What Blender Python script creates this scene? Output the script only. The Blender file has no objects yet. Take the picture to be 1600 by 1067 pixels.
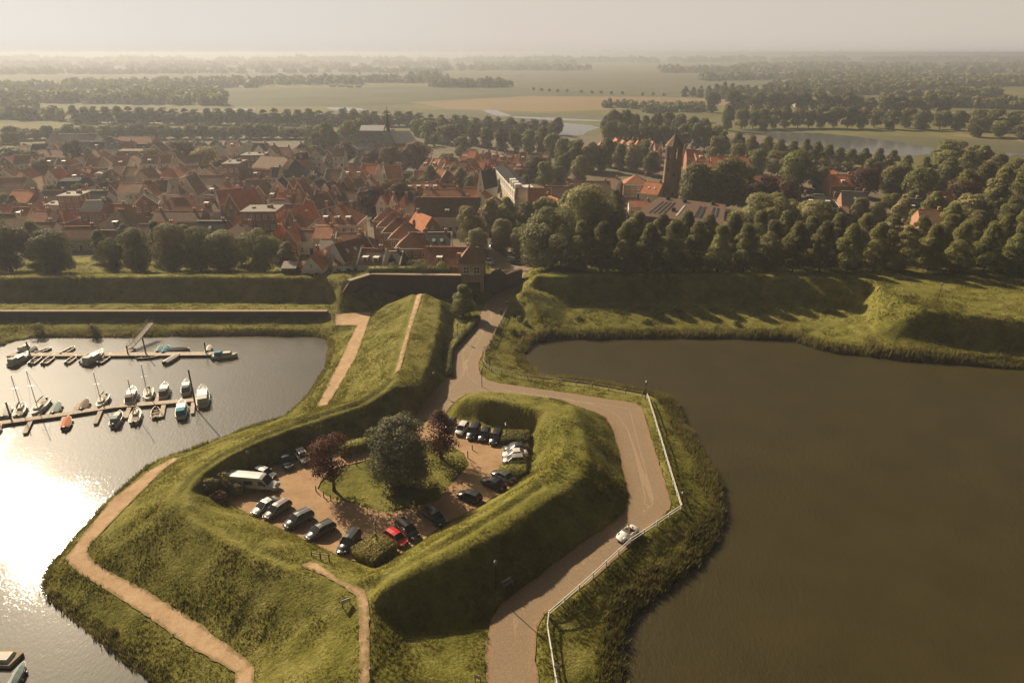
import bpy, bmesh, math, random
import numpy as np
from mathutils import Vector, Matrix
from mathutils.geometry import delaunay_2d_cdt
random.seed(7)
RNG = np.random.default_rng(11)
R = math.radians
SC = bpy.context.scene
COL = SC.collection

# ------------------------------------------------------------------ camera
CAM_H, CAM_F, CAM_P = 62.0, 1067.0, R(22.9)
cam_data = bpy.data.cameras.new('camera')
cam_data.lens = 24.0
cam_data.sensor_width = 36.0
cam_data.clip_start = 1.0
cam_data.clip_end = 60000.0
cam = bpy.data.objects.new('camera', cam_data)
COL.objects.link(cam)
cam.location = (0, 0, CAM_H)
cam.rotation_euler = (R(90) - CAM_P, 0, 0)
SC.camera = cam
SC.render.resolution_x, SC.render.resolution_y = 1024, 682

# ------------------------------------------------------------------ sky, sun, exposure
SUN_EL, SUN_AZ = 31.5, -40.0            # azimuth from +Y, negative = to the left
sun_dir = Vector((math.sin(R(SUN_AZ)) * math.cos(R(SUN_EL)), math.cos(R(SUN_AZ)) * math.cos(R(SUN_EL)), math.sin(R(SUN_EL))))
world = bpy.data.worlds.new('World')
SC.world = world
world.use_nodes = True
nt = world.node_tree
nt.nodes.clear()
w_out = nt.nodes.new('ShaderNodeOutputWorld')
w_bg = nt.nodes.new('ShaderNodeBackground')
w_sky = nt.nodes.new('ShaderNodeTexSky')
w_sky.sky_type = 'NISHITA'
w_sky.sun_disc = False
w_sky.sun_elevation = R(SUN_EL)
w_sky.sun_rotation = R(SUN_AZ)
w_sky.dust_density = 1.0
w_sky.air_density = 1.0
w_sky.ozone_density = 0.6
w_mix = nt.nodes.new('ShaderNodeMix')
w_mix.data_type = 'RGBA'
w_mix.blend_type = 'MULTIPLY'
w_mix.inputs['Factor'].default_value = 1.0
w_mix.inputs[7].default_value = (.95, 0.78, 0.62, 1)      # the photograph's warm grade of the sky light
nt.links.new(w_sky.outputs[0], w_mix.inputs[6])
nt.links.new(w_mix.outputs[2], w_bg.inputs['Color'])
w_bg.inputs['Strength'].default_value = 0.004
# the milky layer of summer haze low over the horizon, brighter towards the sun, and the glow around the sun
w_tc = nt.nodes.new('ShaderNodeTexCoord'); w_sep = nt.nodes.new('ShaderNodeSeparateXYZ'); nt.links.new(w_tc.outputs['Generated'], w_sep.inputs[0])
def w_ramp(src, stops):
    r = nt.nodes.new('ShaderNodeValToRGB'); e = r.color_ramp.elements
    while len(e) < len(stops): e.new(.5)
    for el, (pos, c) in zip(e, stops): el.position = pos; el.color = (*c, 1)
    nt.links.new(src, r.inputs['Fac']); return r.outputs[0]
def w_dot(vec):
    d = nt.nodes.new('ShaderNodeVectorMath'); d.operation = 'DOT_PRODUCT'; nt.links.new(w_tc.outputs['Generated'], d.inputs[0]); d.inputs[1].default_value = vec; return d.outputs['Value']
def w_math(op, a, b):
    n = nt.nodes.new('ShaderNodeMath'); n.operation = op
    for k, val in enumerate((a, b)):
        if isinstance(val, (int, float)): n.inputs[k].default_value = val
        else: nt.links.new(val, n.inputs[k])
    return n.outputs[0]
w_h = w_ramp(w_sep.outputs['Z'], [(0.0, (.93,)*3), (.02, (1,)*3), (.07, (1,)*3), (.12, (.38,)*3), (.22, (.12,)*3), (.45, (.055,)*3)])
w_a = w_ramp(w_math('MULTIPLY_ADD', w_dot((math.sin(R(SUN_AZ)), math.cos(R(SUN_AZ)), 0)), .5), [(0.0, (.24,.215,.185)), (.61, (.385,.345,.298)), (.885, (.42,.38,.338)), (.985, (.445,.435,.417)), (1.0, (.48,.475,.46))])
_ma = w_a.node.inputs['Fac'].links[0].from_node; _ma.inputs[2].default_value = .5
w_m2 = nt.nodes.new('ShaderNodeMix'); w_m2.data_type = 'RGBA'; w_m2.blend_type = 'MULTIPLY'; w_m2.inputs['Factor'].default_value = 1.0
nt.links.new(w_h, w_m2.inputs[6]); nt.links.new(w_a, w_m2.inputs[7])
w_bg2 = nt.nodes.new('ShaderNodeBackground'); nt.links.new(w_m2.outputs[2], w_bg2.inputs['Color']); w_bg2.inputs['Strength'].default_value = 1.0
w_glow = w_math('MULTIPLY', w_math('POWER', w_math('MAXIMUM', w_dot(tuple(sun_dir)), 0.0), 14.0), w_math('MULTIPLY', w_ramp(w_sep.outputs['Z'], [(.10, (0,)*3), (.30, (1,)*3)]), 1.7))
w_bg3 = nt.nodes.new('ShaderNodeBackground'); w_bg3.inputs['Color'].default_value = (1, .90, .76, 1); nt.links.new(w_glow, w_bg3.inputs['Strength'])
w_add = nt.nodes.new('ShaderNodeAddShader'); nt.links.new(w_bg.outputs[0], w_add.inputs[0]); nt.links.new(w_bg2.outputs[0], w_add.inputs[1])
w_add2 = nt.nodes.new('ShaderNodeAddShader'); nt.links.new(w_add.outputs[0], w_add2.inputs[0]); nt.links.new(w_bg3.outputs[0], w_add2.inputs[1])
nt.links.new(w_add2.outputs[0], w_out.inputs['Surface'])

sun_data = bpy.data.lights.new('sun', 'SUN')
sun_data.energy = 5.0
sun_data.angle = R(0.5)
sun_data.color = (1.0, 0.815, 0.575)
sun = bpy.data.objects.new('sun', sun_data)
COL.objects.link(sun)
sun.rotation_euler = sun_dir.to_track_quat('Z', 'Y').to_euler()

vs = SC.view_settings
vs.view_transform = 'Standard'
vs.look = 'None'
vs.exposure = 0.62
vs.gamma = 1.0
vs.use_curve_mapping = False
SC.cycles.max_bounces = 5
SC.cycles.diffuse_bounces = 2
SC.cycles.transparent_max_bounces = 12
SC.cycles.volume_bounces = 0
SC.cycles.sample_clamp_indirect = 4.0
SC.cycles.use_denoising = True
HAZE_D = 0.00034

# ------------------------------------------------------------------ placing helpers
CP, SP = math.cos(CAM_P), math.sin(CAM_P)
def P(u, v, z=0.0):
    """the point of the plane at height z seen at that place of the photograph (survey helper)"""
    k = (v - 533.5) / CAM_F
    y = (CAM_H - z) * (CP - k * SP) / (SP + k * CP)
    d = y * CP + (CAM_H - z) * SP
    return Vector(((u - 800) / CAM_F * d, y, z))
def depth(x, y, z): return y * CP + (CAM_H - z) * SP
def ppm(u, v, z=0.0):
    p = P(u, v, z)
    return CAM_F / depth(*p)
def ztop(y, v):
    """height of a thing standing at distance y whose top is seen at row v"""
    k = (v - 533.5) / CAM_F
    return CAM_H - y * (SP + k * CP) / (CP - k * SP)

ORD = ['first','second','third','fourth','fifth','sixth','seventh','eighth','ninth','tenth','eleventh','twelfth','thirteenth','fourteenth','fifteenth','sixteenth','seventeenth','eighteenth','nineteenth','twentieth']
TENS = {2:'twenty',3:'thirty',4:'forty',5:'fifty',6:'sixty',7:'seventy'}
def ordn(i):                       # 0-based
    if i < 20: return ORD[i]
    t, r = divmod(i + 1, 10)
    if r == 0: return {2:'twentieth',3:'thirtieth',4:'fortieth',5:'fiftieth',6:'sixtieth',7:'seventieth'}[t]
    return TENS[t] + '-' + ORD[r-1]

# ------------------------------------------------------------------ object helpers
def tag(o, label=None, cat=None, group=None, kind=None):
    if label: o['label'] = label
    if cat: o['category'] = cat
    if group: o['group'] = group
    if kind: o['kind'] = kind
    return o
def empty(name, loc=(0,0,0), rz=0.0, label=None, cat=None, group=None):
    o = bpy.data.objects.new(name, None)
    o.empty_display_size = 0.3
    COL.objects.link(o)
    o.location = loc
    o.rotation_euler = (0, 0, rz)
    return tag(o, label, cat, group)
def link(name, me, parent=None):
    o = bpy.data.objects.new(name, me)
    COL.objects.link(o)
    if parent: o.parent = parent
    return o
def copy_tree(o, parent=None, root=True):
    c = o.copy()
    COL.objects.link(c)
    if not root: c.parent = parent
    for ch in o.children: copy_tree(ch, c, False)
    return c
def np_mesh(name, verts, faces_flat, nper, mats, smooth=False, midx=None):
    """verts (N,3); faces as a flat index array of equal sided faces (or nper an array of loop totals)"""
    me = bpy.data.meshes.new(name)
    verts = np.asarray(verts, dtype=np.float32)
    ff = np.asarray(faces_flat, dtype=np.int32).ravel()
    me.vertices.add(len(verts)); me.vertices.foreach_set('co', verts.ravel())
    if np.isscalar(nper):
        nf = len(ff) // nper; tot = np.full(nf, nper, np.int32)
    else:
        tot = np.asarray(nper, np.int32); nf = len(tot)
    me.loops.add(len(ff)); me.loops.foreach_set('vertex_index', ff)
    st = np.concatenate(([0], np.cumsum(tot)[:-1])).astype(np.int32)
    me.polygons.add(nf)
    me.polygons.foreach_set('loop_start', st)
    me.polygons.foreach_set('loop_total', tot)
    if smooth: me.polygons.foreach_set('use_smooth', np.ones(nf, bool))
    if midx is not None: me.polygons.foreach_set('material_index', np.asarray(midx, np.int32))
    for m in (mats if isinstance(mats, (list, tuple)) else [mats]): me.materials.append(m)
    me.update(calc_edges=True)
    return me

class MB:
    """collects shapes; build() links them as ONE mesh"""
    def __init__(s): s.v = []; s.f = []; s.m = []
    def add(s, vs_, fs_, m=0):
        b = len(s.v); s.v += [tuple(v) for v in vs_]
        for f in fs_: s.f.append([b + i for i in f]); s.m.append(m)
    def box(s, cx, cy, cz, sx, sy, sz, rz=0.0, m=0, top=1.0, topy=None):
        """cz is the bottom"""
        topy = top if topy is None else topy
        c, n = math.cos(rz), math.sin(rz); vs_ = []
        for (z, t, ty) in ((cz, 1, 1), (cz + sz, top, topy)):
            for ax, ay in ((-1,-1),(1,-1),(1,1),(-1,1)):
                x, y = ax * sx / 2 * t, ay * sy / 2 * ty
                vs_.append((cx + x * c - y * n, cy + x * n + y * c, z))
        s.add(vs_, [(0,3,2,1),(4,5,6,7),(0,1,5,4),(1,2,6,5),(2,3,7,6),(3,0,4,7)], m)
    def bar(s, a, b, w, h=None, m=0, up=(0,0,1)):
        a, b = Vector(a), Vector(b); h = h or w
        d = (b - a).normalized(); up = Vector(up)
        if abs(d.dot(up)) > .98: up = Vector((1,0,0))
        sx = d.cross(up).normalized() * w / 2; sz = sx.cross(d).normalized() * h / 2
        vs_ = [a - sx - sz, a + sx - sz, a + sx + sz, a - sx + sz, b - sx - sz, b + sx - sz, b + sx + sz, b - sx + sz]
        s.add(vs_, [(0,1,2,3),(7,6,5,4),(0,4,5,1),(1,5,6,2),(2,6,7,3),(3,7,4,0)], m)
    def tube(s, pts, rads, n=8, m=0, cap=True):
        pts = [Vector(p) for p in pts]; b = len(s.v)
        for i, p in enumerate(pts):
            d = (pts[min(i+1, len(pts)-1)] - pts[max(i-1, 0)]).normalized()
            up = Vector((0,0,1)) if abs(d.z) < .9 else Vector((1,0,0))
            sx = d.cross(up).normalized(); sy = sx.cross(d).normalized()
            for k in range(n):
                a = 2 * math.pi * k / n
                s.v.append(tuple(p + (sx * math.cos(a) + sy * math.sin(a)) * rads[i]))
        for i in range(len(pts) - 1):
            for k in range(n):
                k2 = (k + 1) % n
                s.f.append([b + i*n + k, b + i*n + k2, b + (i+1)*n + k2, b + (i+1)*n + k]); s.m.append(m)
        if cap:
            s.f.append([b + k for k in range(n)][::-1]); s.m.append(m)
            s.f.append([b + (len(pts)-1)*n + k for k in range(n)]); s.m.append(m)
    def prism(s, poly, z0, z1, m=0, mtop=None):
        n = len(poly)
        vs_ = [(x, y, z0) for x, y in poly] + [(x, y, z1) for x, y in poly]
        s.add(vs_, [tuple(range(n))[::-1]], m)
        s.f.append([len(s.v) - n + i for i in range(n)]); s.m.append(m if mtop is None else mtop)
        b = len(s.v) - 2*n
        for i in range(n):
            j = (i + 1) % n
            s.f.append([b + i, b + j, b + n + j, b + n + i]); s.m.append(m)
    def sphere(s, c, r, n=10, k=6, m=0, sz=1.0, sx=1.0, sy=1.0):
        b = len(s.v)
        for i in range(k + 1):
            t = math.pi * i / k
            for j in range(n):
                a = 2 * math.pi * j / n
                s.v.append((c[0] + r*sx*math.sin(t)*math.cos(a), c[1] + r*sy*math.sin(t)*math.sin(a), c[2] + r*sz*math.cos(t)))
        for i in range(k):
            for j in range(n):
                j2 = (j+1) % n
                s.f.append([b+i*n+j, b+(i+1)*n+j, b+(i+1)*n+j2, b+i*n+j2]); s.m.append(m)
    def mesh(s, name, mats, smooth=False):
        me = bpy.data.meshes.new(name)
        me.from_pydata(s.v, [], s.f)
        for m in (mats if isinstance(mats, (list, tuple)) else [mats]): me.materials.append(m)
        me.polygons.foreach_set('material_index', s.m)
        if smooth: me.polygons.foreach_set('use_smooth', [True] * len(s.f))
        me.update()
        return me
    def build(s, name, mats, parent=None, smooth=False):
        return link(name, s.mesh(name, mats, smooth), parent)

# ------------------------------------------------------------------ materials
def new_mat(name):
    m = bpy.data.materials.new(name); m.use_nodes = True
    return m, m.node_tree, m.node_tree.nodes['Principled BSDF']
def noise(nt, scale, detail=4, rough=.6, coord=None):
    n = nt.nodes.new('ShaderNodeTexNoise'); n.inputs['Scale'].default_value = scale
    n.inputs['Detail'].default_value = detail; n.inputs['Roughness'].default_value = rough
    if coord is not None: nt.links.new(coord, n.inputs['Vector'])
    return n
def ramp(nt, fac, stops):
    r = nt.nodes.new('ShaderNodeValToRGB'); e = r.color_ramp.elements
    while len(e) < len(stops): e.new(.5)
    for el, (p, c) in zip(e, stops): el.position = p; el.color = (*c, 1)
    nt.links.new(fac, r.inputs['Fac']); return r
def mixc(nt, fac, a, b, blend='MIX'):
    n = nt.nodes.new('ShaderNodeMix'); n.data_type = 'RGBA'; n.blend_type = blend
    for sock, val in ((n.inputs['Factor'], fac), (n.inputs[6], a), (n.inputs[7], b)):
        if isinstance(val, (int, float)): sock.default_value = val
        elif isinstance(val, tuple): sock.default_value = (*val, 1)
        else: nt.links.new(val, sock)
    return n.outputs[2]
def math_n(nt, op, a, b=None):
    n = nt.nodes.new('ShaderNodeMath'); n.operation = op
    for i, val in enumerate((a, b)):
        if val is None: continue
        if isinstance(val, (int, float)): n.inputs[i].default_value = val
        else: nt.links.new(val, n.inputs[i])
    return n.outputs[0]
def bump(nt, bs, height, strength=.4, dist=.1):
    b = nt.nodes.new('ShaderNodeBump'); b.inputs['Strength'].default_value = strength; b.inputs['Distance'].default_value = dist
    nt.links.new(height, b.inputs['Height']); nt.links.new(b.outputs[0], bs.inputs['Normal'])
def simple(name, col, rough=.6, metal=0.0, var=.25, scale=3.0, spec=.5, rnd=.0, coat=0.0):
    """a colour broken up by two noises (wear, dirt); rnd varies value from object to object"""
    m, nt, bs = new_mat(name)
    tc = nt.nodes.new('ShaderNodeTexCoord')
    n = noise(nt, scale, 5, .65, tc.outputs['Object'])
    c2 = tuple(c * (1 - var) for c in col); c1 = tuple(min(1, c * (1 + var * .5)) for c in col)
    out = ramp(nt, n.outputs['Fac'], [(.32, c2), (.68, c1)]).outputs[0]
    if rnd:
        oi = nt.nodes.new('ShaderNodeObjectInfo')
        hsv = nt.nodes.new('ShaderNodeHueSaturation')
        mr = nt.nodes.new('ShaderNodeMapRange'); mr.inputs['To Min'].default_value = 1 - rnd; mr.inputs['To Max'].default_value = 1 + rnd
        nt.links.new(oi.outputs['Random'], mr.inputs['Value']); nt.links.new(mr.outputs[0], hsv.inputs['Value'])
        nt.links.new(out, hsv.inputs['Color']); out = hsv.outputs[0]
    nt.links.new(out, bs.inputs['Base Color'])
    bs.inputs['Roughness'].default_value = rough; bs.inputs['Metallic'].default_value = metal
    bs.inputs['Specular IOR Level'].default_value = spec
    if coat: bs.inputs['Coat Weight'].default_value = coat; bs.inputs['Coat Roughness'].default_value = .08
    return m
def ground_col(nt, stops, big=.045, mid=.35, fine=2.2):
    g = nt.nodes.new('ShaderNodeNewGeometry')
    a = noise(nt, big, 3, .6, g.outputs['Position']); b = noise(nt, mid, 4, .65, g.outputs['Position']); c = noise(nt, fine, 4, .7, g.outputs['Position'])
    f = math_n(nt, 'ADD', math_n(nt, 'MULTIPLY', a.outputs['Fac'], .35), math_n(nt, 'ADD', math_n(nt, 'MULTIPLY', b.outputs['Fac'], .4), math_n(nt, 'MULTIPLY', c.outputs['Fac'], .25)))
    return ramp(nt, f, stops).outputs[0], c, b

M = {}
GR_D, GR_M, GR_Y = (.068, .068, .011), (.168, .160, .032), (.30, .275, .090)
def mk_grass():
    m, nt, bs = new_mat('rough_grass')
    col, c, b = ground_col(nt, [(.36, GR_D), (.50, GR_M), (.66, GR_Y)])
    nt.links.new(col, bs.inputs['Base Color']); bs.inputs['Roughness'].default_value = .95; bs.inputs['Specular IOR Level'].default_value = .1
    bump(nt, bs, c.outputs['Fac'], .8, .35)
    return m
M['grass'] = mk_grass()
def leaf_mat(name, stops, transl=.26, big=.12, mid=.9, rnd=.24):
    m, nt, bs = new_mat(name)
    col, c, b = ground_col(nt, stops, big, mid, 3.0)
    oi = nt.nodes.new('ShaderNodeObjectInfo'); hsv = nt.nodes.new('ShaderNodeHueSaturation')
    mr = nt.nodes.new('ShaderNodeMapRange'); mr.inputs['To Min'].default_value = 1 - rnd; mr.inputs['To Max'].default_value = 1 + rnd
    mh = nt.nodes.new('ShaderNodeMapRange'); mh.inputs['To Min'].default_value = .5 - rnd * .07; mh.inputs['To Max'].default_value = .5 + rnd * .07
    nt.links.new(math_n(nt, 'FRACT', math_n(nt, 'MULTIPLY', oi.outputs['Random'], 7.31)), mh.inputs['Value']); nt.links.new(mh.outputs[0], hsv.inputs['Hue'])
    nt.links.new(oi.outputs['Random'], mr.inputs['Value']); nt.links.new(mr.outputs[0], hsv.inputs['Value']); nt.links.new(col, hsv.inputs['Color'])
    nt.links.new(hsv.outputs[0], bs.inputs['Base Color']); bs.inputs['Roughness'].default_value = .7; bs.inputs['Specular IOR Level'].default_value = .2
    tr = nt.nodes.new('ShaderNodeBsdfTranslucent'); mx = nt.nodes.new('ShaderNodeMixShader'); mx.inputs[0].default_value = transl
    nt.links.new(hsv.outputs[0], tr.inputs['Color'])
    nt.links.new(bs.outputs[0], mx.inputs[1]); nt.links.new(tr.outputs[0], mx.inputs[2])
    nt.links.new(mx.outputs[0], nt.nodes['Material Output'].inputs['Surface'])
    return m
M['tuft'] = leaf_mat('grass_blades', [(.38, (.085,.083,.014)), (.50, (.208,.192,.037)), (.62, (.37,.33,.11))], .45, .045, .35, 0)
M['reed'] = leaf_mat('reed_blades', [(.36, (0.105,0.093,0.027)), (.52, (0.210,0.188,0.053)), (.68, (0.390,0.315,0.135))], .35, .06, .5, 0)
M['leaf_lime'] = leaf_mat('lime_leaves', [(.36, (0.113,0.113,0.034)), (.52, (0.201,0.194,0.057)), (.68, (0.355,0.319,0.107))])
M['leaf_pale'] = leaf_mat('pale_leaves', [(.36, (0.182,0.178,0.072)), (.52, (0.304,0.284,0.121)), (.68, (0.486,0.436,0.203))])
M['leaf_copper'] = leaf_mat('copper_leaves', [(.36, (.060,.026,.016)), (.52, (.115,.048,.026)), (.68, (.20,.085,.042))], .26, .12, .9, .12)
M['leaf_silver'] = leaf_mat('silver_leaves', [(.36, (.09,.10,.05)), (.52, (.17,.175,.09)), (.68, (.31,.31,.19))])
M['leaf_brown'] = leaf_mat('brown_leaves', [(.36, (0.090,0.051,0.022)), (.52, (0.165,0.098,0.042)), (.68, (0.270,0.165,0.075))])
M['leaf_yellow'] = leaf_mat('yellow_leaves', [(.36, (0.300,0.240,0.072)), (.52, (0.456,0.372,0.132)), (.68, (0.600,0.504,0.216))])
M['hedge'] = leaf_mat('hedge_leaves', [(.36, (0.095,0.095,0.023)), (.52, (0.209,0.190,0.042)), (.68, (0.380,0.323,0.085))], .3, .3, 1.5)
M['bark'] = simple('bark', (.09,.07,.05), .95, var=.5, scale=6, spec=.1)
M['sand'] = simple('sandy_gravel', (.40,.25,.145), .95, var=.16, scale=1.2, spec=.15)
M['white'] = simple('white_paint', (.72,.70,.66), .5, var=.1)
M['cream'] = simple('cream_paint', (.55,.49,.40), .6, var=.12)
M['black'] = simple('black_paint', (.02,.02,.02), .45, var=.2)
M['steel'] = simple('grey_steel', (.32,.31,.30), .4, .6, var=.15)
M['wood'] = simple('weathered_wood', (.30,.24,.17), .85, var=.3, scale=2.5)
M['dark_wood'] = simple('dark_wood', (.08,.055,.035), .85, var=.4, scale=2.5)
M['skin'] = simple('skin', (.50,.30,.21), .55, var=.06)
M['hair'] = simple('brown_hair', (.06,.035,.02), .6, var=.2)
# ------------------------------------------------------------------ terrain: surveyed break lines (photo place, height)
SHORE_L = [(-900,590),(-500,560),(-150,546),(0,543),(22,534),(60,528),(150,529),(300,526),(420,525),(490,527),(508,531),(511,545),(505,575),(482,610),(455,638),(440,650),(400,663),(350,682),(300,702),(255,714),(225,730),(190,762),(150,802),(110,844),(75,882),(60,907),(63,932),(100,967),(150,1007),(190,1040),(225,1067),(300,1130),(420,1300)]
SHORE_R = [(985,1300),(982,1067),(972,1030),(980,990),(1008,950),(1048,915),(1093,885),(1123,850),(1134,800),(1123,751),(1107,720),(1089,695),(1065,646),(1051,624),(1019,613),(965,604),(900,594),(850,587),(829,574),(822,556),(834,536),(860,530),(950,529),(1050,528),(1150,529),(1235,531),(1262,542),(1300,551),(1400,561),(1500,569),(1600,579),(1800,604),(2200,650)]
Z_W = -2.5
chains = [
 [(u, v, Z_W) for u, v in SHORE_L], [(u, v, Z_W) for u, v in SHORE_R],
 # left: bank under the quay wall, ledge, rampart slope, crest
 [(-900,496,-.5),(0,496,-.5),(505,497,-.5),(525,505,-.3)],
 [(-900,514,-1.3),(0,514,-1.3),(500,514,-1.3)],
 [(-900,486.5,1.0),(0,486.5,1.0),(512,488,1.0)],
 [(-900,482.5,1.1),(0,482.5,1.1),(508,484,1.1)],
 [(-900,471,.5),(0,471,.5),(512,473,.5)],
 [(-1,-33.6,174.4,-.6),(-1,-27,174.8,-.6),(-1,-14.6,174.4,-.4),(-1,-13,173.5,-.2)],
 [(-1,-35,170.5,-.4),(-1,-27,171.5,-.4),(-1,-19,171.5,-.3)],
 [(-900,436,6),(0,434,6),(300,432,6),(505,434,6),(532,440,6)],
 [(-900,430.5,6),(0,430.5,6),(300,429,6),(430,430,6)],
 [(-900,427,2.5),(0,427,2.5),(425,427,2.5)],
 [(445,424,4.8),(520,421,5.5),(578,426,6.6),(700,426,6.6)],
 # plaza and harbour path, outer hill
 [(528,489,0),(580,487,0),(556,560,0),(513,633,0)],
 [(525,506,-.2),(558,508,0),(530,565,0),(493,636,0),(470,650,-.4)],
 [(648,458,4.6),(630,520,5),(611,584,5),(590,606,4.8),(560,624,4.5),(520,637,4.3),(480,650,4.2),(400,680,4.2),(345,706,4.2),(300,736,4.2),(272,768,4.2),(270,792,4.2),(330,832,4.2),(400,872,4.2),(450,893,3.8),(500,912,3.7),(538,930,3.7)],
 [(664,458,4.6),(645,520,5),(628,578,5),(610,608,5),(560,634,4.3),(480,660,4.2),(400,688,4.2),(352,714,4.2),(312,742,4.2),(292,768,4.2),(294,787,4.2),(350,815,4.2),(420,850,4.2),(465,868,3.8)],
 [(690,470,3.6),(684,520,4.0),(668,575,4.2),(655,604,3.6)],
 [(735,486,.3),(706,500,.4),(702,526,.4),(692,551,.4),(691,575,.3),(698,592,0),(682,609,0),(657,640,0),(640,662,0),(600,686,0),(540,704,0),(480,718,0),(430,728,0),(390,742,0),(356,764,0),(345,778,0),(365,792,0),(400,810,0),(440,828,0),(490,850,0),(520,866,.3),(545,876,0),(600,882,0),(650,852,0),(700,818,0),(740,797,0),(790,768,0),(828,742,0),(836,712,0),(832,676,0),(800,668,0),(745,658,0),(706,652,0)],
 # paths down
 [(267,716,-.6),(231,736,-.8),(171,783,-1),(110,860,-1),(101,872,-1),(115,890,-1),(182,932,-1),(245,974,-1),(297,1012,-1),(350,1040,-1),(367,1051,-1),(367,1067,-1),(367,1130,-1)],
 [(290,712,-.2),(256,733,-.6),(214,776,-1),(142,850,-1),(135,862,-1),(150,881,-1),(231,925,-1),(315,977,-1),(350,1005,-1),(385,1030,-1),(397,1044,-1),(397,1067,-1),(397,1130,-1)],
 [(480,880,3.6),(532,912,3.6),(556,932,3.6),(560,952,3.5),(560,1067,2.8),(560,1200,1)],
 [(494,878,3.2),(532,905,3.6),(572,921,3.8),(578,945,3.7),(577,1067,2.8),(577,1200,1)],
 # east rampart of the ravelin
 [(560,905,4.2),(600,902,5),(640,874,5),(700,836,5),(760,802,5),(820,764,5),(860,728,5),(880,700,5),(880,668,5),(850,645,4.6),(800,630,4.2),(750,622,4),(722,624,2.6)],
 [(590,926,5),(620,906,5),(674,882,5),(730,856,5),(782,830,5),(824,799,5),(880,765,5),(912,742,5),(918,715,5),(912,680,5),(903,652,5),(896,634,4.8),(860,622,4.2),(800,614,4),(750,611,3.8),(728,616,2.4)],
 [(690,652,0),(706,634,0),(716,624,0),(745,618,0),(824,627,0),(880,635,0),(920,642,0),(945,652,0),(958,672,0),(968,710,0),(979,762,0),(982,775,0),(976,802,0),(940,830,0),(897,858,0),(850,895,0),(810,922,0),(782,945,0),(768,967,0),(759,1003,0),(758,1067,0),(758,1200,0)],
 [(640,985,1.2),(700,985,.5),(735,985,.2)],
 # outer edge of the road
 [(842,1200,0),(842,1067,0),(837,1032,0),(840,981,0),(851,960,0),(927,905,0),(996,843,0),(1048,796,0),(1049,785,0),(1021,695,0),(1004,637,0),(993,630,0),(880,613,0),(782,599,0),(762,594,0),(750,585,0),(748,568,0),(755,550,0),(779,509,0),(794,485,0),(800,465,.6),(810,445,1.4),(826,421,2)],
 [(858,1200,.1),(866,1067,.1),(852,985,.1),(858,965,.1),(905,925,.1),(985,850,.1),(1064,797,.1),(1052,760,.1),(1012,624,.1),(1004,621,.1),(900,602,.1),(800,588,.1),(768,581,.1),(756,572,.1),(757,555,.1)],
 [(704,585,0),(706,548,0),(735,516,0),(748,499,0),(752,488,0),(762,467,.3),(785,455,.8),(800,440,1.4),(812,421,2)],
 # right rampart
 [(818,452,4.8),(836,432,6),(1000,430,6),(1200,432,6),(1368,440,6),(1374,452,6),(1440,484,6),(1600,500,6),(1800,521,6),(2300,570,6)],
 [(812,466,.2),(900,471,0),(1000,472,0),(1200,474,0),(1345,486,0),(1368,522,-.4),(1400,528,-.3),(1500,541,-.3),(1600,552,-.3),(1800,578,-.3),(2300,628,-.3)],
 [(845,428,6),(1000,427.5,6),(1368,427,6),(1390,423,6),(1600,421,6),(2200,418,6)],
 [(850,427,4.2),(1000,426,4.2),(1360,426,4.2)],
 [(1410,414,5),(1600,412,5),(2200,410,5)],
]
XA, XB, YA, YB, GS = -190.0, 205.0, 34.0, 262.0, 0.5
cv, cz, ce = [], [], []
def addv(x, y, z):
    for i, (a, b) in enumerate(cv):
        if abs(a - x) < .05 and abs(b - y) < .05: return i
    cv.append((x, y)); cz.append(z); return len(cv) - 1
for ch in chains:
    ids = [addv(*(p[1:] if len(p) == 4 else P(*p))) for p in ch]
    ce += [(a, b) for a, b in zip(ids, ids[1:]) if a != b]
far = [addv(x, 208 + (0 if x < 0 else 4), 2.0) for x in range(-240, 261, 20)]
ce += list(zip(far, far[1:]))
for x, y, z in ((-260, 20, -2.5), (260, 20, -2.5), (0, 20, 0), (-260, 300, 2), (260, 300, 2), (0, 300, 2), (-260, 120, -2.5), (260, 90, -2.5)): addv(x, y, z)
ov, oe, of, ovm, _, _ = delaunay_2d_cdt([Vector(c) for c in cv], ce, [], 0, 1e-4)
vz = []
for i, orig in enumerate(ovm):
    if orig: vz.append(cz[orig[0]])
    else:
        best = sorted(range(len(cv)), key=lambda j: (cv[j][0]-ov[i].x)**2 + (cv[j][1]-ov[i].y)**2)[:2]
        vz.append(sum(cz[j] for j in best) / 2)
NX, NY = int((XB - XA) / GS) + 1, int((YB - YA) / GS) + 1
gx = XA + GS * np.arange(NX); gy = YA + GS * np.arange(NY)
HZ = np.full((NY, NX), 2.0)
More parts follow.
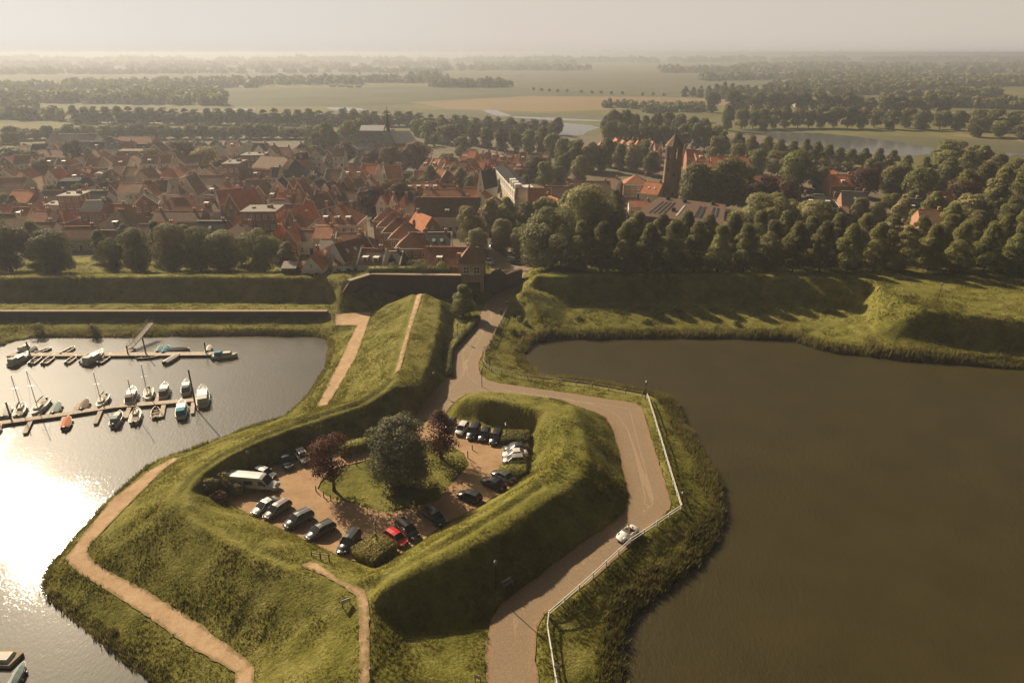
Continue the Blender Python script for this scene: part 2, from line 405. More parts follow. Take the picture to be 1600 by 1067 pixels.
for f in of:
    for t in range(1, len(f) - 1):
        a, b, c = ov[f[0]], ov[f[t]], ov[f[t+1]]; za, zb, zc = vz[f[0]], vz[f[t]], vz[f[t+1]]
        x0, x1 = min(a.x, b.x, c.x), max(a.x, b.x, c.x); y0, y1 = min(a.y, b.y, c.y), max(a.y, b.y, c.y)
        i0, i1 = max(0, int((x0 - XA) / GS)), min(NX - 1, int((x1 - XA) / GS) + 1)
        j0, j1 = max(0, int((y0 - YA) / GS)), min(NY - 1, int((y1 - YA) / GS) + 1)
        if i1 < i0 or j1 < j0: continue
        X, Y = np.meshgrid(gx[i0:i1+1], gy[j0:j1+1])
        den = (b.y - c.y) * (a.x - c.x) + (c.x - b.x) * (a.y - c.y)
        if abs(den) < 1e-9: continue
        l1 = ((b.y - c.y) * (X - c.x) + (c.x - b.x) * (Y - c.y)) / den
        l2 = ((c.y - a.y) * (X - c.x) + (a.x - c.x) * (Y - c.y)) / den
        l3 = 1 - l1 - l2
        ok = (l1 >= -1e-6) & (l2 >= -1e-6) & (l3 >= -1e-6)
        sub = HZ[j0:j1+1, i0:i1+1]; sub[ok] = (l1 * za + l2 * zb + l3 * zc)[ok]
GXX, GYY = np.meshgrid(gx, gy)
def inside(poly, X, Y):
    r = np.zeros(X.shape, bool); n = len(poly)
    x0 = min(p[0] for p in poly); x1 = max(p[0] for p in poly)
    for i in range(n):
        ax, ay = poly[i][0], poly[i][1]; bx, by = poly[(i+1) % n][0], poly[(i+1) % n][1]
        if ay == by: continue
        c = ((ay > Y) != (by > Y)) & (X < (bx - ax) * (Y - ay) / (by - ay) + ax)
        r ^= c
    return r
def pxpoly(pts, z=0.0): return [tuple(P(p[0], p[1], p[2] if len(p) > 2 else z))[:2] for p in pts]
def blur(a, n):
    for _ in range(n):
        b = np.pad(a, 1, mode='edge')
        a = (b[:-2,1:-1] + b[2:,1:-1] + b[1:-1,:-2] + b[1:-1,2:] + 2 * b[1:-1,1:-1]) / 6
    return a
def vnoise(X, Y, s, seed):
    """smooth value noise"""
    rr = np.random.default_rng(seed); g = rr.random((256, 256))
    x, y = X / s, Y / s; xi, yi = np.floor(x).astype(int), np.floor(y).astype(int); fx, fy = x - xi, y - yi
    fx = fx * fx * (3 - 2 * fx); fy = fy * fy * (3 - 2 * fy)
    q = lambda i, j: g[(yi + j) % 256, (xi + i) % 256]
    return (q(0,0)*(1-fx) + q(1,0)*fx)*(1-fy) + (q(0,1)*(1-fx) + q(1,1)*fx)*fy - .5
WL = pxpoly(SHORE_L, Z_W) + [(-600, 20), (-600, 100)]
WR = pxpoly(SHORE_R, Z_W) + [(600, 20)]
wet = inside(WL, GXX, GYY) | inside(WR, GXX, GYY)
HZ[wet] = -4.6
# paved areas (photo places)
ROAD = [(758,1200),(758,1067),(759,1003),(768,967),(782,945),(810,922),(850,895),(897,858),(940,830),(976,802),(982,775),(979,762),(968,710),(958,672),(945,652),(920,642),(880,635),(824,627),(745,618),(716,624),(706,634),(690,652),(640,662),(657,640),(682,609),(698,592),(704,585),(706,548),(735,516),(748,499),(752,488),(762,467,.3),(785,455,.8),(800,440,1.4),(812,421,2),(826,421,2),(810,445,1.4),(800,465,.6),(794,485),(779,509),(755,550),(748,568),(750,585),(762,594),(782,599),(880,613),(993,630),(1004,637),(1021,695),(1049,785),(1048,796),(996,843),(927,905),(851,960),(840,981),(837,1032),(842,1067),(842,1200)]
PARK = [(690,652),(640,662),(600,686),(540,704),(480,718),(430,728),(390,742),(356,764),(345,778),(365,792),(400,810),(440,828),(490,850),(520,866),(545,876),(600,882),(650,852),(700,818),(740,797),(790,768),(823,742),(828,712),(827,686),(795,677),(745,663),(706,654)]
ISLE = [(497,765),(505,748),(530,730),(570,722),(600,705),(650,690),(700,695),(722,706),(729,722),(720,740),(700,760),(690,778),(655,790),(600,800),(560,788),(520,778)]
PROM = [(524,491),(582,487),(556,560),(513,633),(493,636),(530,565),(557,508),(524,506)]
HILLP = [(651,458,4.6),(634,520,5),(615,584,5),(626,578,5),(641,520,5),(661,458,4.6)]
LOWP = [(270,713,-.4),(231,736,-.8),(171,783,-1),(110,860,-1),(101,872,-1),(115,890,-1),(182,932,-1),(245,974,-1),(297,1012,-1),(350,1040,-1),(367,1051,-1),(367,1067,-1),(367,1130,-1),(397,1130,-1),(397,1067,-1),(397,1044,-1),(385,1030,-1),(350,1005,-1),(315,977,-1),(231,925,-1),(150,881,-1),(135,862,-1),(142,850,-1),(214,776,-1),(256,733,-.6),(284,713,-.2)]
SPINE = [(470,883,3.7),(503,898,3.6),(532,914,3.6),(556,932,3.6),(561,952,3.5),(561,1067,2.8),(561,1200,1),(577,1200,1),(577,1067,2.8),(577,945,3.7),(571,923,3.8),(532,906,3.6),(496,879,3.2),(482,878,3.5)]
PAVED = [pxpoly(ROAD), pxpoly(PARK), pxpoly(PROM), pxpoly(HILLP), pxpoly(LOWP), pxpoly(SPINE)]
isle_w = pxpoly(ISLE)
paved = np.zeros(HZ.shape, bool)
for pl in PAVED: paved |= inside(pl, GXX, GYY)
m_isle = inside(isle_w, GXX, GYY)
paved &= ~m_isle
soft = blur(paved.astype(float), 3)
HZ = blur(HZ, 1)
bumps = .12 * vnoise(GXX, GYY, 9, 1) + .22 * vnoise(GXX, GYY, 3.5, 2) + .18 * vnoise(GXX, GYY, 1.4, 3)
HZ_base = HZ.copy()
HZ = HZ + bumps * np.clip(1 - soft * 1.6, 0, 1) * np.where(m_isle, .15, .8)
town_flat = np.clip((GYY - 200) / 10, 0, 1)
HZ = HZ * (1 - town_flat) + np.minimum(HZ, HZ_base) * town_flat
# thin worn tracks along the crests
def polyline_dist(pts, X, Y):
    d = np.full(X.shape, 1e9)
    for a, b in zip(pts, pts[1:]):
        ax, ay = a[0], a[1]; dx, dy = b[0] - ax, b[1] - ay
        t = np.clip(((X - ax) * dx + (Y - ay) * dy) / (dx*dx + dy*dy + 1e-9), 0, 1)
        d = np.minimum(d, np.hypot(X - ax - t*dx, Y - ay - t*dy))
    return d
TRACKS = [[(613,592,5),(598,608,5),(570,626,4.5),(540,636,4.4),(480,655,4.3),(400,684,4.3),(350,708,4.3),(306,738,4.3),(283,766,4.3),(284,790,4.3),(340,824,4.3),(410,862,4.2),(455,880,3.9)],
          [(585,912,5),(606,894,5),(680,858,5),(760,815,5),(844,760,5)],
          [(650,457,4.7),(630,520,5),(611,588,5)], [(705,500,.5),(700,526,.5),(691,551,.5)]]
track = np.full(HZ.shape, 1e9)
for t_ in TRACKS: track = np.minimum(track, polyline_dist([tuple(P(*p)) for p in t_], GXX, GYY))
HZ -= .45 * np.exp(-(track / .55) ** 2)
HZ_cut = HZ - .22 * np.clip(blur(paved.astype(float), 1) * 2 - .9, 0, 1)
def hz(x, y, a=None):
    a = HZ if a is None else a
    i = (np.asarray(x) - XA) / GS; j = (np.asarray(y) - YA) / GS
    i = np.clip(i, 0, NX - 1.001); j = np.clip(j, 0, NY - 1.001)
    i0 = i.astype(int) if hasattr(i, 'astype') else int(i); j0 = j.astype(int) if hasattr(j, 'astype') else int(j)
    fx, fy = i - i0, j - j0
    return (a[j0, i0]*(1-fx) + a[j0, i0+1]*fx)*(1-fy) + (a[j0+1, i0]*(1-fx) + a[j0+1, i0+1]*fx)*fy
def gz(x, y): return float(hz(np.float64(x), np.float64(y)))
def on(u, v, z=0.0):
    """point of the ground seen at that place of the photograph"""
    for _ in range(12):
        p = P(u, v, z); z = .5 * z + .5 * gz(p.x, p.y)
    return Vector((p.x, p.y, gz(p.x, p.y)))
vv = np.stack([GXX, GYY, HZ_cut], -1).reshape(-1, 3)
idx = np.arange(NX * NY).reshape(NY, NX)
quads = np.stack([idx[:-1,:-1], idx[:-1,1:], idx[1:,1:], idx[1:,:-1]], -1).reshape(-1, 4)
terr = link('ground', np_mesh('ground', vv, quads, 4, M['grass'], True))
tag(terr, kind='structure')

# paved sheets that follow the ground
def sheet(name, poly, mat, lift=.03, step=1.0, hole=None, jitter=.10, src=None):
    """fine triangulated sheet over a polygon, edge slightly irregular"""
    src = HZ if src is None else src
    bd = []
    n = len(poly)
    for i in range(n):
        a, b = Vector(poly[i]), Vector(poly[(i+1) % n]); k = max(1, int((b - a).length / step))
        for t in range(k):
            p = a + (b - a) * t / k
            bd.append((p.x + random.uniform(-jitter, jitter), p.y + random.uniform(-jitter, jitter)))
    pts = list(bd); edges = [(i, (i+1) % len(bd)) for i in range(len(bd))]
    x0, x1 = min(p[0] for p in poly), max(p[0] for p in poly); y0, y1 = min(p[1] for p in poly), max(p[1] for p in poly)
    X, Y = np.meshgrid(np.arange(x0, x1, step), np.arange(max(y0, YA), y1, step))
    ins = inside(bd, X, Y)
    if hole is not None: ins &= ~inside(hole, X, Y)
    pts += list(zip(X[ins], Y[ins]))
    o_v, o_e, o_f, _, _, _ = delaunay_2d_cdt([Vector(p) for p in pts], edges, [], 0, 1e-3)
    ov_ = np.array([(p.x, p.y) for p in o_v])
    fc = np.array([[f[0], f[1], f[2]] for f in o_f])
    cen = ov_[fc].mean(1)
    keep = inside(bd, cen[:, 0], cen[:, 1])
    if hole is not None: keep &= ~inside(hole, cen[:, 0], cen[:, 1])
    fc = fc[keep]
    zz = hz(ov_[:, 0], ov_[:, 1], src) + lift
    me = np_mesh(name, np.column_stack([ov_, zz]), fc, 3, mat, True)
    at = me.attributes.new('edge', 'FLOAT', 'POINT'); at.data.foreach_set('value', polyline_dist(list(poly) + [poly[0]], ov_[:, 0], ov_[:, 1]).astype(np.float32))
    o = link(name, me)
    return tag(o, kind='structure')
def mk_brick_road():
    m, nt, bs = new_mat('clinker_paving')
    g = nt.nodes.new('ShaderNodeNewGeometry')
    mp = nt.nodes.new('ShaderNodeMapping'); mp.inputs['Rotation'].default_value = (0, 0, .6); nt.links.new(g.outputs['Position'], mp.inputs['Vector'])
    br = nt.nodes.new('ShaderNodeTexBrick'); br.inputs['Scale'].default_value = 2.4
    for k, c in (('Color1', (.265,.195,.110)), ('Color2', (.165,.117,.064)), ('Mortar', (.15,.10,.065))): br.inputs[k].default_value = (*c, 1)
    br.inputs['Mortar Size'].default_value = .03; nt.links.new(mp.outputs[0], br.inputs['Vector'])
    n1 = noise(nt, .22, 4, .6, g.outputs['Position']); n2 = noise(nt, 5, 3, .7, g.outputs['Position'])
    ed = nt.nodes.new('ShaderNodeAttribute'); ed.attribute_name = 'edge'
    c = mixc(nt, .40, br.outputs['Color'], (.235,.170,.096))
    c = mixc(nt, ramp(nt, n1.outputs['Fac'], [(.40, (0,)*3), (.62, (.55,)*3)]).outputs[0], c, (.19,.128,.075))
    # gutter courses of paler clinkers, dusty verges
    wob = math_n(nt, 'ADD', ed.outputs['Fac'], math_n(nt, 'MULTIPLY', math_n(nt, 'SUBTRACT', noise(nt, .5, 3, .6, g.outputs['Position']).outputs['Fac'], .5), .9))
    c = mixc(nt, ramp(nt, ed.outputs['Fac'], [(.238, (0,)*3), (.248, (.6,)*3), (.262, (.6,)*3), (.272, (0,)*3)]).outputs[0] if False else math_n(nt, 'MULTIPLY', math_n(nt, 'LESS_THAN', math_n(nt, 'ABSOLUTE', math_n(nt, 'SUBTRACT', ed.outputs['Fac'], 2.55)), .09), .55), c, (.38,.28,.185))
    c = mixc(nt, ramp(nt, wob, [(.35, (1,)*3), (.95, (0,)*3)]).outputs[0], c, (.25,.14,.07))
    c = mixc(nt, math_n(nt, 'MULTIPLY', math_n(nt, 'LESS_THAN', wob, .22), .8), c, (.13,.115,.035))
    c = mixc(nt, .35, c, ramp(nt, n2.outputs['Fac'], [(.3, (.12,.075,.045)), (.7, (.42,.30,.19))]).outputs[0], 'MIX')
    nt.links.new(c, bs.inputs['Base Color']); bs.inputs['Roughness'].default_value = .85
    bump(nt, bs, n2.outputs['Fac'], .3, .03)
    return m
M['road'] = mk_brick_road()
road_o = sheet('road', pxpoly(ROAD), M['road'], .05)
def mk_gravel(name, a, b, s=.25):
    m, nt, bs = new_mat(name); g = nt.nodes.new('ShaderNodeNewGeometry')
    n1 = noise(nt, s, 5, .65, g.outputs['Position']); n2 = noise(nt, 7, 3, .8, g.outputs['Position'])
    c = ramp(nt, n1.outputs['Fac'], [(.35, a), (.65, b)]).outputs[0]
    ed = nt.nodes.new('ShaderNodeAttribute'); ed.attribute_name = 'edge'
    wob = math_n(nt, 'ADD', ed.outputs['Fac'], math_n(nt, 'MULTIPLY', math_n(nt, 'SUBTRACT', noise(nt, .8, 4, .7, g.outputs['Position']).outputs['Fac'], .5), 1.4))
    if s != .1 and s != .06: c = mixc(nt, ramp(nt, wob, [(.15, (.9,)*3), (.45, (0,)*3)]).outputs[0], c, (.15,.125,.04))
    n3 = noise(nt, 1.1, 4, .7, g.outputs['Position']); c = mixc(nt, ramp(nt, n3.outputs['Fac'], [(.5, (0,)*3), (.7, (.5,)*3)]).outputs[0], c, tuple(x*.72 for x in a))
    c = mixc(nt, .25, c, ramp(nt, n2.outputs['Fac'], [(.35, tuple(x*.45 for x in a)), (.65, tuple(min(1, x*1.6) for x in b))]).outputs[0])
    nt.links.new(c, bs.inputs['Base Color']); bs.inputs['Roughness'].default_value = .95; bs.inputs['Specular IOR Level'].default_value = .15
    bump(nt, bs, n2.outputs['Fac'], .35, .05)
    return m
M['gravel'] = mk_gravel('packed_gravel', (.30,.185,.10), (.43,.285,.17))
M['shell'] = mk_gravel('shell_path', (.36,.235,.135), (.50,.35,.215), .4)
park_o = sheet('car_park', pxpoly(PARK), M['gravel'], .035, hole=isle_w)
sheet('harbour_path', pxpoly(PROM), M['shell'], .035)
sheet('hill_path', pxpoly(HILLP), M['shell'], .05, .6)
sheet('waterside_path', pxpoly(LOWP), M['shell'], .05, .8)
sheet('ridge_path', pxpoly(SPINE), M['shell'], .05, .6)

# water
def mk_water():
    m, nt, bs = new_mat('murky_water'); g = nt.nodes.new('ShaderNodeNewGeometry')
    mp = nt.nodes.new('ShaderNodeMapping'); mp.inputs['Rotation'].default_value = (0, 0, .5); mp.inputs['Scale'].default_value = (1.0, .5, 1)
    nt.links.new(g.outputs['Position'], mp.inputs['Vector'])
    n1 = noise(nt, 2.6, 3, .65, mp.outputs[0]); n2 = noise(nt, .12, 3, .5, g.outputs['Position']); n0 = noise(nt, .022, 3, .6, g.outputs['Position'])
    c = ramp(nt, n2.outputs['Fac'], [(.3, (.042,.034,.013)), (.7, (.052,.042,.017))]).outputs[0]
    nt.links.new(c, bs.inputs['Base Color'])
    bs.inputs['Roughness'].default_value = .055; bs.inputs['IOR'].default_value = 1.33
    bs.inputs['Coat Weight'].default_value = .22; bs.inputs['Coat Roughness'].default_value = .44; bs.inputs['Coat IOR'].default_value = 1.5
    h = math_n(nt, 'MULTIPLY', n1.outputs['Fac'], ramp(nt, n0.outputs['Fac'], [(.38, (.35,)*3), (.62, (1,)*3)]).outputs[0])
    sp = nt.nodes.new('ShaderNodeSeparateXYZ'); nt.links.new(g.outputs['Position'], sp.inputs[0])
    mr = nt.nodes.new('ShaderNodeMapRange'); mr.inputs['From Min'].default_value = -20; mr.inputs['From Max'].default_value = 25; mr.inputs['To Min'].default_value = .8; mr.inputs['To Max'].default_value = 2.4
    nt.links.new(sp.outputs['X'], mr.inputs['Value']); h = math_n(nt, 'MULTIPLY', h, mr.outputs[0])     # the harbour lies sheltered, the moat open to the wind
    bump(nt, bs, h, .55, .11)
    nt.links.new(bs.inputs['Normal'].links[0].from_socket, bs.inputs['Coat Normal'])
    return m
M['water'] = mk_water()
bm_w = MB(); bm_w.add([(-900, -100, Z_W), (900, -100, Z_W), (900, 240, Z_W), (-900, 240, Z_W)], [(0,1,2,3)])
tag(bm_w.build('moat_water', M['water']), kind='structure')
# ------------------------------------------------------------------ vegetation
def rand_dirs(n):
    v = RNG.normal(size=(n, 3)); return v / np.linalg.norm(v, axis=1, keepdims=True)
def leaf_cards(pos, nrm, size, jit=.36, aspect=.62):
    n = len(pos)
    nn = nrm + RNG.normal(size=(n, 3)) * jit; nn /= np.linalg.norm(nn, axis=1, keepdims=True)
    t = np.cross(nn, rand_dirs(n)); t /= np.linalg.norm(t, axis=1, keepdims=True) + 1e-9
    b = np.cross(nn, t)
    s = (size * RNG.uniform(.6, 1.3, n))[:, None]
    q = np.stack([pos - t*s*.5, pos - b*s*.5*aspect + nn*s*.08, pos + t*s*.5, pos + b*s*.5*aspect + nn*s*.08], 1)
    return q.reshape(-1, 3)
PROFILE = {
 'lime':  lambda h: np.sin(np.pi * np.clip(h * .88 + .12, 0, 1) ** .75) ** .7 * (1 - .25 * h),
 'round': lambda h: np.sqrt(np.clip(1 - (2*h - 1) ** 2, 0, 1)),
 'wide':  lambda h: np.clip(np.sin(np.pi * np.clip(h, 0, 1) ** .8), 0, 1) ** .5,
 'cone':  lambda h: np.clip(1 - h, 0, 1) ** .8 * np.clip(h * 8, 0, 1),
}
def crown_mesh(name, prof, H, W, h0, n, size, lobes, mat, lobe_r=.22, spiky=0.0, trunk=False):
    """crown from h0 to H, width W: leaf clusters on many overlapping lobes"""
    f = PROFILE[prof]; hc = H - h0
    hs = RNG.uniform(.0, .93, lobes); rr = f(hs); az = RNG.uniform(0, 2*np.pi, lobes)
    rad = RNG.uniform(.5, .95, lobes) * rr * W / 2
    lr = lobe_r * W * RNG.uniform(.65, 1.25, lobes) * (.55 + .45 * rr)
    rad = np.maximum(rad - lr * .55, 0)
    lc = np.column_stack([np.cos(az) * rad, np.sin(az) * rad, h0 + hs * hc])
    pk = RNG.choice(lobes, n, p=(lr**2) / (lr**2).sum())
    d = rand_dirs(n); d[:, 2] = np.where(d[:, 2] < -.55, -d[:, 2], d[:, 2])
    k = RNG.uniform(.86, 1.05 + spiky * .8, n)
    pos = lc[pk] + d * (lr[pk] * k)[:, None] * np.array([1, 1, .8])
    ax = pos - np.array([0, 0, h0 + hc * .4]); ax /= np.linalg.norm(ax, axis=1, keepdims=True)
    far_ = size > .75
    nrm = d * (1.0 if far_ else .65) + ax * (.15 if far_ else .6)
    v = leaf_cards(pos, nrm, size, .5 if far_ else .36, .8 if far_ else .62)
    mats = [mat]; faces = np.arange(len(v)); midx = np.zeros(n, int)
    if trunk:
        tb = MB(); tb.tube([(0, 0, -.5), (0, 0, h0 + hc * .3)], [W*.03, W*.02], 5)
        tv = np.array(tb.v); tf = np.array([q for q in tb.f if len(q) == 4])
        v = np.vstack([v, tv]); faces = np.concatenate([faces, (tf + 4*n).ravel()]); mats = [mat, M['bark']]
        midx = np.concatenate([midx, np.ones(len(tf), int)])
    return np_mesh(name, v, faces, 4, mats, False, midx)
def trunk_mesh(name, H, W, h0):
    t = MB(); r = max(.16, W * .035)
    wob = [random.uniform(-.2, .2) for _ in range(4)]
    t.tube([(0, 0, -.8), (0, 0, .1), (wob[0]*.4, wob[1]*.4, h0 * .6), (wob[0], wob[1], h0 + (H-h0) * .3), (wob[2], wob[3], h0 + (H-h0) * .75)], [r*1.5, r*1.15, r*.85, r*.6, r*.15], 8)
    for i in range(8):
        a = i * 2.4 + random.random(); z = h0 * .8 + (H - h0) * random.uniform(0, .45); l = W * random.uniform(.24, .4)
        t.tube([(wob[0]*.6, wob[1]*.6, z), (math.cos(a)*l*.5, math.sin(a)*l*.5, z + l*.35), (math.cos(a)*l, math.sin(a)*l, z + l*.8)], [r*.45, r*.28, r*.08], 5)
    return t.mesh(name, M['bark'], True)
# kind: (profile, H, W, h0, leaves near/mid/far, lobes, material, lobe radius, spiky)
KINDS = {
 'lime':   ('lime', 15, 9, .9, 34, 'leaf_lime', .21, .05),
 'round':  ('round', 12, 11, .9, 30, 'leaf_lime', .23, .08),
 'pale':   ('wide', 15, 15, 1.6, 42, 'leaf_pale', .17, .14),
 'copper': ('round', 12, 12, 1.8, 34, 'leaf_copper', .2, .12),
 'brown':  ('round', 12, 12, 1.8, 30, 'leaf_brown', .2, .12),
 'yellow': ('wide', 10, 11, 1.5, 26, 'leaf_yellow', .2, .12),
 'cone':   ('cone', 12, 6, .5, 40, 'leaf_lime', .17, .05),
 'greyish':('lime', 12, 9, 1.2, 34, 'leaf_pale', .2, .10),
}
LOD = {'near': (19000, .38), 'mid': (6500, .66), 'far': (3600, .85)}
_proto = {}
TREE_NAMES = {'lime': 'lime_tree', 'round': 'broadleaf_tree', 'pale': 'willow_tree', 'copper': 'copper_beech_tree', 'brown': 'brown_leaved_tree', 'yellow': 'yellow_leaved_tree', 'cone': 'conical_tree', 'greyish': 'poplar_tree'}
def tree_at(x, y, z0, H, W, kind, label, group=None, name=None):
    dist = depth(x, y, z0); lod = 'near' if dist < 240 else 'mid' if dist < 420 else 'far'
    var = random.randrange(3 if lod == 'near' else 4)
    prof, h_, w_, h0, lobes, mat, lr, sp = KINDS[kind]
    key = (kind, lod, var); name = name or TREE_NAMES[kind]
    if key not in _proto:
        n, s = LOD[lod]
        cm = crown_mesh('crown', prof, h_, w_, h0, int(n * (w_ / 10) ** 1.1), s * (w_/10) ** .4, lobes, M[mat], lr, sp, lod == 'far')
        _proto[key] = (cm, trunk_mesh('trunk', h_, w_, h0) if lod != 'far' else None)
    cm, tm = _proto[key]
    if tm is None:
        root = link(name, cm); tag(root, label, 'tree', group)
    else:
        root = empty(name, label=label, cat='tree', group=group)
        link('crown', cm, root); link('trunk', tm, root)
    root.location = (x, y, z0); root.rotation_euler = (0, 0, random.uniform(0, 6.28))
    root.scale = (W / w_ * 1.2, W / w_ * 1.2, H / h_ * 1.02)
    return root
def tree_px(u, vt, vb, w, kind, label, z0=None, group=None, name=None, maxw=None):
    if z0 is None: z0 = 2.0
    p = P(u, vb, z0); H = max(3.0, ztop(p.y, vt) - z0); W = w / (CAM_F / depth(p.x, p.y, z0 + H * .5))
    return tree_at(p.x, p.y, z0, H, W, kind, label, group, name)
def row(spec, kind, fmt, group, z0=2.0, cat=None):
    z_of = z0 if callable(z0) else (lambda u: z0)
    """spec: list of (u, vtop, vbase, w); the label counts along the row from the left"""
    for i, s in enumerate(spec):
        kd = s[4] if len(s) > 4 else kind
        tree_px(s[0], s[1], s[2], s[3], kd, fmt % ordn(i), z_of(s[0]), group)
def lin(u0, u1, n, vt0, vt1, vb0, vb1, w, ju=2, jv=1.5):
    o = []
    for i in range(n):
        t = i / max(1, n-1)
        o.append((u0 + (u1-u0)*t + random.uniform(-ju, ju), vt0 + (vt1-vt0)*t + random.uniform(-jv, jv), vb0 + (vb1-vb0)*t, w * random.uniform(.88, 1.15)))
    return o
# -- the right rampart: dark double row of limes
us = [906,940,976,1012,1049,1084,1121,1160,1199,1238,1280,1322,1364,1406,1448,1492,1536,1580,1624]
row([(u, 348 + random.uniform(-4, 5), 425, 45) for u in us], 'lime', '%s lime from the left in the dark front row on the right rampart', 'lime trees in the front row on the right rampart', lambda u: 4.2 if u < 1380 else 5.5)
us2 = [922,958,994,1030,1068,1103,1141,1180,1219,1259,1301,1343,1385,1428,1470,1514,1558,1602]
row([(u, 334 + random.uniform(-4, 5), 408, 42) for u in us2], 'lime', '%s lime from the left in the rear row on the right rampart', 'lime trees in the rear row on the right rampart', lambda u: 3.0 if u < 1380 else 5)
# -- left rampart
row([(-22,352,424,60),(18,346,424,62),(88,364,428,58),(183,374,424,32),(222,361,424,42),(272,355,424,52),(314,360,424,42),(355,366,424,54),(412,361,425,54)], 'round',
    '%s tree from the left in the front row on the left rampart', 'trees in the front row on the left rampart', 2.5)
row([(62,344,410,40),(163,360,410,30),(205,350,410,34),(252,346,410,34),(296,352,410,36),(334,360,412,34),(378,372,413,30)], 'lime',
    '%s tree from the left in the rear row on the left rampart', 'trees in the rear row on the left rampart', 2.2)
tree_px(452, 378, 420, 34, 'lime', 'small dark tree beside the shed roofs of the white cottages', 5)
# -- squares and streets behind the gate
sq = [(735,325,388,46,'pale','pale tree left of the square'),(748,358,404,34,'pale','pale tree just behind the gatehouse roof'),(766,312,372,40,'greyish','tall tree in the middle of the square'),
 (792,308,372,40,'greyish','tall tree beside the white terraced facade'),(786,344,398,38,'pale','pale tree overhanging the parked cars'),(812,358,404,34,'pale','small pale tree right of the parked cars'),
 (824,318,370,34,'pale','pale tree at the end of the white facade'),(850,312,372,44,'pale','tree in front of the bright orange roof'),(862,330,425,92,'pale','large pale willow with bare trunk standing at the end of the dark row'),
 (916,292,402,88,'pale','broad pale crown behind the large willow'),(958,296,372,40,'greyish','grey green tree left of the brick roof with panels'),(888,300,360,40,'pale','pale tree between the orange roof and the brick tower'),
 (1190,305,392,92,'pale','broad pale tree right of the roof with solar panels'),(1262,318,388,70,'pale','pale tree left of the white villa'),(1225,312,370,50,'pale','pale tree behind the broad pale tree'),
 (1128,255,330,64,'round','broad dark tree right of the brick tower'),(1084,262,330,50,'round','round tree touching the brick tower on its right'),(1106,268,330,50,'round','round tree behind the hall roof'),
 (1160,262,322,40,'round','round tree at the end of the long orange terrace'),(1192,278,330,50,'copper','reddish tree below the orange terrace'),(1222,285,335,44,'brown','brown tree left of the white villa'),
 (1237,240,296,54,'round','grey green tree above the white villa'),(1276,262,296,30,'round','small dark round tree behind the villa roof'),(1212,238,270,40,'round','round tree right of the orange block'),
 (1347,265,310,44,'copper','copper coloured tree between the two orange gables'),(1395,262,308,52,'round','large dark tree right of the copper tree'),(1432,268,328,44,'round','tall tree beside the brick house with dormer'),
 (1340,310,345,28,'pale','small light tree in the villa garden'),(1405,312,352,34,'greyish','feathery light tree before the brick house'),(1390,302,325,26,'round','low round tree in the gardens'),
 (1500,282,330,50,'brown','brown green tree right of the orange house'),(1510,304,352,50,'pale','pale tree in front of the brown brick house'),(1425,330,362,22,'round','low shrub tree beside the garden sheds'),
 (1465,262,310,36,'round','round tree above the orange house'),(1368,318,350,24,'round','low tree in the garden behind the rampart limes')]
for u, vt, vb, w, k, lb in sq: tree_px(u, vt, vb, w, k, lb, 2.0)
for i, (u, vt, vb, w) in enumerate([(1452,300,356,40),(1480,318,372,44),(1520,330,380,46),(1548,288,352,48),(1572,308,372,48),(1596,320,388,50),(1530,250,318,44),(1556,262,326,46),(1584,270,338,50),(1610,286,352,52),(1504,236,290,40),(1528,228,276,38),(1552,238,286,40),(1578,246,300,44),(1600,250,310,44),(1476,246,300,38),(1500,262,316,36),(1545,345,392,44),(1580,350,398,44)]):
    tree_px(u, vt, vb, w, 'lime', '%s tree of the dense belt at the right town edge, from its near end' % ordn(i), 3.0, 'trees in the belt along the right edge of town')
# -- middle right: arc of limes before the long pond
arc = [(1128,204,244),(1150,207,247),(1172,210,250),(1196,211,252),(1216,216,256),(1236,218,258),(1255,218,260),(1272,222,262),(1290,224,264),(1308,229,266),(1326,231,268),(1346,232,270),(1368,232,272),(1390,235,274),(1412,243,280),(1440,245,284),(1462,246,286),(1488,252,290)]
row([(u, a, b, 25) for u, a, b in arc], 'lime', '%s tree from the left in the arc of limes before the long pond', 'limes in the arc before the long pond', 2.0)
row([(1116,217,262,28),(1180,236,276,32),(1150,228,268,28),(1360,250,286,26),(1445,270,300,24),(1480,222,262,48),(1520,228,262,34)], 'round', '%s round tree from the left inside the arc of limes', 'round trees inside the arc of limes', 2.0)
# beyond the pond
row([(1135,168,204,20),(1158,172,202,22),(1176,172,201,20),(1192,173,202,22),(1208,172,201,18),(1226,170,200,22),(1246,172,200,22),(1263,174,200,18),(1281,166,200,22),(1302,168,200,24),(1324,168,201,22),(1345,172,201,22),(1366,172,200,20),(1390,174,202,24),(1416,172,200,22),(1440,176,203,28),(1468,174,202,26),(1495,176,204,24),(1524,172,204,26),(1552,174,206,26),(1580,176,206,26),(1600,178,208,24),(1524,184,214,28),(1560,190,214,24),(1598,196,218,26)], 'round',
    '%s tree from the left on the far bank of the long pond', 'trees on the far bank of the long pond', 2.0)
row(lin(1118,1470,17,148,150,176,180,24,6,5), 'round', '%s tree from the left in the wood behind the far bank', 'trees in the wood behind the far bank', 2.0)
row([(946,181,216,16),(958,175,218,22),(975,176,218,24),(990,180,216,20),(1008,184,214,16),(1024,180,214,20),(1043,178,212,20),(1060,180,214,20),(1082,184,216,18),(1100,186,216,16)], 'round',
    '%s tree from the left in the clump behind the brick tower', 'trees in the clump behind the brick tower', 2.0)
row(lin(952,1118,11,195,199,232,236,20,2,2), 'round', '%s tree from the left in the avenue just behind the brick tower', 'avenue trees just behind the brick tower', 2.0)
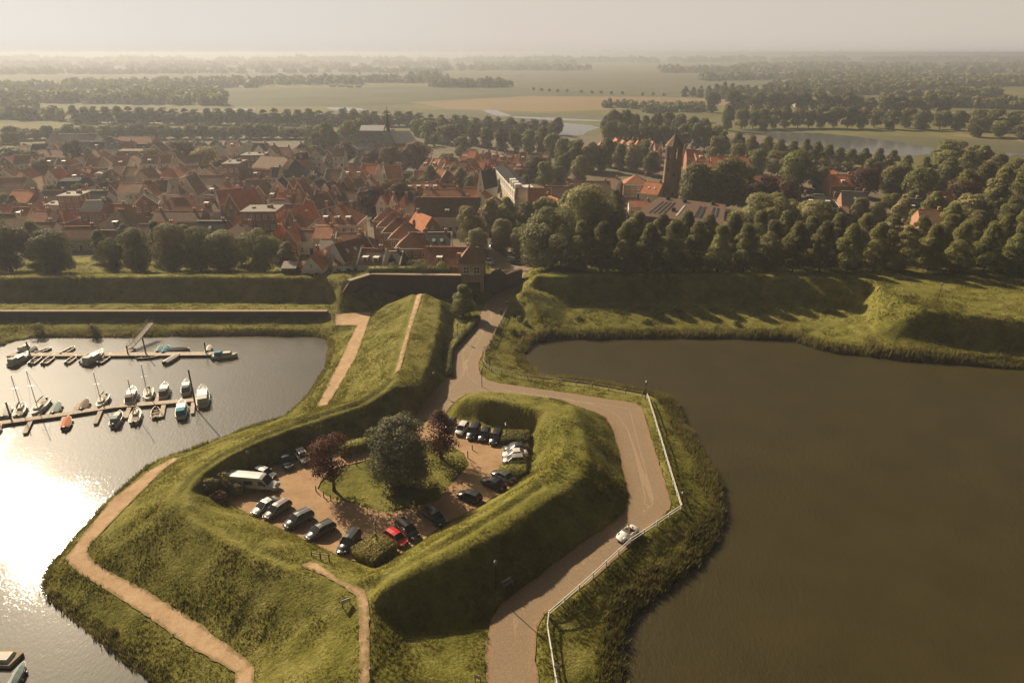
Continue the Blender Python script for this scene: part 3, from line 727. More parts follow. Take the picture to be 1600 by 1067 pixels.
row([(1070,135,152,12),(1082,136,152,12),(1094,134,153,12),(1106,134,154,12),(1118,130,154,14),(1130,128,155,14),(1142,130,155,14),(1154,132,156,14),(1166,132,156,14),(1178,133,156,14),(1190,132,157,14),(1202,132,157,14),(1214,134,158,14),(1226,132,158,14),(1240,134,158,16)], 'lime', '%s tree from the left in the dark windbreak before the woods', 'trees in the dark windbreak before the woods', 1.6)
# -- behind the old town: the regular far avenue, and a looser lighter row in front of it
row(lin(118,640,31,166,173,193,198,25,1.2,1.5), 'lime', '%s tree from the left in the far avenue behind the town', 'limes in the far avenue left of the steeple', 1.8)
row(lin(655,868,13,176,188,200,210,24,1.5,1.5), 'lime', '%s tree right of the steeple in the far avenue', 'limes in the far avenue right of the steeple', 1.8)
row(lin(20,500,27,199,195,219,217,25,4,4), 'pale', '%s tree from the left in the light row before the far avenue', 'light trees before the far avenue', 1.8)
row([(545,190,232,32,'pale'),(530,208,240,26,'pale'),(560,188,222,26,'round'),(540,222,256,30,'brown'),(675,190,222,30,'round'),(700,196,226,34,'round'),(652,190,214,18,'round'),(690,186,210,20,'round'),(720,196,224,22,'round'),(742,198,228,22,'round'),(762,202,232,24,'round'),(786,204,236,24,'round'),(806,206,238,24,'round'),(826,206,240,26,'round'),(846,202,242,26,'round'),(862,212,246,28,'round'),
  (872,186,212,14,'copper'),(858,192,212,12,'lime'),(880,220,262,28,'round'),(900,222,268,30,'round'),(920,225,268,28,'round'),(938,230,268,26,'round'),(952,218,262,28,'round'),(970,226,266,26,'round'),(988,230,270,28,'round'),(1005,222,262,24,'round'),(1016,240,276,26,'round'),(910,244,286,34,'round'),(838,246,282,36,'brown'),(852,256,296,30,'round'),(872,262,292,24,'round'),(880,240,280,24,'round')], 'round',
  '%s round tree from the left in the belt between steeple and brick tower', 'round trees between the steeple and the brick tower', 1.8)
for u, vt, vb, w, k, lb in [(584,236,272,32,'copper','copper beech below the slate church roof on the left'),(614,232,276,36,'brown','brown beech directly below the church'),(652,222,268,46,'brown','broad brown beech right of the church'),
 (628,256,268,20,'brown','small brown tree under the broad brown beech'),(583,292,342,44,'copper','reddish beech behind the long row of hipped roofs, left one of the pair'),(628,287,336,36,'copper','darker reddish beech behind the hipped roofs, right one of the pair'),
 (608,270,298,24,'pale','grey green tree before the terraced gables'),(325,232,272,40,'yellow','bright yellow tree standing among roofs at left'),(290,222,262,40,'brown','brown tree left of the bright yellow tree'),
 (242,232,268,34,'pale','conical pale tree below the white gabled house'),(700,240,268,32,'pale','pale tree at the right of the brown beeches'),(672,262,300,22,'round','dark tree before the grey terrace'),
 (720,262,300,30,'greyish','grey tree left of the white pointed gable'),(722,298,322,16,'cone','small conical evergreen between brown roofs'),(706,262,296,24,'round','dark tree among orange roofs'),
 (540,168,186,12,'cone','small conical tree left of the steeple'),(120,222,262,30,'brown','brown tree among the misty roofs at far left'),(20,232,262,50,'round','misty round tree at the left edge'),(55,236,268,34,'pale','misty pale tree near the left edge'),
 (145,232,272,22,'greyish','tall grey tree among the misty roofs'),(18,198,232,28,'lime','misty pointed tree at the left edge'),(70,252,290,30,'brown','faded brown tree above the dark arched roof'),(95,262,282,26,'brown','faded brown tree left of the white roofs'),
 (480,322,345,14,'pale','small courtyard tree between gables'),(420,314,332,16,'pale','small garden tree before the white gable'),(345,250,280,30,'brown','brown shadowed tree right of the yellow tree'),(372,262,290,20,'round','dark tree by the flat roofed tower house'),
 (515,196,240,26,'round','round tree left of the church'),(498,205,240,24,'pale','pale tree behind the town hall spire'),(722,216,240,22,'round','round tree left of the skylight roofs'),(820,275,292,14,'round','dark clipped tree right of the slate roof')]:
    tree_px(u, vt, vb, w, k, lb, 2.0)
tree_px(724, 446, 493, 40, 'lime', 'single young lime on the lawn before the gatehouse', .4)
# -- trees in the car park
def detailed_tree(u, v, H, W, prof, h0, n, size, lobes, mat, lr, sp, name, label):
    p = on(u, v); root = empty(name, tuple(p), label=label, cat='tree')
    link('crown', crown_mesh('crown', prof, H, W, h0, n, size, lobes, M[mat], lr, sp), root)
    link('trunk', trunk_mesh('trunk', H, W, h0), root)
    return root
detailed_tree(522, 766, 9.6, 7.8, 'round', 2.0, 5200, .30, 40, 'leaf_copper', .16, .35, 'copper_beech_tree', 'small copper beech with thin trunk at the left end of the car park lawn')
detailed_tree(690, 716, 9.0, 7.6, 'lime', 1.4, 5200, .30, 40, 'leaf_copper', .16, .35, 'copper_beech_tree', 'copper beech on the right side of the car park lawn')
detailed_tree(628, 758, 11.8, 11.6, 'wide', .4, 22000, .36, 110, 'leaf_silver', .13, .30, 'silver_leaved_tree', 'large spreading silvery green tree in the middle of the car park')

# -- hedges
def hedge(pts, h, label, dens=55, group=None, z=None, leaf=.22):
    """pts: photo places of the footprint"""
    w = [on(u, v) if z is None else P(u, v, z) for u, v in pts]
    poly = [(p.x, p.y) for p in w]; zb = min(p.z for p in w) - .1; zt = max(p.z for p in w) + h
    area = abs(sum(poly[i][0]*poly[(i+1) % len(poly)][1] - poly[(i+1) % len(poly)][0]*poly[i][1] for i in range(len(poly)))) / 2
    if sum(poly[i][0]*poly[(i+1) % len(poly)][1] - poly[(i+1) % len(poly)][0]*poly[i][1] for i in range(len(poly))) < 0: poly = poly[::-1]
    b = MB(); b.prism([(x, y) for x, y in poly], zb, zt - .12)
    core_v, core_f = b.v, b.f
    x0, x1 = min(p[0] for p in poly), max(p[0] for p in poly); y0, y1 = min(p[1] for p in poly), max(p[1] for p in poly)
    n = int((x1-x0)*(y1-y0)*dens); X = RNG.uniform(x0, x1, n); Y = RNG.uniform(y0, y1, n); ok = inside(poly, X, Y)
    X, Y = X[ok], Y[ok]; Z = zt - .1 + .18*vnoise(X, Y, 1.1, 5) + RNG.uniform(-.06, .08, len(X))
    pos = [np.column_stack([X, Y, Z])]; nr = [np.tile([0, 0, 1.], (len(X), 1))]
    for i in range(len(poly)):
        a, c = np.array(poly[i]), np.array(poly[(i+1) % len(poly)]); L = np.linalg.norm(c - a); k = int(L * (zt - zb) * dens * .8)
        if k < 1: continue
        t = RNG.random(k); q = a + (c - a) * t[:, None]; nn = np.array([c[1]-a[1], a[0]-c[0]]) / max(L, 1e-6)
        q = q + nn * RNG.uniform(-.05, .14, (k, 1))
        pos.append(np.column_stack([q, RNG.uniform(zb, zt, k)])); nr.append(np.tile([*nn, .3], (k, 1)))
    pos, nr = np.vstack(pos), np.vstack(nr)
    lv = leaf_cards(pos, nr, leaf, .35, .8)
    nf = [len(f) for f in core_f]; tot = np.array(nf + [4] * len(pos))
    flat = [i for f in core_f for i in f] + list(range(len(core_v), len(core_v) + len(lv)))
    o = link('hedge', np_mesh('hedge', np.vstack([np.array(core_v), lv]), flat, tot, M['hedge']))
    return tag(o, label, 'hedge', group)
hedge([(550,868),(590,844),(620,860),(582,886)], .95, 'clipped square hedge beside the red car')
hedge([(786,680),(827,680),(826,695),(784,696)], 1.25, 'clipped hedge block at the right end of the upper row of cars')
hedge([(781,733),(822,732),(821,743),(802,750),(780,743)], 1.0, 'clipped hedge block below the silver sports car')
hedge([(529,702),(560,696),(602,688),(606,697),(575,704),(533,714)], 1.3, 'long hedge along the back of the car park behind the copper beech')
hedge([(576,428),(702,428),(702,424),(576,424)], 1.6, 'long dark hedge on top of the brick bastion wall', 22, None, 6.5, .32)
hr = [(750,500),(737,517),(708,549),(705,570),(706,588),(697,588),(696,566),(699,545),(728,514),(743,498)]
hedge(hr, 1.0, 'low hedge along the left side of the road to the gatehouse', 45)

# -- shrubs
def shrub(u, v, H, W, mat, label, group=None, name='shrub', z0=None, n=900):
    p = on(u, v) if z0 is None else P(u, v, z0)
    me = crown_mesh('shrub', 'wide', H, W, 0, n, .32, 14, M[mat], .24, .1)
    o = link(name, me); o.location = (p.x, p.y, p.z - .2); return tag(o, label, 'shrub', group)
shrub(60, 522, 2.8, 4.2, 'leaf_lime', 'dark rounded shrub on the harbour bank near the left edge')
shrub(147, 524, 3.0, 3.6, 'leaf_lime', 'dark shrub on the harbour bank left of the gangway')
shrub(655, 424, 3.4, 7.5, 'leaf_pale', 'large pale shrub standing behind the hedge on the brick bastion', z0=6.5, n=1800)
shrub(690, 424, 2.4, 4.5, 'leaf_pale', 'smaller pale shrub left of the gatehouse', z0=6.5)
shrub(616, 424, 2.4, 4, 'leaf_pale', 'small grey shrub at the left of the bastion hedge', z0=6.5)
for i, (u, v, h, w, m_) in enumerate([(352,772,2.0,3.6,'leaf_brown'),(370,770,1.8,3,'leaf_pale'),(345,758,2.2,4,'leaf_lime'),(362,752,1.6,3.2,'leaf_lime'),(340,782,1.5,2.6,'leaf_brown'),(384,748,1.5,3,'leaf_lime'),(330,765,1.8,3,'leaf_lime')]):
    shrub(u, v, h, w, m_, '%s wild bush behind the parked van, counted from the lower left' % ordn(i), 'wild bushes behind the parked van')
for i, (u, v) in enumerate([(812,500),(822,508),(806,492),(800,520),(815,522),(1150,508),(1118,516),(905,498),(1098,520),(1010,504)]):
    shrub(u, v, random.uniform(.9, 1.6), random.uniform(1.8, 3.4), 'leaf_lime', '%s low bush on the grassy berm below the right rampart' % ordn(i), 'low bushes on the berm below the right rampart', n=420)

# -- grass, tall herbs and reeds (nobody could count the blades)
wetf = wet.astype(float)
def edt(mask, maxd):
    """rough distance (in metres) from every cell to the mask"""
    d = np.where(mask, 0.0, 1e6)
    for _ in range(int(maxd / GS) + 1):
        q = np.pad(d, 1, constant_values=1e6)
        d = np.minimum(d, np.minimum.reduce([q[:-2,1:-1], q[2:,1:-1], q[1:-1,:-2], q[1:-1,2:]]) + GS)
        d = np.minimum(d, np.minimum.reduce([q[:-2,:-2], q[2:,2:], q[2:,:-2], q[:-2,2:]]) + GS * 1.414)
    return d
shore_d = edt(wet, 8)
soft_p = blur(paved.astype(float), 1)
def blades(name, X, Y, hgt, wid, nb, mat, lean=.35, spread=.22, label=None):
    n = len(X); Z = hz(X, Y) - .06
    X = np.repeat(X, nb); Y = np.repeat(Y, nb); Z = np.repeat(Z, nb); h = np.repeat(hgt, nb) * RNG.uniform(.55, 1.15, n*nb)
    a = RNG.uniform(0, 2*np.pi, n*nb); r = RNG.uniform(0, 1, n*nb) * spread * np.clip(h / .5, .7, 2)
    bx, by = X + np.cos(a)*r, Y + np.sin(a)*r
    t = RNG.uniform(0, 2*np.pi, n*nb); w = wid * RNG.uniform(.6, 1.3, n*nb) * np.clip(h / .4, .8, 2.2)
    lx, ly = (np.cos(a)*lean + .18) * h * RNG.uniform(.2, 1.2, n*nb), (np.sin(a)*lean - .10) * h * RNG.uniform(.2, 1.2, n*nb)
    v = np.stack([np.column_stack([bx - np.cos(t)*w, by - np.sin(t)*w, Z]), np.column_stack([bx + np.cos(t)*w, by + np.sin(t)*w, Z]), np.column_stack([bx + lx, by + ly, Z + h])], 1).reshape(-1, 3)
    o = link(name, np_mesh(name, v, np.arange(len(v)), 3, mat)); tag(o, label, None, None, 'stuff'); return o
def cand(y0, y1, dens):
    n = int((y1 - y0) * 330 * dens); X = RNG.uniform(-165, 165, n); Y = RNG.uniform(y0, y1, n)
    d = depth(X, Y, 0); ok = np.abs(X) < d * .78 + 4
    return X[ok], Y[ok]
def at_grid(a, X, Y):
    i = np.clip(((X - XA) / GS + .5).astype(int), 0, NX - 1); j = np.clip(((Y - YA) / GS + .5).astype(int), 0, NY - 1); return a[j, i]
gxs, gys, ghs = [], [], []
for y0, y1, dn in ((46, 80, 13), (80, 115, 10), (115, 160, 6), (160, 205, 4)):
    X, Y = cand(y0, y1, dn)
    sp_ = at_grid(soft_p, X, Y); sd = at_grid(shore_d, X, Y); isl = at_grid(m_isle.astype(float), X, Y); tk = at_grid(track, X, Y)
    ok = (sp_ < .35 + .3 * RNG.random(len(sp_))) & (sd > .2) & (tk > .45)
    X, Y, isl, tk = X[ok], Y[ok], isl[ok], tk[ok]
    tall = .68 * np.clip(.36 + .55 * vnoise(X, Y, 7, 21) + .6 * vnoise(X, Y, 2.2, 22), .12, .75) * (1 + (y0 > 110) * .3)
    tall = np.where(isl > .5, .12, tall); tall *= np.clip(tk / 1.6, .4, 1)
    keep = RNG.random(len(X)) < np.where(isl > .5, .5, 1)
    gxs.append(X[keep]); gys.append(Y[keep]); ghs.append(tall[keep])
GXs, GYs, GHs = np.concatenate(gxs), np.concatenate(gys), np.concatenate(ghs)
blades('grass', GXs, GYs, GHs, .05, 6, M['tuft'], label='rough grass covering the ramparts')
X, Y = cand(46, 175, 9); sd = at_grid(shore_d, X, Y); sp_ = at_grid(soft_p, X, Y)
rt = X > P(700, 700)[0]
lim = np.where(rt, 3.6, 1.8)
ok = (sd > .3) & (sd < lim + 1.6 * vnoise(X, Y, 5, 31)) & (sp_ < .1); X, Y, rt = X[ok], Y[ok], rt[ok]
blades('reeds', X, Y, np.where(rt, 1.0, .6) * (1 + .8 * vnoise(X, Y, 4, 33)), .045, 8, M['reed'], .3, .3, 'reeds and tall herbs along the water edge')
# reddish dry reed plumes on the far bank of the moat
X, Y = cand(140, 175, 5); sd = at_grid(shore_d, X, Y); ok = (sd > .2) & (sd < 3.2) & (X > 5); X, Y = X[ok], Y[ok]
blades('reeds', X, Y, 1.9 * (1 + .6 * vnoise(X, Y, 5, 35)), .07, 6, M['reed'], .15, .3, 'tall reeds on the far bank of the moat')
# ------------------------------------------------------------------ the country beyond
Z_T = 2.0
def flat(name, pts, mat, z, kind='structure', lab=None):
    b = MB(); w = [P(u, v, z) for u, v in pts]
    a = sum(w[i].x * w[(i+1) % len(w)].y - w[(i+1) % len(w)].x * w[i].y for i in range(len(w)))
    if a < 0: w = w[::-1]
    b.add([(p.x, p.y, z) for p in w], [tuple(range(len(w)))])
    return tag(b.build(name, mat), lab, None, None, kind)
def field_mat(name, a, b, s=.008):
    m, nt, bs = new_mat(name); g = nt.nodes.new('ShaderNodeNewGeometry')
    n1 = noise(nt, s, 5, .6, g.outputs['Position']); n2 = noise(nt, .09, 4, .7, g.outputs['Position'])
    f = math_n(nt, 'ADD', math_n(nt, 'MULTIPLY', n1.outputs['Fac'], .6), math_n(nt, 'MULTIPLY', n2.outputs['Fac'], .4))
    nt.links.new(ramp(nt, f, [(.38, a), (.62, b)]).outputs[0], bs.inputs['Base Color']); bs.inputs['Roughness'].default_value = .95; bs.inputs['Specular IOR Level'].default_value = .1
    return m
M['far_grass'] = field_mat('far_grass', (0.098,0.094,0.034), (0.182,0.169,0.065))
M['field_light'] = field_mat('light_field', (.095,.094,.052), (.135,.13,.075))
M['field_brown'] = field_mat('ploughed_field', (0.204,0.144,0.084), (0.252,0.186,0.108))
M['field_mid'] = field_mat('meadow', (.075,.080,.042), (.115,.115,.062))
b_ = MB(); XF, YF = 11500, 19000
b_.add([(-XF, 258, 1.9), (XF, 258, 1.9), (XF, YF, 1.9), (-XF, YF, 1.9)], [(0,1,2,3)])
tag(b_.build('ground', M['far_grass']), kind='structure')
for sx in (-1, 1):     # ground left and right of the surveyed part
    b_ = MB(); x0 = XA if sx < 0 else XB
    q = [(x0, 190, 1.9), (x0 + sx*3000, 190, 1.9), (x0 + sx*3000, 258, 1.9), (x0, 258, 1.9)]
    b_.add(q if sx > 0 else q[::-1], [(0,1,2,3)]); tag(b_.build('ground', M['far_grass']), kind='structure')
zf = 1.95
flat('field', [(360,140),(700,134),(900,138),(1190,146),(1060,152),(900,150),(740,160),(560,166),(330,166)], M['field_mid'], zf)
flat('field', [(820,112),(1000,113),(1190,122),(1230,128),(1060,150),(830,140),(790,128)], M['field_light'], zf+.01)
flat('field', [(640,160),(830,150),(1060,153),(1240,160),(1120,166),(1000,170),(860,175),(700,170)], M['field_brown'], zf+.02)
flat('field', [(560,168),(720,172),(860,178),(1010,180),(1100,184),(1000,192),(800,186),(600,180)], M['field_light'], zf+.03)
flat('field', [(0,113),(300,110),(640,112),(820,118),(760,126),(380,128),(0,128)], M['field_light'], zf+.01)
flat('field', [(1200,210),(1400,212),(1600,222),(1750,235),(1750,262),(1600,244),(1480,240),(1300,214)], M['field_light'], zf+.02)
flat('field', [(0,168),(110,172),(520,178),(520,186),(0,188)], M['field_light'], zf+.02)
def mk_pond():
    m, nt, bs = new_mat('pond_water'); bs.inputs['Base Color'].default_value = (.12,.125,.12,1); bs.inputs['Roughness'].default_value = .12; bs.inputs['IOR'].default_value = 1.33
    g = nt.nodes.new('ShaderNodeNewGeometry'); n1 = noise(nt, .5, 3, .6, g.outputs['Position']); bump(nt, bs, n1.outputs['Fac'], .04, .1)
    return m
M['pond'] = mk_pond()
zw = zf + .06
flat('pond_water', [(1148,208),(1200,207),(1280,208),(1340,214),(1400,222),(1465,232),(1460,240),(1420,245),(1380,243),(1330,238),(1250,228),(1190,218),(1150,213)], M['pond'], zw)
flat('pond_water', [(848,193),(880,192),(925,196),(938,200),(918,206),(905,216),(895,222),(868,220),(862,208)], M['pond'], zw)
flat('river_water', [(752,172),(775,172),(800,181),(790,182),(770,180)], M['pond'], zw)
flat('river_water', [(800,182),(860,184),(940,188),(938,190),(860,188),(802,184)], M['pond'], zw)
flat('river_water', [(508,168),(560,169),(575,172),(545,174),(515,171)], M['pond'], zw)
flat('river_water', [(360,170),(398,170),(398,173),(362,172)], M['pond'], zw)
flat('river_water', [(1455,244),(1600,238),(1750,242),(1750,246),(1600,243),(1460,249)], M['pond'], zw)
flat('river_water', [(1080,190),(1125,191),(1122,194),(1082,193)], M['pond'], zw)
flat('road', [(1490,210),(1600,218),(1750,228),(1750,232),(1600,222),(1490,213)], M['field_brown'], zw)
# far woods: masses of crowns that run together, one object each
def woodland(specs, size=1.0, mat='leaf_lime', label=None):
    pos, nr, sz = [], [], []
    for (u0, v0, u1, v1, n, h, w) in specs:
        for i in range(n):
            t = random.random(); u = u0 + (u1-u0)*t + random.uniform(-3, 3); v = v0 + (v1-v0)*t + random.uniform(-1.2, 1.2)
            p = P(u, v, 1.9); dd = depth(p.x, p.y, 2); k = int(min(130, max(26, 60000 / dd)))
            hh = h * random.uniform(.7, 1.25); ww = w * random.uniform(.7, 1.3); d = rand_dirs(k); d[:, 2] = np.abs(d[:, 2])
            rr = RNG.uniform(.6, 1.05, k)[:, None]
            c = np.array([p.x, p.y, 1.9 + hh * .32])
            pos.append(c + d * rr * np.array([ww/2, ww/2, hh * .68]) - np.array([0, 0, 1]) * (RNG.random((k, 1)) < .3) * hh * .25); nr.append(d); sz += [ww * .36 * (1 if dd < 900 else 1.25)] * k
    pos, nr, sz = np.vstack(pos), np.vstack(nr), np.array(sz)
    v = leaf_cards(pos, nr, sz, .5, .8)
    o = link('woodland', np_mesh('woodland', v, np.arange(len(v)), 4, M[mat])); return tag(o, label, None, None, 'stuff')
woodland([(-60,152,350,158,150,13,13),(-60,158,350,164,120,13,13),(160,146,350,150,60,13,13),(0,140,420,136,130,13,15),(100,134,520,132,70,14,17)], label='misty woods left of the meadows')
woodland([(300,132,700,128,120,14,16),(480,130,560,132,30,16,16),(530,128,700,130,60,14,15),(675,136,800,136,60,15,14),(640,128,690,126,20,22,14)], label='strip of woods beyond the meadow')
woodland([(1120,152,1420,146,130,12,13),(1200,142,1500,140,150,13,15),(1240,134,1650,134,190,13,16),(1300,126,1650,128,190,14,18),(1100,126,1400,120,130,14,20),(1460,166,1650,172,60,12,13),(1380,158,1560,150,80,12,14),(1460,150,1520,150,20,12,14)], label='wooded suburb on the right')
woodland([(-100,116,700,113,170,14,30),(690,110,920,110,110,18,26),(1030,113,1170,114,100,20,24),(1100,112,1650,114,220,16,30),(1150,106,1650,107,200,18,44),(-100,104,900,103,160,18,60),(0,98,1600,97,240,24,110),(-100,108,600,108,80,16,40)], label='distant woods fading into the haze')
woodland([(935,168,1100,172,34,8,9),(1010,176,1100,174,20,9,10),(-60,184,100,188,40,11,12),(-60,170,60,170,30,12,12)], label='scrub and low trees beyond the ponds')
row([(u, v, v + 4.5, 5) for u, v in ((834,137),(846,138),(858,139),(871,140),(886,140),(908,141),(925,142),(939,142),(955,143),(972,143),(1004,145),(1020,145),(1037,146))], 'round', '%s small tree from the left in the line along the ploughed field', 'small trees in the line along the ploughed field', 1.95)

# ------------------------------------------------------------------ buildings
def roof_mat(name, a, b, rough=.8):
    m, nt, bs = new_mat(name); tc = nt.nodes.new('ShaderNodeTexCoord')
    n1 = noise(nt, .6, 4, .7, tc.outputs['Object']); n2 = noise(nt, 3.5, 3, .8, tc.outputs['Object'])
    c = ramp(nt, math_n(nt, 'ADD', math_n(nt, 'MULTIPLY', n1.outputs['Fac'], .55), math_n(nt, 'MULTIPLY', n2.outputs['Fac'], .45)), [(.36, a), (.64, b)]).outputs[0]
    oi = nt.nodes.new('ShaderNodeObjectInfo'); hsv = nt.nodes.new('ShaderNodeHueSaturation'); mr = nt.nodes.new('ShaderNodeMapRange')
    mr.inputs['To Min'].default_value = .72; mr.inputs['To Max'].default_value = 1.25
    nt.links.new(oi.outputs['Random'], mr.inputs['Value']); nt.links.new(mr.outputs[0], hsv.inputs['Value']); nt.links.new(c, hsv.inputs['Color'])
    wv = nt.nodes.new('ShaderNodeTexWave'); wv.bands_direction = 'Z'; wv.inputs['Scale'].default_value = 3.2; wv.inputs['Distortion'].default_value = 1.5; nt.links.new(tc.outputs['Object'], wv.inputs['Vector'])
    nt.links.new(mixc(nt, .14, hsv.outputs[0], wv.outputs['Color'], 'MULTIPLY'), bs.inputs['Base Color']); bs.inputs['Roughness'].default_value = rough; bs.inputs['Specular IOR Level'].default_value = .12
    bump(nt, bs, wv.outputs['Fac'], .25, .03)
    return m
M['r_orange'] = roof_mat('orange_pantiles', (0.345,0.121,0.052), (0.575,0.230,0.098))
M['r_red'] = roof_mat('red_brown_pantiles', (0.221,0.098,0.055), (0.403,0.189,0.101))
M['r_brown'] = roof_mat('brown_tiles', (0.162,0.101,0.065), (0.270,0.169,0.105))
M['r_slate'] = roof_mat('dark_slate', (0.046,0.047,0.047), (0.098,0.096,0.091), .9)
M['r_light'] = roof_mat('light_roofing', (.24,.215,.185), (.34,.31,.27), .8)
def wall_mat(name, a, b, brick=True):
    m, nt, bs = new_mat(name); tc = nt.nodes.new('ShaderNodeTexCoord')
    n1 = noise(nt, .5, 4, .7, tc.outputs['Object']); c = ramp(nt, n1.outputs['Fac'], [(.3, a), (.7, b)]).outputs[0]
    if brick:
        n2 = noise(nt, 9, 2, .8, tc.outputs['Object']); c = mixc(nt, .3, c, ramp(nt, n2.outputs['Fac'], [(.4, tuple(x*.5 for x in a)), (.6, tuple(x*1.4 for x in b))]).outputs[0])
    oi = nt.nodes.new('ShaderNodeObjectInfo'); hsv = nt.nodes.new('ShaderNodeHueSaturation'); mr = nt.nodes.new('ShaderNodeMapRange')
    mr.inputs['To Min'].default_value = .85; mr.inputs['To Max'].default_value = 1.12
    nt.links.new(oi.outputs['Random'], mr.inputs['Value']); nt.links.new(mr.outputs[0], hsv.inputs['Value']); nt.links.new(c, hsv.inputs['Color'])
    nt.links.new(hsv.outputs[0], bs.inputs['Base Color']); bs.inputs['Roughness'].default_value = .9; bs.inputs['Specular IOR Level'].default_value = .2
    return m
M['w_brick'] = wall_mat('brown_brick', (0.210,0.119,0.077), (0.322,0.189,0.119))
M['w_red'] = wall_mat('red_brick', (0.336,0.174,0.108), (0.456,0.252,0.156))
M['w_white'] = wall_mat('white_plaster', (.62,.60,.56), (.76,.73,.68), False)
M['w_cream'] = wall_mat('cream_plaster', (0.504,0.432,0.336), (0.624,0.552,0.444), False)
M['w_grey'] = wall_mat('grey_plaster', (0.360,0.348,0.324), (0.480,0.456,0.420), False)
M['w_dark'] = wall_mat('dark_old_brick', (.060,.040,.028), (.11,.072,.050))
m_, nt_, bs_ = new_mat('window_glass'); bs_.inputs['Base Color'].default_value = (.03,.032,.035,1); bs_.inputs['Roughness'].default_value = .12; M['glass'] = m_
ROOFN = {'r_orange': 'orange', 'r_red': 'red-brown', 'r_brown': 'brown', 'r_slate': 'dark slate', 'r_light': 'light flat'}
WALLN = {'w_brick': 'brown brick', 'w_red': 'red brick', 'w_white': 'white', 'w_cream': 'cream', 'w_grey': 'grey plastered', 'w_dark': 'dark brick'}
_win = {}
def window_mesh(w, h, cols=2, rows=2):
    k = (round(w, 1), round(h, 1), cols, rows)
    if k not in _win:
        b = MB(); t = .13
        b.box(0, .02, 0, w, .06, h, m=1)
        for x in np.linspace(-w/2 + t/2, w/2 - t/2, cols + 1): b.box(x, -.05, 0, t, .10, h)
        for z in np.linspace(0, h - t, rows + 1): b.box(0, -.055, z, w, .11, t)
        b.box(0, -.08, -.1, w + .3, .2, .1)
        _win[k] = b.mesh('window', [M['white'], M['glass']])
    return _win[k]
def put_window(parent, x, y, z, face, w=1.0, h=1.5, cols=2, rows=2, name='window'):
    """face: 0 = -Y, 1 = +X, 2 = +Y, 3 = -X"""
    o = link(name, window_mesh(w, h, cols, rows), parent); o.location = (x, y, z); o.rotation_euler = (0, 0, face * math.pi / 2); return o
HOUSES = []
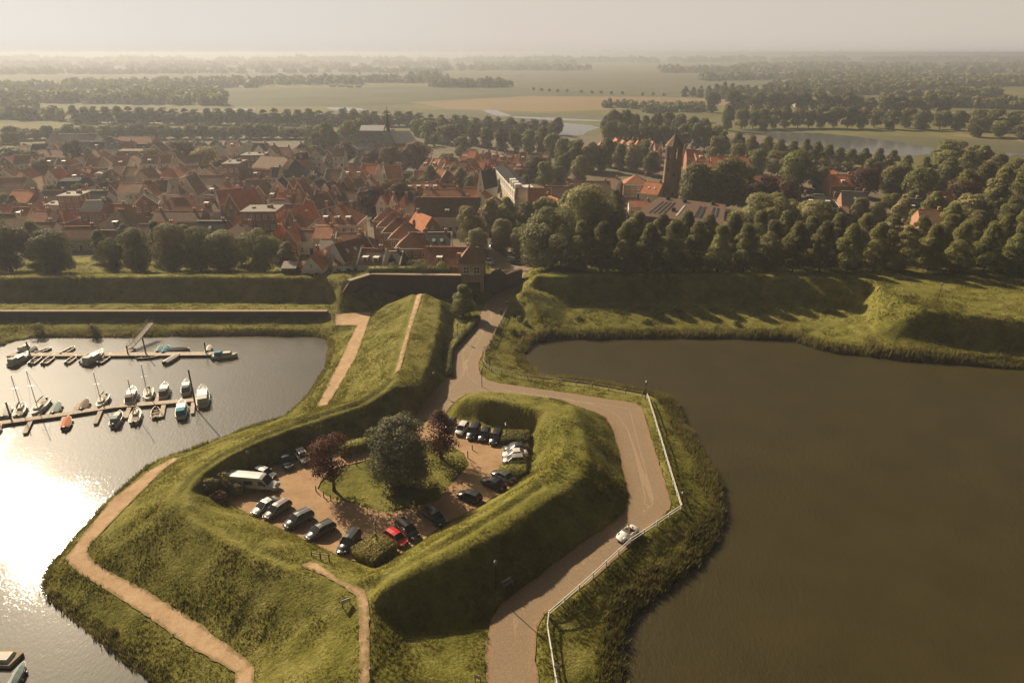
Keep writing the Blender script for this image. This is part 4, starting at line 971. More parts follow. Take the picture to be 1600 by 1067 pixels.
def house(x, y, z, w, d, eh, rh_, ang=0, roof='r_red', wall='w_brick', typ='gable', label='', group=None, dorm=0, sky=0, chim=1, detail=1, cop=False, name='house', win=True, rows=None, lit=False):
    """ridge along local x; front is -Y. typ gable / hip / front (ridge along y, gable to the front) / flat / mansard"""
    root = empty(name, (x, y, z), R(ang), label, 'house' if name == 'house' else name.replace('_', ' '), group)
    rh = rh_ if typ == 'flat' else rh_ * .86
    hw, hd = w / 2, d / 2; ov = .25
    wb = MB(); wb.box(0, 0, -.8, w, d, eh + .8)
    rf = MB(); th = .18
    if typ == 'front': L, S = hd, hw
    else: L, S = hw, hd
    sw = (lambda a, b: (a, b)) if typ != 'front' else (lambda a, b: (-b, a))
    def V(a, b, c): q = sw(a, b); return (q[0], q[1], c)
    if typ in ('gable', 'front'):
        wb.add([V(-L, -S, eh), V(-L, S, eh), V(-L, 0, eh + rh - .05)], [(0,1,2)] if typ == 'front' else [(0,2,1)]); wb.add([V(L, -S, eh), V(L, S, eh), V(L, 0, eh + rh - .05)], [(0,2,1)] if typ == 'front' else [(0,1,2)])
        Lo = L + (.0 if cop else .12); e = eh - ov * rh / S
        for s in (-1, 1):
            a = [V(-Lo, s*(S+ov), e), V(Lo, s*(S+ov), e), V(Lo, 0, eh + rh), V(-Lo, 0, eh + rh)]
            a2 = [(p[0], p[1], p[2] + th) for p in a]
            rf.add(a + a2, [(0,1,2,3), (4,5,6,7), (0,1,5,4), (1,2,6,5), (2,3,7,6), (3,0,4,7)])
        if cop:
            for s in (-1, 1):
                cb = MB()
                for t in (-1, 1): cb.bar(V(s*L, t*(S+ov), e + .15), V(s*L, 0, eh + rh + .3), .35, .38)
                cb.build('gable_coping', M['white'] if cop == 'w' else M['cream'], root)
    elif typ == 'hip':
        r = max(0, L - S * .85); e = eh - .12
        q = [V(-L-ov, -S-ov, e), V(L+ov, -S-ov, e), V(L+ov, S+ov, e), V(-L-ov, S+ov, e), V(-r, 0, eh + rh), V(r, 0, eh + rh)]
        rf.add(q, [(0,1,5,4), (1,2,5), (2,3,4,5), (3,0,4), (3,2,1,0)])
    elif typ == 'mansard':
        k = .72; e = eh
        q = [V(-L-ov, -S-ov, e), V(L+ov, -S-ov, e), V(L+ov, S+ov, e), V(-L-ov, S+ov, e), V(-L+.8, -S*k, e+rh*.8), V(L-.8, -S*k, e+rh*.8), V(L-.8, S*k, e+rh*.8), V(-L+.8, S*k, e+rh*.8), V(-L+1.5, 0, e+rh), V(L-1.5, 0, e+rh)]
        rf.add(q, [(0,1,5,4), (1,2,6,5), (2,3,7,6), (3,0,4,7), (4,5,9,8), (5,6,9), (6,7,8,9), (7,4,8), (3,2,1,0)])
    else:
        rf.box(0, 0, eh + .003, w + .5, d + .5, .35); rf.box(w*.2, d*.1, eh + .35, 1.6, 1.2, .9); rf.box(-w*.25, 0, eh + .35, 1.0, 1.0, .5)
    if typ in ('gable', 'hip', 'front') and detail and win:
        yy = S + ov + .06; ze = eh - ov * rh / S - .02
        for s in (-1, 1): wb.bar(V(-L, s*yy, ze), V(L, s*yy, ze), .14, .2, m=1)
        if typ == 'hip':
            for s in (-1, 1): wb.bar(V(s*(L+ov+.06), -S, ze), V(s*(L+ov+.06), S, ze), .14, .2, m=1)
    wb.build('wall', [M[wall], M['white'] if random.random() < .6 else M['cream']], root); ro = rf.build('roof', M[roof], root)
    if typ in ('gable', 'hip', 'front') and detail and win:
        if rh > 1.5 and typ != 'front':
            gb = MB(); r_l = L if typ == 'gable' else max(0, L - S * .85); gb.bar(V(-r_l, 0, eh + rh + .14), V(r_l, 0, eh + rh + .14), .32, .16); gb.build('ridge_tiles', M['r_orange'] if roof != 'r_slate' else M['cream'], ro)
    if chim and detail:
        for i in range(chim):
            cx = (-1) ** i * L * random.uniform(.55, .85); cb = MB(); q = V(cx, 0, 0)
            cb.box(q[0], q[1], eh + rh - .8, .8, .6, 1.9); cb.box(q[0], q[1], eh + rh + 1.1, .95, .75, .15, m=1); cb.box(q[0], q[1], eh + rh + 1.25, .3, .3, .3, m=2)
            co = cb.build('chimney', [M['w_red' if wall != 'w_grey' else 'w_brick'], M['cream'], M['r_orange']], ro)
    if sky:
        for i in range(sky):
            b = MB(); t = (i + .7) / (sky + .4); xx = -L*.8 + 1.6*L*t; zz = .5
            for s in (-1,):
                pa = Vector(V(xx, s*S*(1-zz), eh + rh*zz)); nrm = Vector(V(0, s*rh, S)).normalized(); up = Vector(V(0, -s*S, rh)).normalized(); rt_ = nrm.cross(up)
                c0 = pa + nrm * (th + .06); w2, h2 = .45, .6
                q = [c0 - rt_*w2 - up*h2, c0 + rt_*w2 - up*h2, c0 + rt_*w2 + up*h2, c0 - rt_*w2 + up*h2]
                b.add([tuple(p) for p in q] + [tuple(p + nrm*.08) for p in q], [(0,1,2,3), (4,5,6,7), (0,1,5,4), (1,2,6,5), (2,3,7,6), (3,0,4,7)])
            b.build('skylight', M['skylight'], root)
    if dorm:
        for i in range(dorm):
            t = (i + .5) / dorm; xx = -L*.85 + 1.7*L*t; b = MB(); zt = eh + rh * .55; yy = -S * .72
            pz = V(xx, yy, 0); ds = 1.35
            b.box(pz[0], pz[1] + .4, eh + rh*.12, ds, 1.4, 1.5); b.box(pz[0], pz[1] + .35, eh + rh*.12 + 1.5, ds + .35, 1.8, .16)
            dm = b.build('dormer', [M['white']], root)
            wn = MB(); wn.box(0, 0, 0, .85, .05, .95, m=0); wn.box(0, -.03, 0, .07, .05, .95, m=1); wo = wn.build('pane', [M['glass'], M['white']], dm); wo.location = (pz[0], pz[1] - .33, eh + rh*.12 + .25)
    if win and detail:
        n = max(1, int(w / 2.3)); fl = rows or max(1, int((eh - .4) / 2.9)); hh = 1.5 if eh > 4 else 1.2
        for f_ in range(fl):
            zz = .9 + f_ * (eh / fl)
            for i in range(n):
                if f_ == 0 and i == n // 2 and n > 1:
                    db = MB(); db.box(0, -.04, 0, 1.1, .12, 2.2); db.box(0, -.02, 0, 1.4, .1, 2.5, m=1); do = db.build('door', [M['door'], M['white']], root); do.location = (-hw + (i + .5) * w / n, -hd, 0)
                else: put_window(root, -hw + (i + .5) * w / n, -hd, zz, 0, 1.25, hh + .15)
        if typ == 'front' and rh > 2.5: put_window(root, 0, -hd, eh + .3, 0, .9, 1.2)
        if detail > 1:
            sd = 3 if x > 0 else 1
            sx = -hw if sd == 3 else hw
            n = max(1, int(d / 3))
            for f_ in range(fl):
                for i in range(n): put_window(root, sx, -hd + (i + .5) * d / n, .9 + f_ * (eh / fl), sd, 1.0, hh)
    HOUSES.append((x, y, max(w, d) / 2))
    return root
M['skylight'] = simple('skylight_glass', (.72,.73,.73), .25, .3, var=.1)
M['door'] = simple('green_door', (.04,.06,.05), .4)
def hpx(u, v, wpx, d, eh, rh, label, ang=0, z=Z_T, **k):
    """(u, v): where the middle of the ridge shows in the photograph, wpx: width of the front there"""
    p = P(u, v, z + eh + rh); w = wpx / (CAM_F / depth(p.x, p.y, z + eh)); ca = abs(math.cos(R(ang)))
    return house(p.x, p.y, z, w / max(.4, ca) if ca > .5 else w, d, eh, rh, ang, label=label, **k)
# --- the single houses one can tell apart: (ridge u, v, width px, depth m, eaves, roof height, angle, type, roof, wall, label, extras)
S = [
 (8,332,70,11,6,4,0,'hip','r_brown','w_brick','brown hipped house behind the trees at the left edge',{}),
 (60,312,36,9,6,3.6,10,'hip','r_orange','w_grey','orange hipped house with pale windowed front near the left edge',{}),
 (89,316,27,8,7.5,.6,6,'flat','r_light','w_white','white cube-like house left of the latticed brick facade',{'rows':2}),
 (115,302,32,9,11,.4,4,'flat','r_light','w_red','tall flat-topped brick facade with a lattice of white windows',{'rows':4}),
 (149,312,32,10,8,3,3,'gable','r_slate','w_red','red facade with three large white windows and slate roof',{'rows':2}),
 (188,324,60,13,6,6,-4,'hip','r_brown','w_brick','large dark triangular hipped roof behind the left trees',{'dorm':1}),
 (170,318,60,8,6,3,2,'gable','r_orange','w_red','long orange roof behind the dark triangular roof',{}),
 (66,345,40,9,4.5,3.4,3,'gable','r_brown','w_white','low brown roofed house with white wall behind the left trees',{}),
 (124,352,50,9,4.2,3.4,4,'gable','r_red','w_grey','red-brown roofed house with pale rear wall seen between the left trees',{}),
 (226,300,30,9,7,4,20,'front','r_slate','w_brick','dark pointed slate gable left of the great orange hipped roof',{'cop':'c'}),
 (278,306,66,12,6,5,0,'hip','r_red','w_brick','great red-brown hipped roof in the middle of the left quarter',{'dorm':0,'chim':2}),
 (280,328,74,9,4,3.2,0,'gable','r_brown','w_brick','brown lower roof just in front of the great hipped roof',{'chim':2}),
 (246,348,58,9,4,3.4,4,'gable','r_brown','w_brick','long brown roof right behind the rampart trees',{}),
 (331,343,46,10,4.5,4,0,'gable','r_slate','w_brick','blue-black roofed house behind the rampart trees',{'sky':1}),
 (297,270,25,14,6,8,6,'front','r_brown','w_white','tall white gable with small windows standing above the roofs',{'cop':'w'}),
 (330,272,44,10,6,4,2,'gable','r_brown','w_white','brown roofed wing right of the tall white gable',{}),
 (265,262,34,9,6,4,3,'hip','r_orange','w_cream','orange hipped house left of the tall white gable',{}),
 (243,280,34,10,6,4.5,10,'gable','r_brown','w_grey','brown-green roof among the misty houses',{}),
 (210,231,46,12,6,4,0,'mansard','r_brown','w_white','long white house with mansard roof and three white dormers',{'dorm':3}),
 (262,221,24,12,5,6,8,'front','r_light','w_white','white barn-like gable below the light row of trees',{'cop':'w'}),
 (116,208,72,14,6,5,0,'gable','r_slate','w_white','long dark roof with white front far back at left',{'chim':3}),
 (170,212,36,14,6,6,2,'hip','r_slate','w_white','dark hipped roof over white front beside the long dark roof',{}),
 (214,212,56,13,5,4,0,'gable','r_red','w_brick','long faded red roof far back at left',{}),
 (110,233,100,13,5,4,0,'gable','r_red','w_brick','very long faded reddish roof in the mist at left',{'chim':3}),
 (120,262,36,10,6,5,0,'hip','r_orange','w_white','orange pyramid roof with white dormer in the misty quarter',{'dorm':1}),
 (165,268,22,9,7,.5,0,'flat','r_light','w_white','small white flat-roofed house in the misty quarter',{}),
 (114,275,38,12,5,5,4,'mansard','r_slate','w_grey','dark rounded roof with pale ridge in the misty quarter',{}),
 (38,296,40,10,6,4,-12,'gable','r_orange','w_brick','orange roof among misty gables near the left edge',{}),
 (20,276,44,10,6,4,6,'gable','r_red','w_cream','reddish roof with bright edge at the far left',{'cop':'c'}),
 (86,296,40,10,6,4,4,'gable','r_brown','w_brick','brown roof above the white cube-like house',{}),
 (127,290,26,9,6,5,0,'hip','r_orange','w_brick','orange pyramid roof behind the latticed facade',{}),
 (152,296,34,10,6,4,0,'gable','r_slate','w_white','slate roof with bright white edges behind the red facade',{}),
 (366,252,26,13,13,.5,4,'flat','r_light','w_brick','tall dark tower-like block with light flat roof',{'rows':3}),
 (398,240,34,12,10,.4,4,'flat','r_light','w_brick','dark brick block with light flat roof and small stacks',{'rows':3}),
 (410,325,52,11,10,.4,2,'flat','r_light','w_brick','modern block with flat pale roof and tall white windows',{'rows':3}),
 (374,346,48,11,4.5,4,-4,'hip','r_brown','w_brick','broad brown hipped roof left of the modern flat-roofed block',{}),
 (374,333,28,8,5,4,6,'hip','r_orange','w_brick','small bright orange roof behind the broad brown hipped roof',{}),
 (357,293,34,10,8,5,30,'gable','r_red','w_brick','red-brown roof with bright barge edge left of the stepped brick gable',{'cop':'c'}),
 (378,296,26,14,7,6,-20,'front','r_orange','w_brick','brick house with steep pale-edged gable and shuttered window',{'cop':'c'}),
 (403,279,40,9,7,4,2,'gable','r_brown','w_white','white fronted house with brown roof before the town hall',{}),
 (437,277,26,10,7,5,4,'front','r_slate','w_white','bright white gabled house with slate roof in the middle of the old town',{'cop':'w'}),
 (456,280,15,10,7,5,2,'front','r_red','w_brick','narrow brick gable right of the bright white gabled house',{'cop':'c'}),
 (470,279,18,10,8,5,0,'front','r_red','w_brick','tall narrow brick gable below the town hall tower',{'cop':'c'}),
 (460,245,34,16,9,8,8,'hip','r_slate','w_brick','brick hall with bright streaked slate roof beside the town hall tower',{'chim':0}),
 (430,243,50,16,9,5,-20,'gable','r_brown','w_cream','long office building with rows of pale windows left of the town hall',{'rows':3}),
 (497,280,26,10,6,5,-10,'front','r_slate','w_cream','slate gable with bright left edge right of the town hall',{'cop':'w'}),
 (515,282,18,10,6,5,-10,'front','r_slate','w_cream','second slate gable with bright edges, next to the twin right of the town hall',{'cop':'w'}),
 (507,252,28,11,7,5,6,'front','r_slate','w_cream','arched dark gable with cream trim above the twin slate gables',{'cop':'c'}),
 (523,262,26,11,7,5,-6,'gable','r_brown','w_cream','brown roof with bright barge edges above the twin slate gables',{'cop':'w'}),
 (553,257,42,11,7,5,0,'hip','r_orange','w_brick','large orange roof with two white dormers above the terraced gables',{'dorm':2}),
 (540,276,18,10,7,5,0,'front','r_red','w_brick','brick bell gable left of the grey green tree',{'cop':'c'}),
 (527,284,16,10,7,4.5,0,'front','r_red','w_brick','small brick gable below the large orange roof',{'cop':'c'}),
 (558,278,24,10,8,4,0,'front','r_brown','w_brick','dark brick gable with white windows below the large orange roof',{}),
 (578,275,22,10,7,4.5,4,'front','r_orange','w_white','orange roofed gable with bright edges beside the grey green tree',{'cop':'w'}),
 (578,254,26,11,6,5,-8,'gable','r_orange','w_white','orange roof over a white wall left of the shadowed beeches',{'cop':'c'}),
 (612,256,24,12,6,6,20,'gable','r_orange','w_brick','steep orange roof directly under the church beeches',{'cop':'c'}),
 (470,318,20,14,6,6,-18,'front','r_orange','w_red','orange steep gable with bright edge in front of the dark courtyards',{'cop':'c'}),
 (469,332,28,9,6,4,0,'hip','r_red','w_red','red-brown hipped house with two white windows beside the modern block',{}),
 (455,352,24,10,5,4.5,0,'front','r_orange','w_red','brick gable with bright orange roof edge behind the lone rampart tree',{'cop':'c'}),
 (432,356,14,10,5,5,0,'front','r_orange','w_brick','narrow brick gable left of the bright orange edged gable',{'cop':'c'}),
 (481,358,30,8,4.5,3,0,'gable','r_brown','w_white','brown roofed white cottage beside the brick gables',{}),
 (495,302,22,12,7,5,-25,'front','r_brown','w_brick','brown house with pale stepped gable left of the large white house',{'cop':'c'}),
 (440,310,36,10,5,3.5,3,'gable','r_brown','w_brick','long brown roof before the bright white gabled house',{}),
 (531,316,62,14,7.5,6,-3,'hip','r_red','w_white','large white house with red-brown roof and three dormers',{'dorm':3,'rows':2,'chim':2}),
 (523,338,28,12,5,4,25,'hip','r_orange','w_cream','small orange pyramid roof in front of the large white house',{}),
 (508,352,28,11,6,3,0,'gable','r_red','w_cream','brown roof over a bright rendered wall left of the white cottages',{}),
 (548,362,44,9,5,3,3,'gable','r_red','w_white','dark red roof of the white cottage row, rear one',{'cop':'w'}),
 (545,300,60,9,5,3,0,'gable','r_brown','w_brick','long brown roof behind the large white house',{}),
 (662,332,28,11,5,5,35,'front','r_orange','w_brick','steep orange roof in front of the long brown roof',{}),
 (700,305,100,13,6,6.5,-1,'gable','r_brown','w_white','very long brown roof with white wall and tall dormer',{'dorm':1,'chim':1}),
 (654,318,36,10,6,3.5,0,'gable','r_brown','w_brick','brown roof between the hipped row and the long brown roof',{}),
 (692,294,60,10,5,3.5,0,'gable','r_red','w_brick','long red-brown roof, nearer of two behind the very long roof',{'chim':2}),
 (688,287,56,9,5,3.5,0,'gable','r_red','w_brick','long red-brown roof, farther of two behind the very long roof',{'chim':2}),
 (661,284,60,9,6.5,3,2,'gable','r_red','w_grey','terrace with pale front and row of small windows',{'rows':2,'chim':3,'dorm':4}),
 (664,265,34,10,5,4,0,'gable','r_orange','w_white','orange roof with bright pale ridge left of the leaning gable',{'cop':'w'}),
 (690,262,18,12,6,5,-30,'gable','r_orange','w_brick','leaning orange gable left of the skylight roofs',{'cop':'c'}),
 (704,256,18,12,6,5,-30,'gable','r_orange','w_brick','orange roof with bright edge between two dark trees',{'cop':'c'}),
 (713,264,20,12,6,4,-20,'gable','r_orange','w_brick','orange gable beside the grey tree',{'cop':'c'}),
 (742,291,36,11,5,4,3,'gable','r_red','w_brick','red-brown roof left of the little conical evergreen',{}),
 (757,296,18,12,5,4,-12,'front','r_orange','w_cream','small orange gable at the entrance of the shopping street',{'cop':'c'}),
 (772,304,26,10,5,3.5,0,'hip','r_brown','w_brick','dark roof at the corner of the shopping street',{}),
 (762,262,8,10,10,7,-35,'front','r_slate','w_white','slim white pointed gable standing on the shopping street',{'cop':'w'}),
 (843,291,36,13,5,6,-2,'gable','r_orange','w_white','bright orange roof with white gable beside the square',{'cop':'w'}),
 (818,292,26,12,6,4,-2,'gable','r_brown','w_cream','brown roof between slate building and bright orange roof',{'cop':'c'}),
 (877,289,40,13,5,5,-3,'gable','r_brown','w_brick','brown roof right of the bright orange roof',{}),
 (862,305,20,11,4.5,4,25,'front','r_orange','w_red','orange gable roof catching the sun among the pale trees',{}),
 (920,281,66,12,5,4.5,-2,'gable','r_brown','w_brick','long brown roof left of the red hipped brick house',{}),
 (958,277,20,12,5,4,-25,'gable','r_brown','w_cream','brown house with pale gable left of the red hipped brick house',{}),
 (994,271,36,12,6,4,-8,'hip','r_red','w_red','square brick house with dark red hipped roof left of the brick tower',{'chim':1,'rows':2}),
 (1023,283,24,12,5,4.5,-30,'gable','r_orange','w_white','orange roof with two skylights close to the brick tower',{'sky':2}),
 (1000,313,34,8,3.5,2.2,-6,'gable','r_red','w_white','low red-brown annex at the foot of the brick tower',{}),
 (1142,243,60,14,5.5,5,-7,'gable','r_orange','w_brick','large orange roofed block with row of skylights',{'sky':6,'chim':2,'rows':2}),
 (1098,251,28,11,5,4,-7,'gable','r_orange','w_brick','orange roofed house with dark chimneys left of the large block',{'chim':2}),
 (1100,262,36,10,5,3.5,-9,'gable','r_orange','w_brick','lower orange roof in front of the house with dark chimneys',{'chim':2}),
 (1180,273,78,8,4.5,3,-11,'gable','r_orange','w_cream','long low orange terrace with many chimneys',{'chim':4}),
 (1296,264,22,12,5,4,-30,'gable','r_orange','w_red','orange roofed house left of the copper coloured tree',{'sky':0}),
 (1314,271,36,12,5,4.5,-4,'gable','r_orange','w_brick','orange roofed brick house beside the copper coloured tree',{'dorm':1}),
 (1280,302,54,12,6,4,-16,'hip','r_slate','w_white','white villa with dark hipped roof and two dormers',{'dorm':2,'rows':2,'chim':2}),
 (1336,297,36,13,4.5,5,-16,'gable','r_slate','w_red','orange brick gable house with dark roof right of the villa',{'sky':1}),
 (1424,308,28,11,5,4.5,-14,'gable','r_slate','w_brick','brick house with dark roof and white dormer among garden trees',{'dorm':1,'chim':2}),
 (1470,297,30,11,5.5,4,-8,'gable','r_orange','w_red','orange roofed brick house at the right among garden trees',{'dorm':1,'chim':2}),
 (1455,326,34,11,6,4,-14,'gable','r_brown','w_red','brown roofed brick house right behind the rampart limes',{}),
 (1402,348,20,8,3.5,1,-10,'flat','r_light','w_brick','low brick garage with light roof behind the rampart limes',{}),
 (1370,328,24,7,3,2,-10,'gable','r_brown','w_dark','dark garden shed right of the villa',{'win':False,'chim':0}),
 (1305,322,36,8,3,2,-14,'gable','r_brown','w_dark','dark low outbuilding below the villa',{'win':False,'chim':0}),
]
for (u, v, wp, d, eh, rh, ang, ty, rf_, wl, lb, ex) in S:
    hpx(u, v, wp, d, eh, rh, lb, ang, roof=rf_, wall=wl, typ=ty, detail=2 if v > 290 else 1, **ex)
# five hipped roofs in a row above one brick street front
for i, (u, v, w) in enumerate([(606,322,40),(613,330,42),(622,338,44),(632,347,44),(646,360,50)]):
    hpx(u, v, w, 9, 7, 4.2, '%s of five brown hipped roofs above the brick street front, counted from the back' % ordn(i).capitalize(), -2, roof='r_red', wall='w_red', typ='hip', group='five hipped roofs above the brick street front', chim=1, detail=2)
hpx(672, 361, 66, 12, 6, 4, 'dark blue-green slate house with pale gable and roof windows', 3, roof='r_slate', wall='w_cream', typ='gable', sky=4, detail=2, cop='c')
hpx(706, 383, 82, 10, 4.5, 4.5, 'long red-brown roof with white dormer adjoining the gatehouse', -2, roof='r_red', wall='w_brick', typ='gable', dorm=2, detail=2, z=3.0)
# white cottages on the rampart
hpx(546, 372, 34, 12, 5.5, 5, 'white cottage with tall pointed gable and skylights in its brown roof', -38, roof='r_red', wall='w_white', typ='front', cop='w', sky=3, detail=2, z=3)
hpx(584, 386, 40, 9, 4.5, 4, 'white cottage with two dormers in its brown roof', -8, roof='r_brown', wall='w_white', typ='gable', dorm=2, cop='w', detail=2, z=3.2)
hpx(612, 391, 36, 9, 3.5, 3, 'dark roofed cottage right of the white cottage with two dormers', -6, roof='r_slate', wall='w_dark', typ='gable', cop='c', detail=2, z=3.2)
hpx(538, 399, 30, 7, 3, 2, 'low white cottage with red-brown roof at the edge of the rampart lawn', 4, roof='r_red', wall='w_white', typ='gable', detail=2, z=4.5, chim=0)
hpx(491, 392, 32, 9, 3.2, 4, 'small cottage with white gable and orange roof on the rampart lawn', 0, roof='r_orange', wall='w_white', typ='front', detail=2, z=4)
hpx(521, 380, 16, 9, 4, 3, 'narrow white cottage with little orange roof between the taller gables', -20, roof='r_orange', wall='w_white', typ='front', detail=2, z=3)
hpx(455, 408, 22, 6, 2.4, 1.2, 'shed with pale sloping roof on the rampart', 0, roof='r_light', wall='w_dark', typ='gable', win=False, chim=0, z=5)
hpx(476, 408, 16, 5, 2.4, 1.0, 'dark shed beside the pale shed', 0, roof='r_brown', wall='w_dark', typ='gable', win=False, chim=0, z=5)
hpx(512, 372, 22, 8, 4, 2.5, 'yard building with pale roof between the white cottages and brown roof', 0, roof='r_light', wall='w_cream', typ='gable', detail=2, z=3)
# --- rows that fill the quarters: (u0, v0, u1, v1, n, palette, where)
PAL = {'o': ['r_orange','r_orange','r_red'], 'b': ['r_red','r_brown','r_red','r_slate'], 'm': ['r_orange','r_red','r_brown','r_red']}
WPAL = ['w_brick','w_red','w_cream','w_cream','w_white','w_white','w_white']
def hrow(u0, v0, u1, v1, n, pal, where, wall=None, sky=0, ang=None, eh=6, rh=3.6, front=.42, z=Z_T, det=1):
    grp = 'houses ' + where; step = (u1 - u0) / n
    for i in range(n):
        t = (i + .5) / n; u = u0 + (u1-u0)*t + random.uniform(-1.5, 1.5); v = v0 + (v1-v0)*t + random.uniform(-2.5, 2.5)
        fr = random.random() < front; rf_ = random.choice(PAL[pal]); wl = wall or random.choice(WPAL)
        e = eh + random.uniform(-.8, 1.4); r_ = rh + random.uniform(-.5, 1.0)
        a = (ang if ang is not None else 0) + random.uniform(-7, 7)
        lb = '%s house, %s roof, %s %s' % (WALLN[wl], ROOFN[rf_], ordn(i), where)
        p = P(u, v, z + e + r_)
        if any((p.x - hx) ** 2 + (p.y - hy) ** 2 < (hr * .75) ** 2 for hx, hy, hr in HOUSES0): continue
        hpx(u, v, abs(step) * random.uniform(.85, 1.05), random.uniform(8, 10.5), e, r_, lb, a, z, roof=rf_, wall=wl, typ='front' if fr else random.choice(['gable','gable','hip']), group=grp, sky=sky if random.random() < .6 else 0,
            cop=random.choice([False, 'c', 'c', 'w']) if fr else random.choice([False, False, 'c']), chim=1 if random.random() < .7 else 0, detail=det, dorm=random.choice([0, 0, 1]) if not fr else 0)
HOUSES0 = list(HOUSES)
hrow(-20, 222, 420, 222, 19, 'b', 'in the farthest misty row', rh=3.5)
hrow(-20, 244, 380, 242, 18, 'm', 'in the second misty row')
hrow(-20, 262, 360, 258, 16, 'm', 'in the third misty row')
hrow(150, 286, 420, 284, 14, 'b', 'in the row before the tall white gable')
hrow(-10, 318, 110, 330, 4, 'm', 'in the row behind the left trees')
hrow(400, 226, 540, 232, 8, 'b', 'in the row behind the town hall')
hrow(395, 262, 560, 262, 11, 'b', 'beside the town hall')
hrow(420, 296, 520, 294, 7, 'm', 'before the bright white gabled house')
hrow(520, 290, 700, 280, 12, 'm', 'along the terraced gables')
hrow(660, 246, 760, 250, 7, 'o', 'left of the skylight roofs', ang=-15)
hrow(722, 236, 860, 240, 12, 'o', 'in the rear skylight row', sky=3, wall='w_red', ang=-12, front=.1, eh=5, rh=3.5)
hrow(716, 249, 856, 252, 11, 'o', 'in the middle skylight row', sky=3, wall='w_red', ang=-12, front=.1, eh=5, rh=3.5)
hrow(712, 262, 770, 268, 4, 'o', 'in the near skylight row', sky=2, wall='w_red', ang=-12, front=.3, eh=5, rh=3.5)
hrow(935, 216, 1035, 222, 9, 'o', 'in the orange row left of the tower top', wall='w_red', front=.5)
hrow(955, 228, 1035, 234, 7, 'o', 'in the nearer orange row left of the tower', wall='w_red', front=.5)
hrow(1058, 226, 1100, 240, 3, 'o', 'right of the tower top', wall='w_red', front=.5)
hrow(318, 308, 350, 318, 2, 'm', 'left of the broad brown roof')
hrow(590, 300, 640, 306, 3, 'm', 'behind the two reddish beeches')
hrow(1524, 150, 1545, 152, 2, 'o', 'in the far suburb, left group', wall='w_white', eh=5)
hrow(1552, 152, 1600, 156, 4, 'o', 'in the far suburb, right group', wall='w_red', eh=5)
hpx(1315, 156, 10, 9, 5, 4, 'white farmhouse among trees beyond the pond', 0, roof='r_slate', wall='w_white', typ='front')
hpx(1330, 160, 18, 9, 4, 4, 'dark roofed barn beside the white farmhouse', 0, roof='r_slate', wall='w_brick')
hpx(1365, 168, 26, 10, 4, 1, 'low flat building beyond the pond', 0, roof='r_light', wall='w_cream', typ='flat')
hpx(1248, 160, 14, 10, 4, 1, 'pale barn at the edge of the windbreak', 0, roof='r_light', wall='w_cream', typ='gable')
for i, (u, v, w) in enumerate([(520,131,10),(534,131,10),(547,132,9),(560,132,8),(700,130,9)]): hpx(u, v, w, 9, 3, 2.5, '%s tiny farm building from the left beyond the meadow' % ordn(i), 0, roof='r_light', wall='w_cream', group='farm buildings beyond the meadow', chim=0, win=False)

gt = []
while len(gt) < 46:
    u, v = random.uniform(5, 740), random.uniform(222, 352); p = P(u, v, Z_T)
    if any((p.x - hx) ** 2 + (p.y - hy) ** 2 < (hr * .8 + 1) ** 2 for hx, hy, hr in HOUSES) or any(abs(u - a[0]) < 9 and abs(v - a[1]) < 7 for a in gt): 
        if random.random() < .985: continue
    gt.append((u, v, p))
for i, (u, v, p) in enumerate(sorted(gt, key=lambda a: a[0])): tree_at(p.x, p.y, Z_T, random.uniform(6, 9.5), random.uniform(4.5, 7.5), random.choice(['round', 'pale', 'round', 'greyish', 'brown']), '%s small garden tree from the left between the roofs of the old town' % ordn(i), 'small garden trees between the roofs', 'garden_tree')
# --- white terraced building with the slate mansard on the shopping street
M['lead'] = simple('dark_lead_roof', (.030,.031,.034), .9, var=.3, spec=.05)
def long_facade():
    a, c = P(771, 286, Z_T), P(806, 330, Z_T)      # foot of the street front
    a.z = c.z = Z_T; ax = (c - a); L = ax.length; ang = math.atan2(ax.y, ax.x); eh = 7.8; d = 8.0
    root = empty('town_building', tuple((a + c) / 2), ang, 'long white four-storey facade with slate roof lining the shopping street', 'building')
    b = MB(); b.box(0, d/2, -.5, L, d, eh + .5); b.build('wall', M['w_cream'], root)
    b = MB()
    b.add([(-L/2, -.3, eh), (L/2, -.3, eh), (L/2, d, eh), (-L/2, d, eh), (-L/2+2, 4.5, eh+1.2), (L/2-2, 4.5, eh+1.2), (L/2-2, d-3.5, eh+1.2), (-L/2+2, d-3.5, eh+1.2)], [(0,1,5,4),(1,2,6,5),(2,3,7,6),(3,0,4,7),(4,5,6,7)])
    ro = b.build('roof', M['lead'], root)
    b = MB(); b.box(0, -.25, eh - .25, L + .4, .5, .5); b.box(0, -.15, eh*.5, L, .25, .3); b.build('cornice', M['white'], root)
    for i in range(12):
        for k in range(3): put_window(root, -L/2 + (i + .5) * L / 12, 0, 0.8 + k * 2.4, 0, 1.2, 1.6)
    for k in range(2): put_window(root, L/2, 2 + k*3, 3.2, 1, 1.1, 1.5)
    for i, t in enumerate((.15, .45, .8)):
        b = MB(); xx = L/2 - 3 - i*6; b.box(xx, 1.2, eh, 2.6, 2.2, 2.6); b.box(xx, 1.2, eh+2.6, 3.0, 2.6, .2); dm = b.build('dormer', M['white'], root)
        q = link('pane', window_mesh(1.6, 1.6), dm); q.location = (xx, .08, eh + .6)
    b = MB(); b.box(L/2 - 4, 5.5, eh + 1.3, 6, 4, .25); 
    for xx in (-3, 0, 3): b.box(L/2 - 4 + xx, 3.6, eh + 1.55, .15, .15, 1)
    b.build('roof_terrace', M['white'], root)
long_facade()

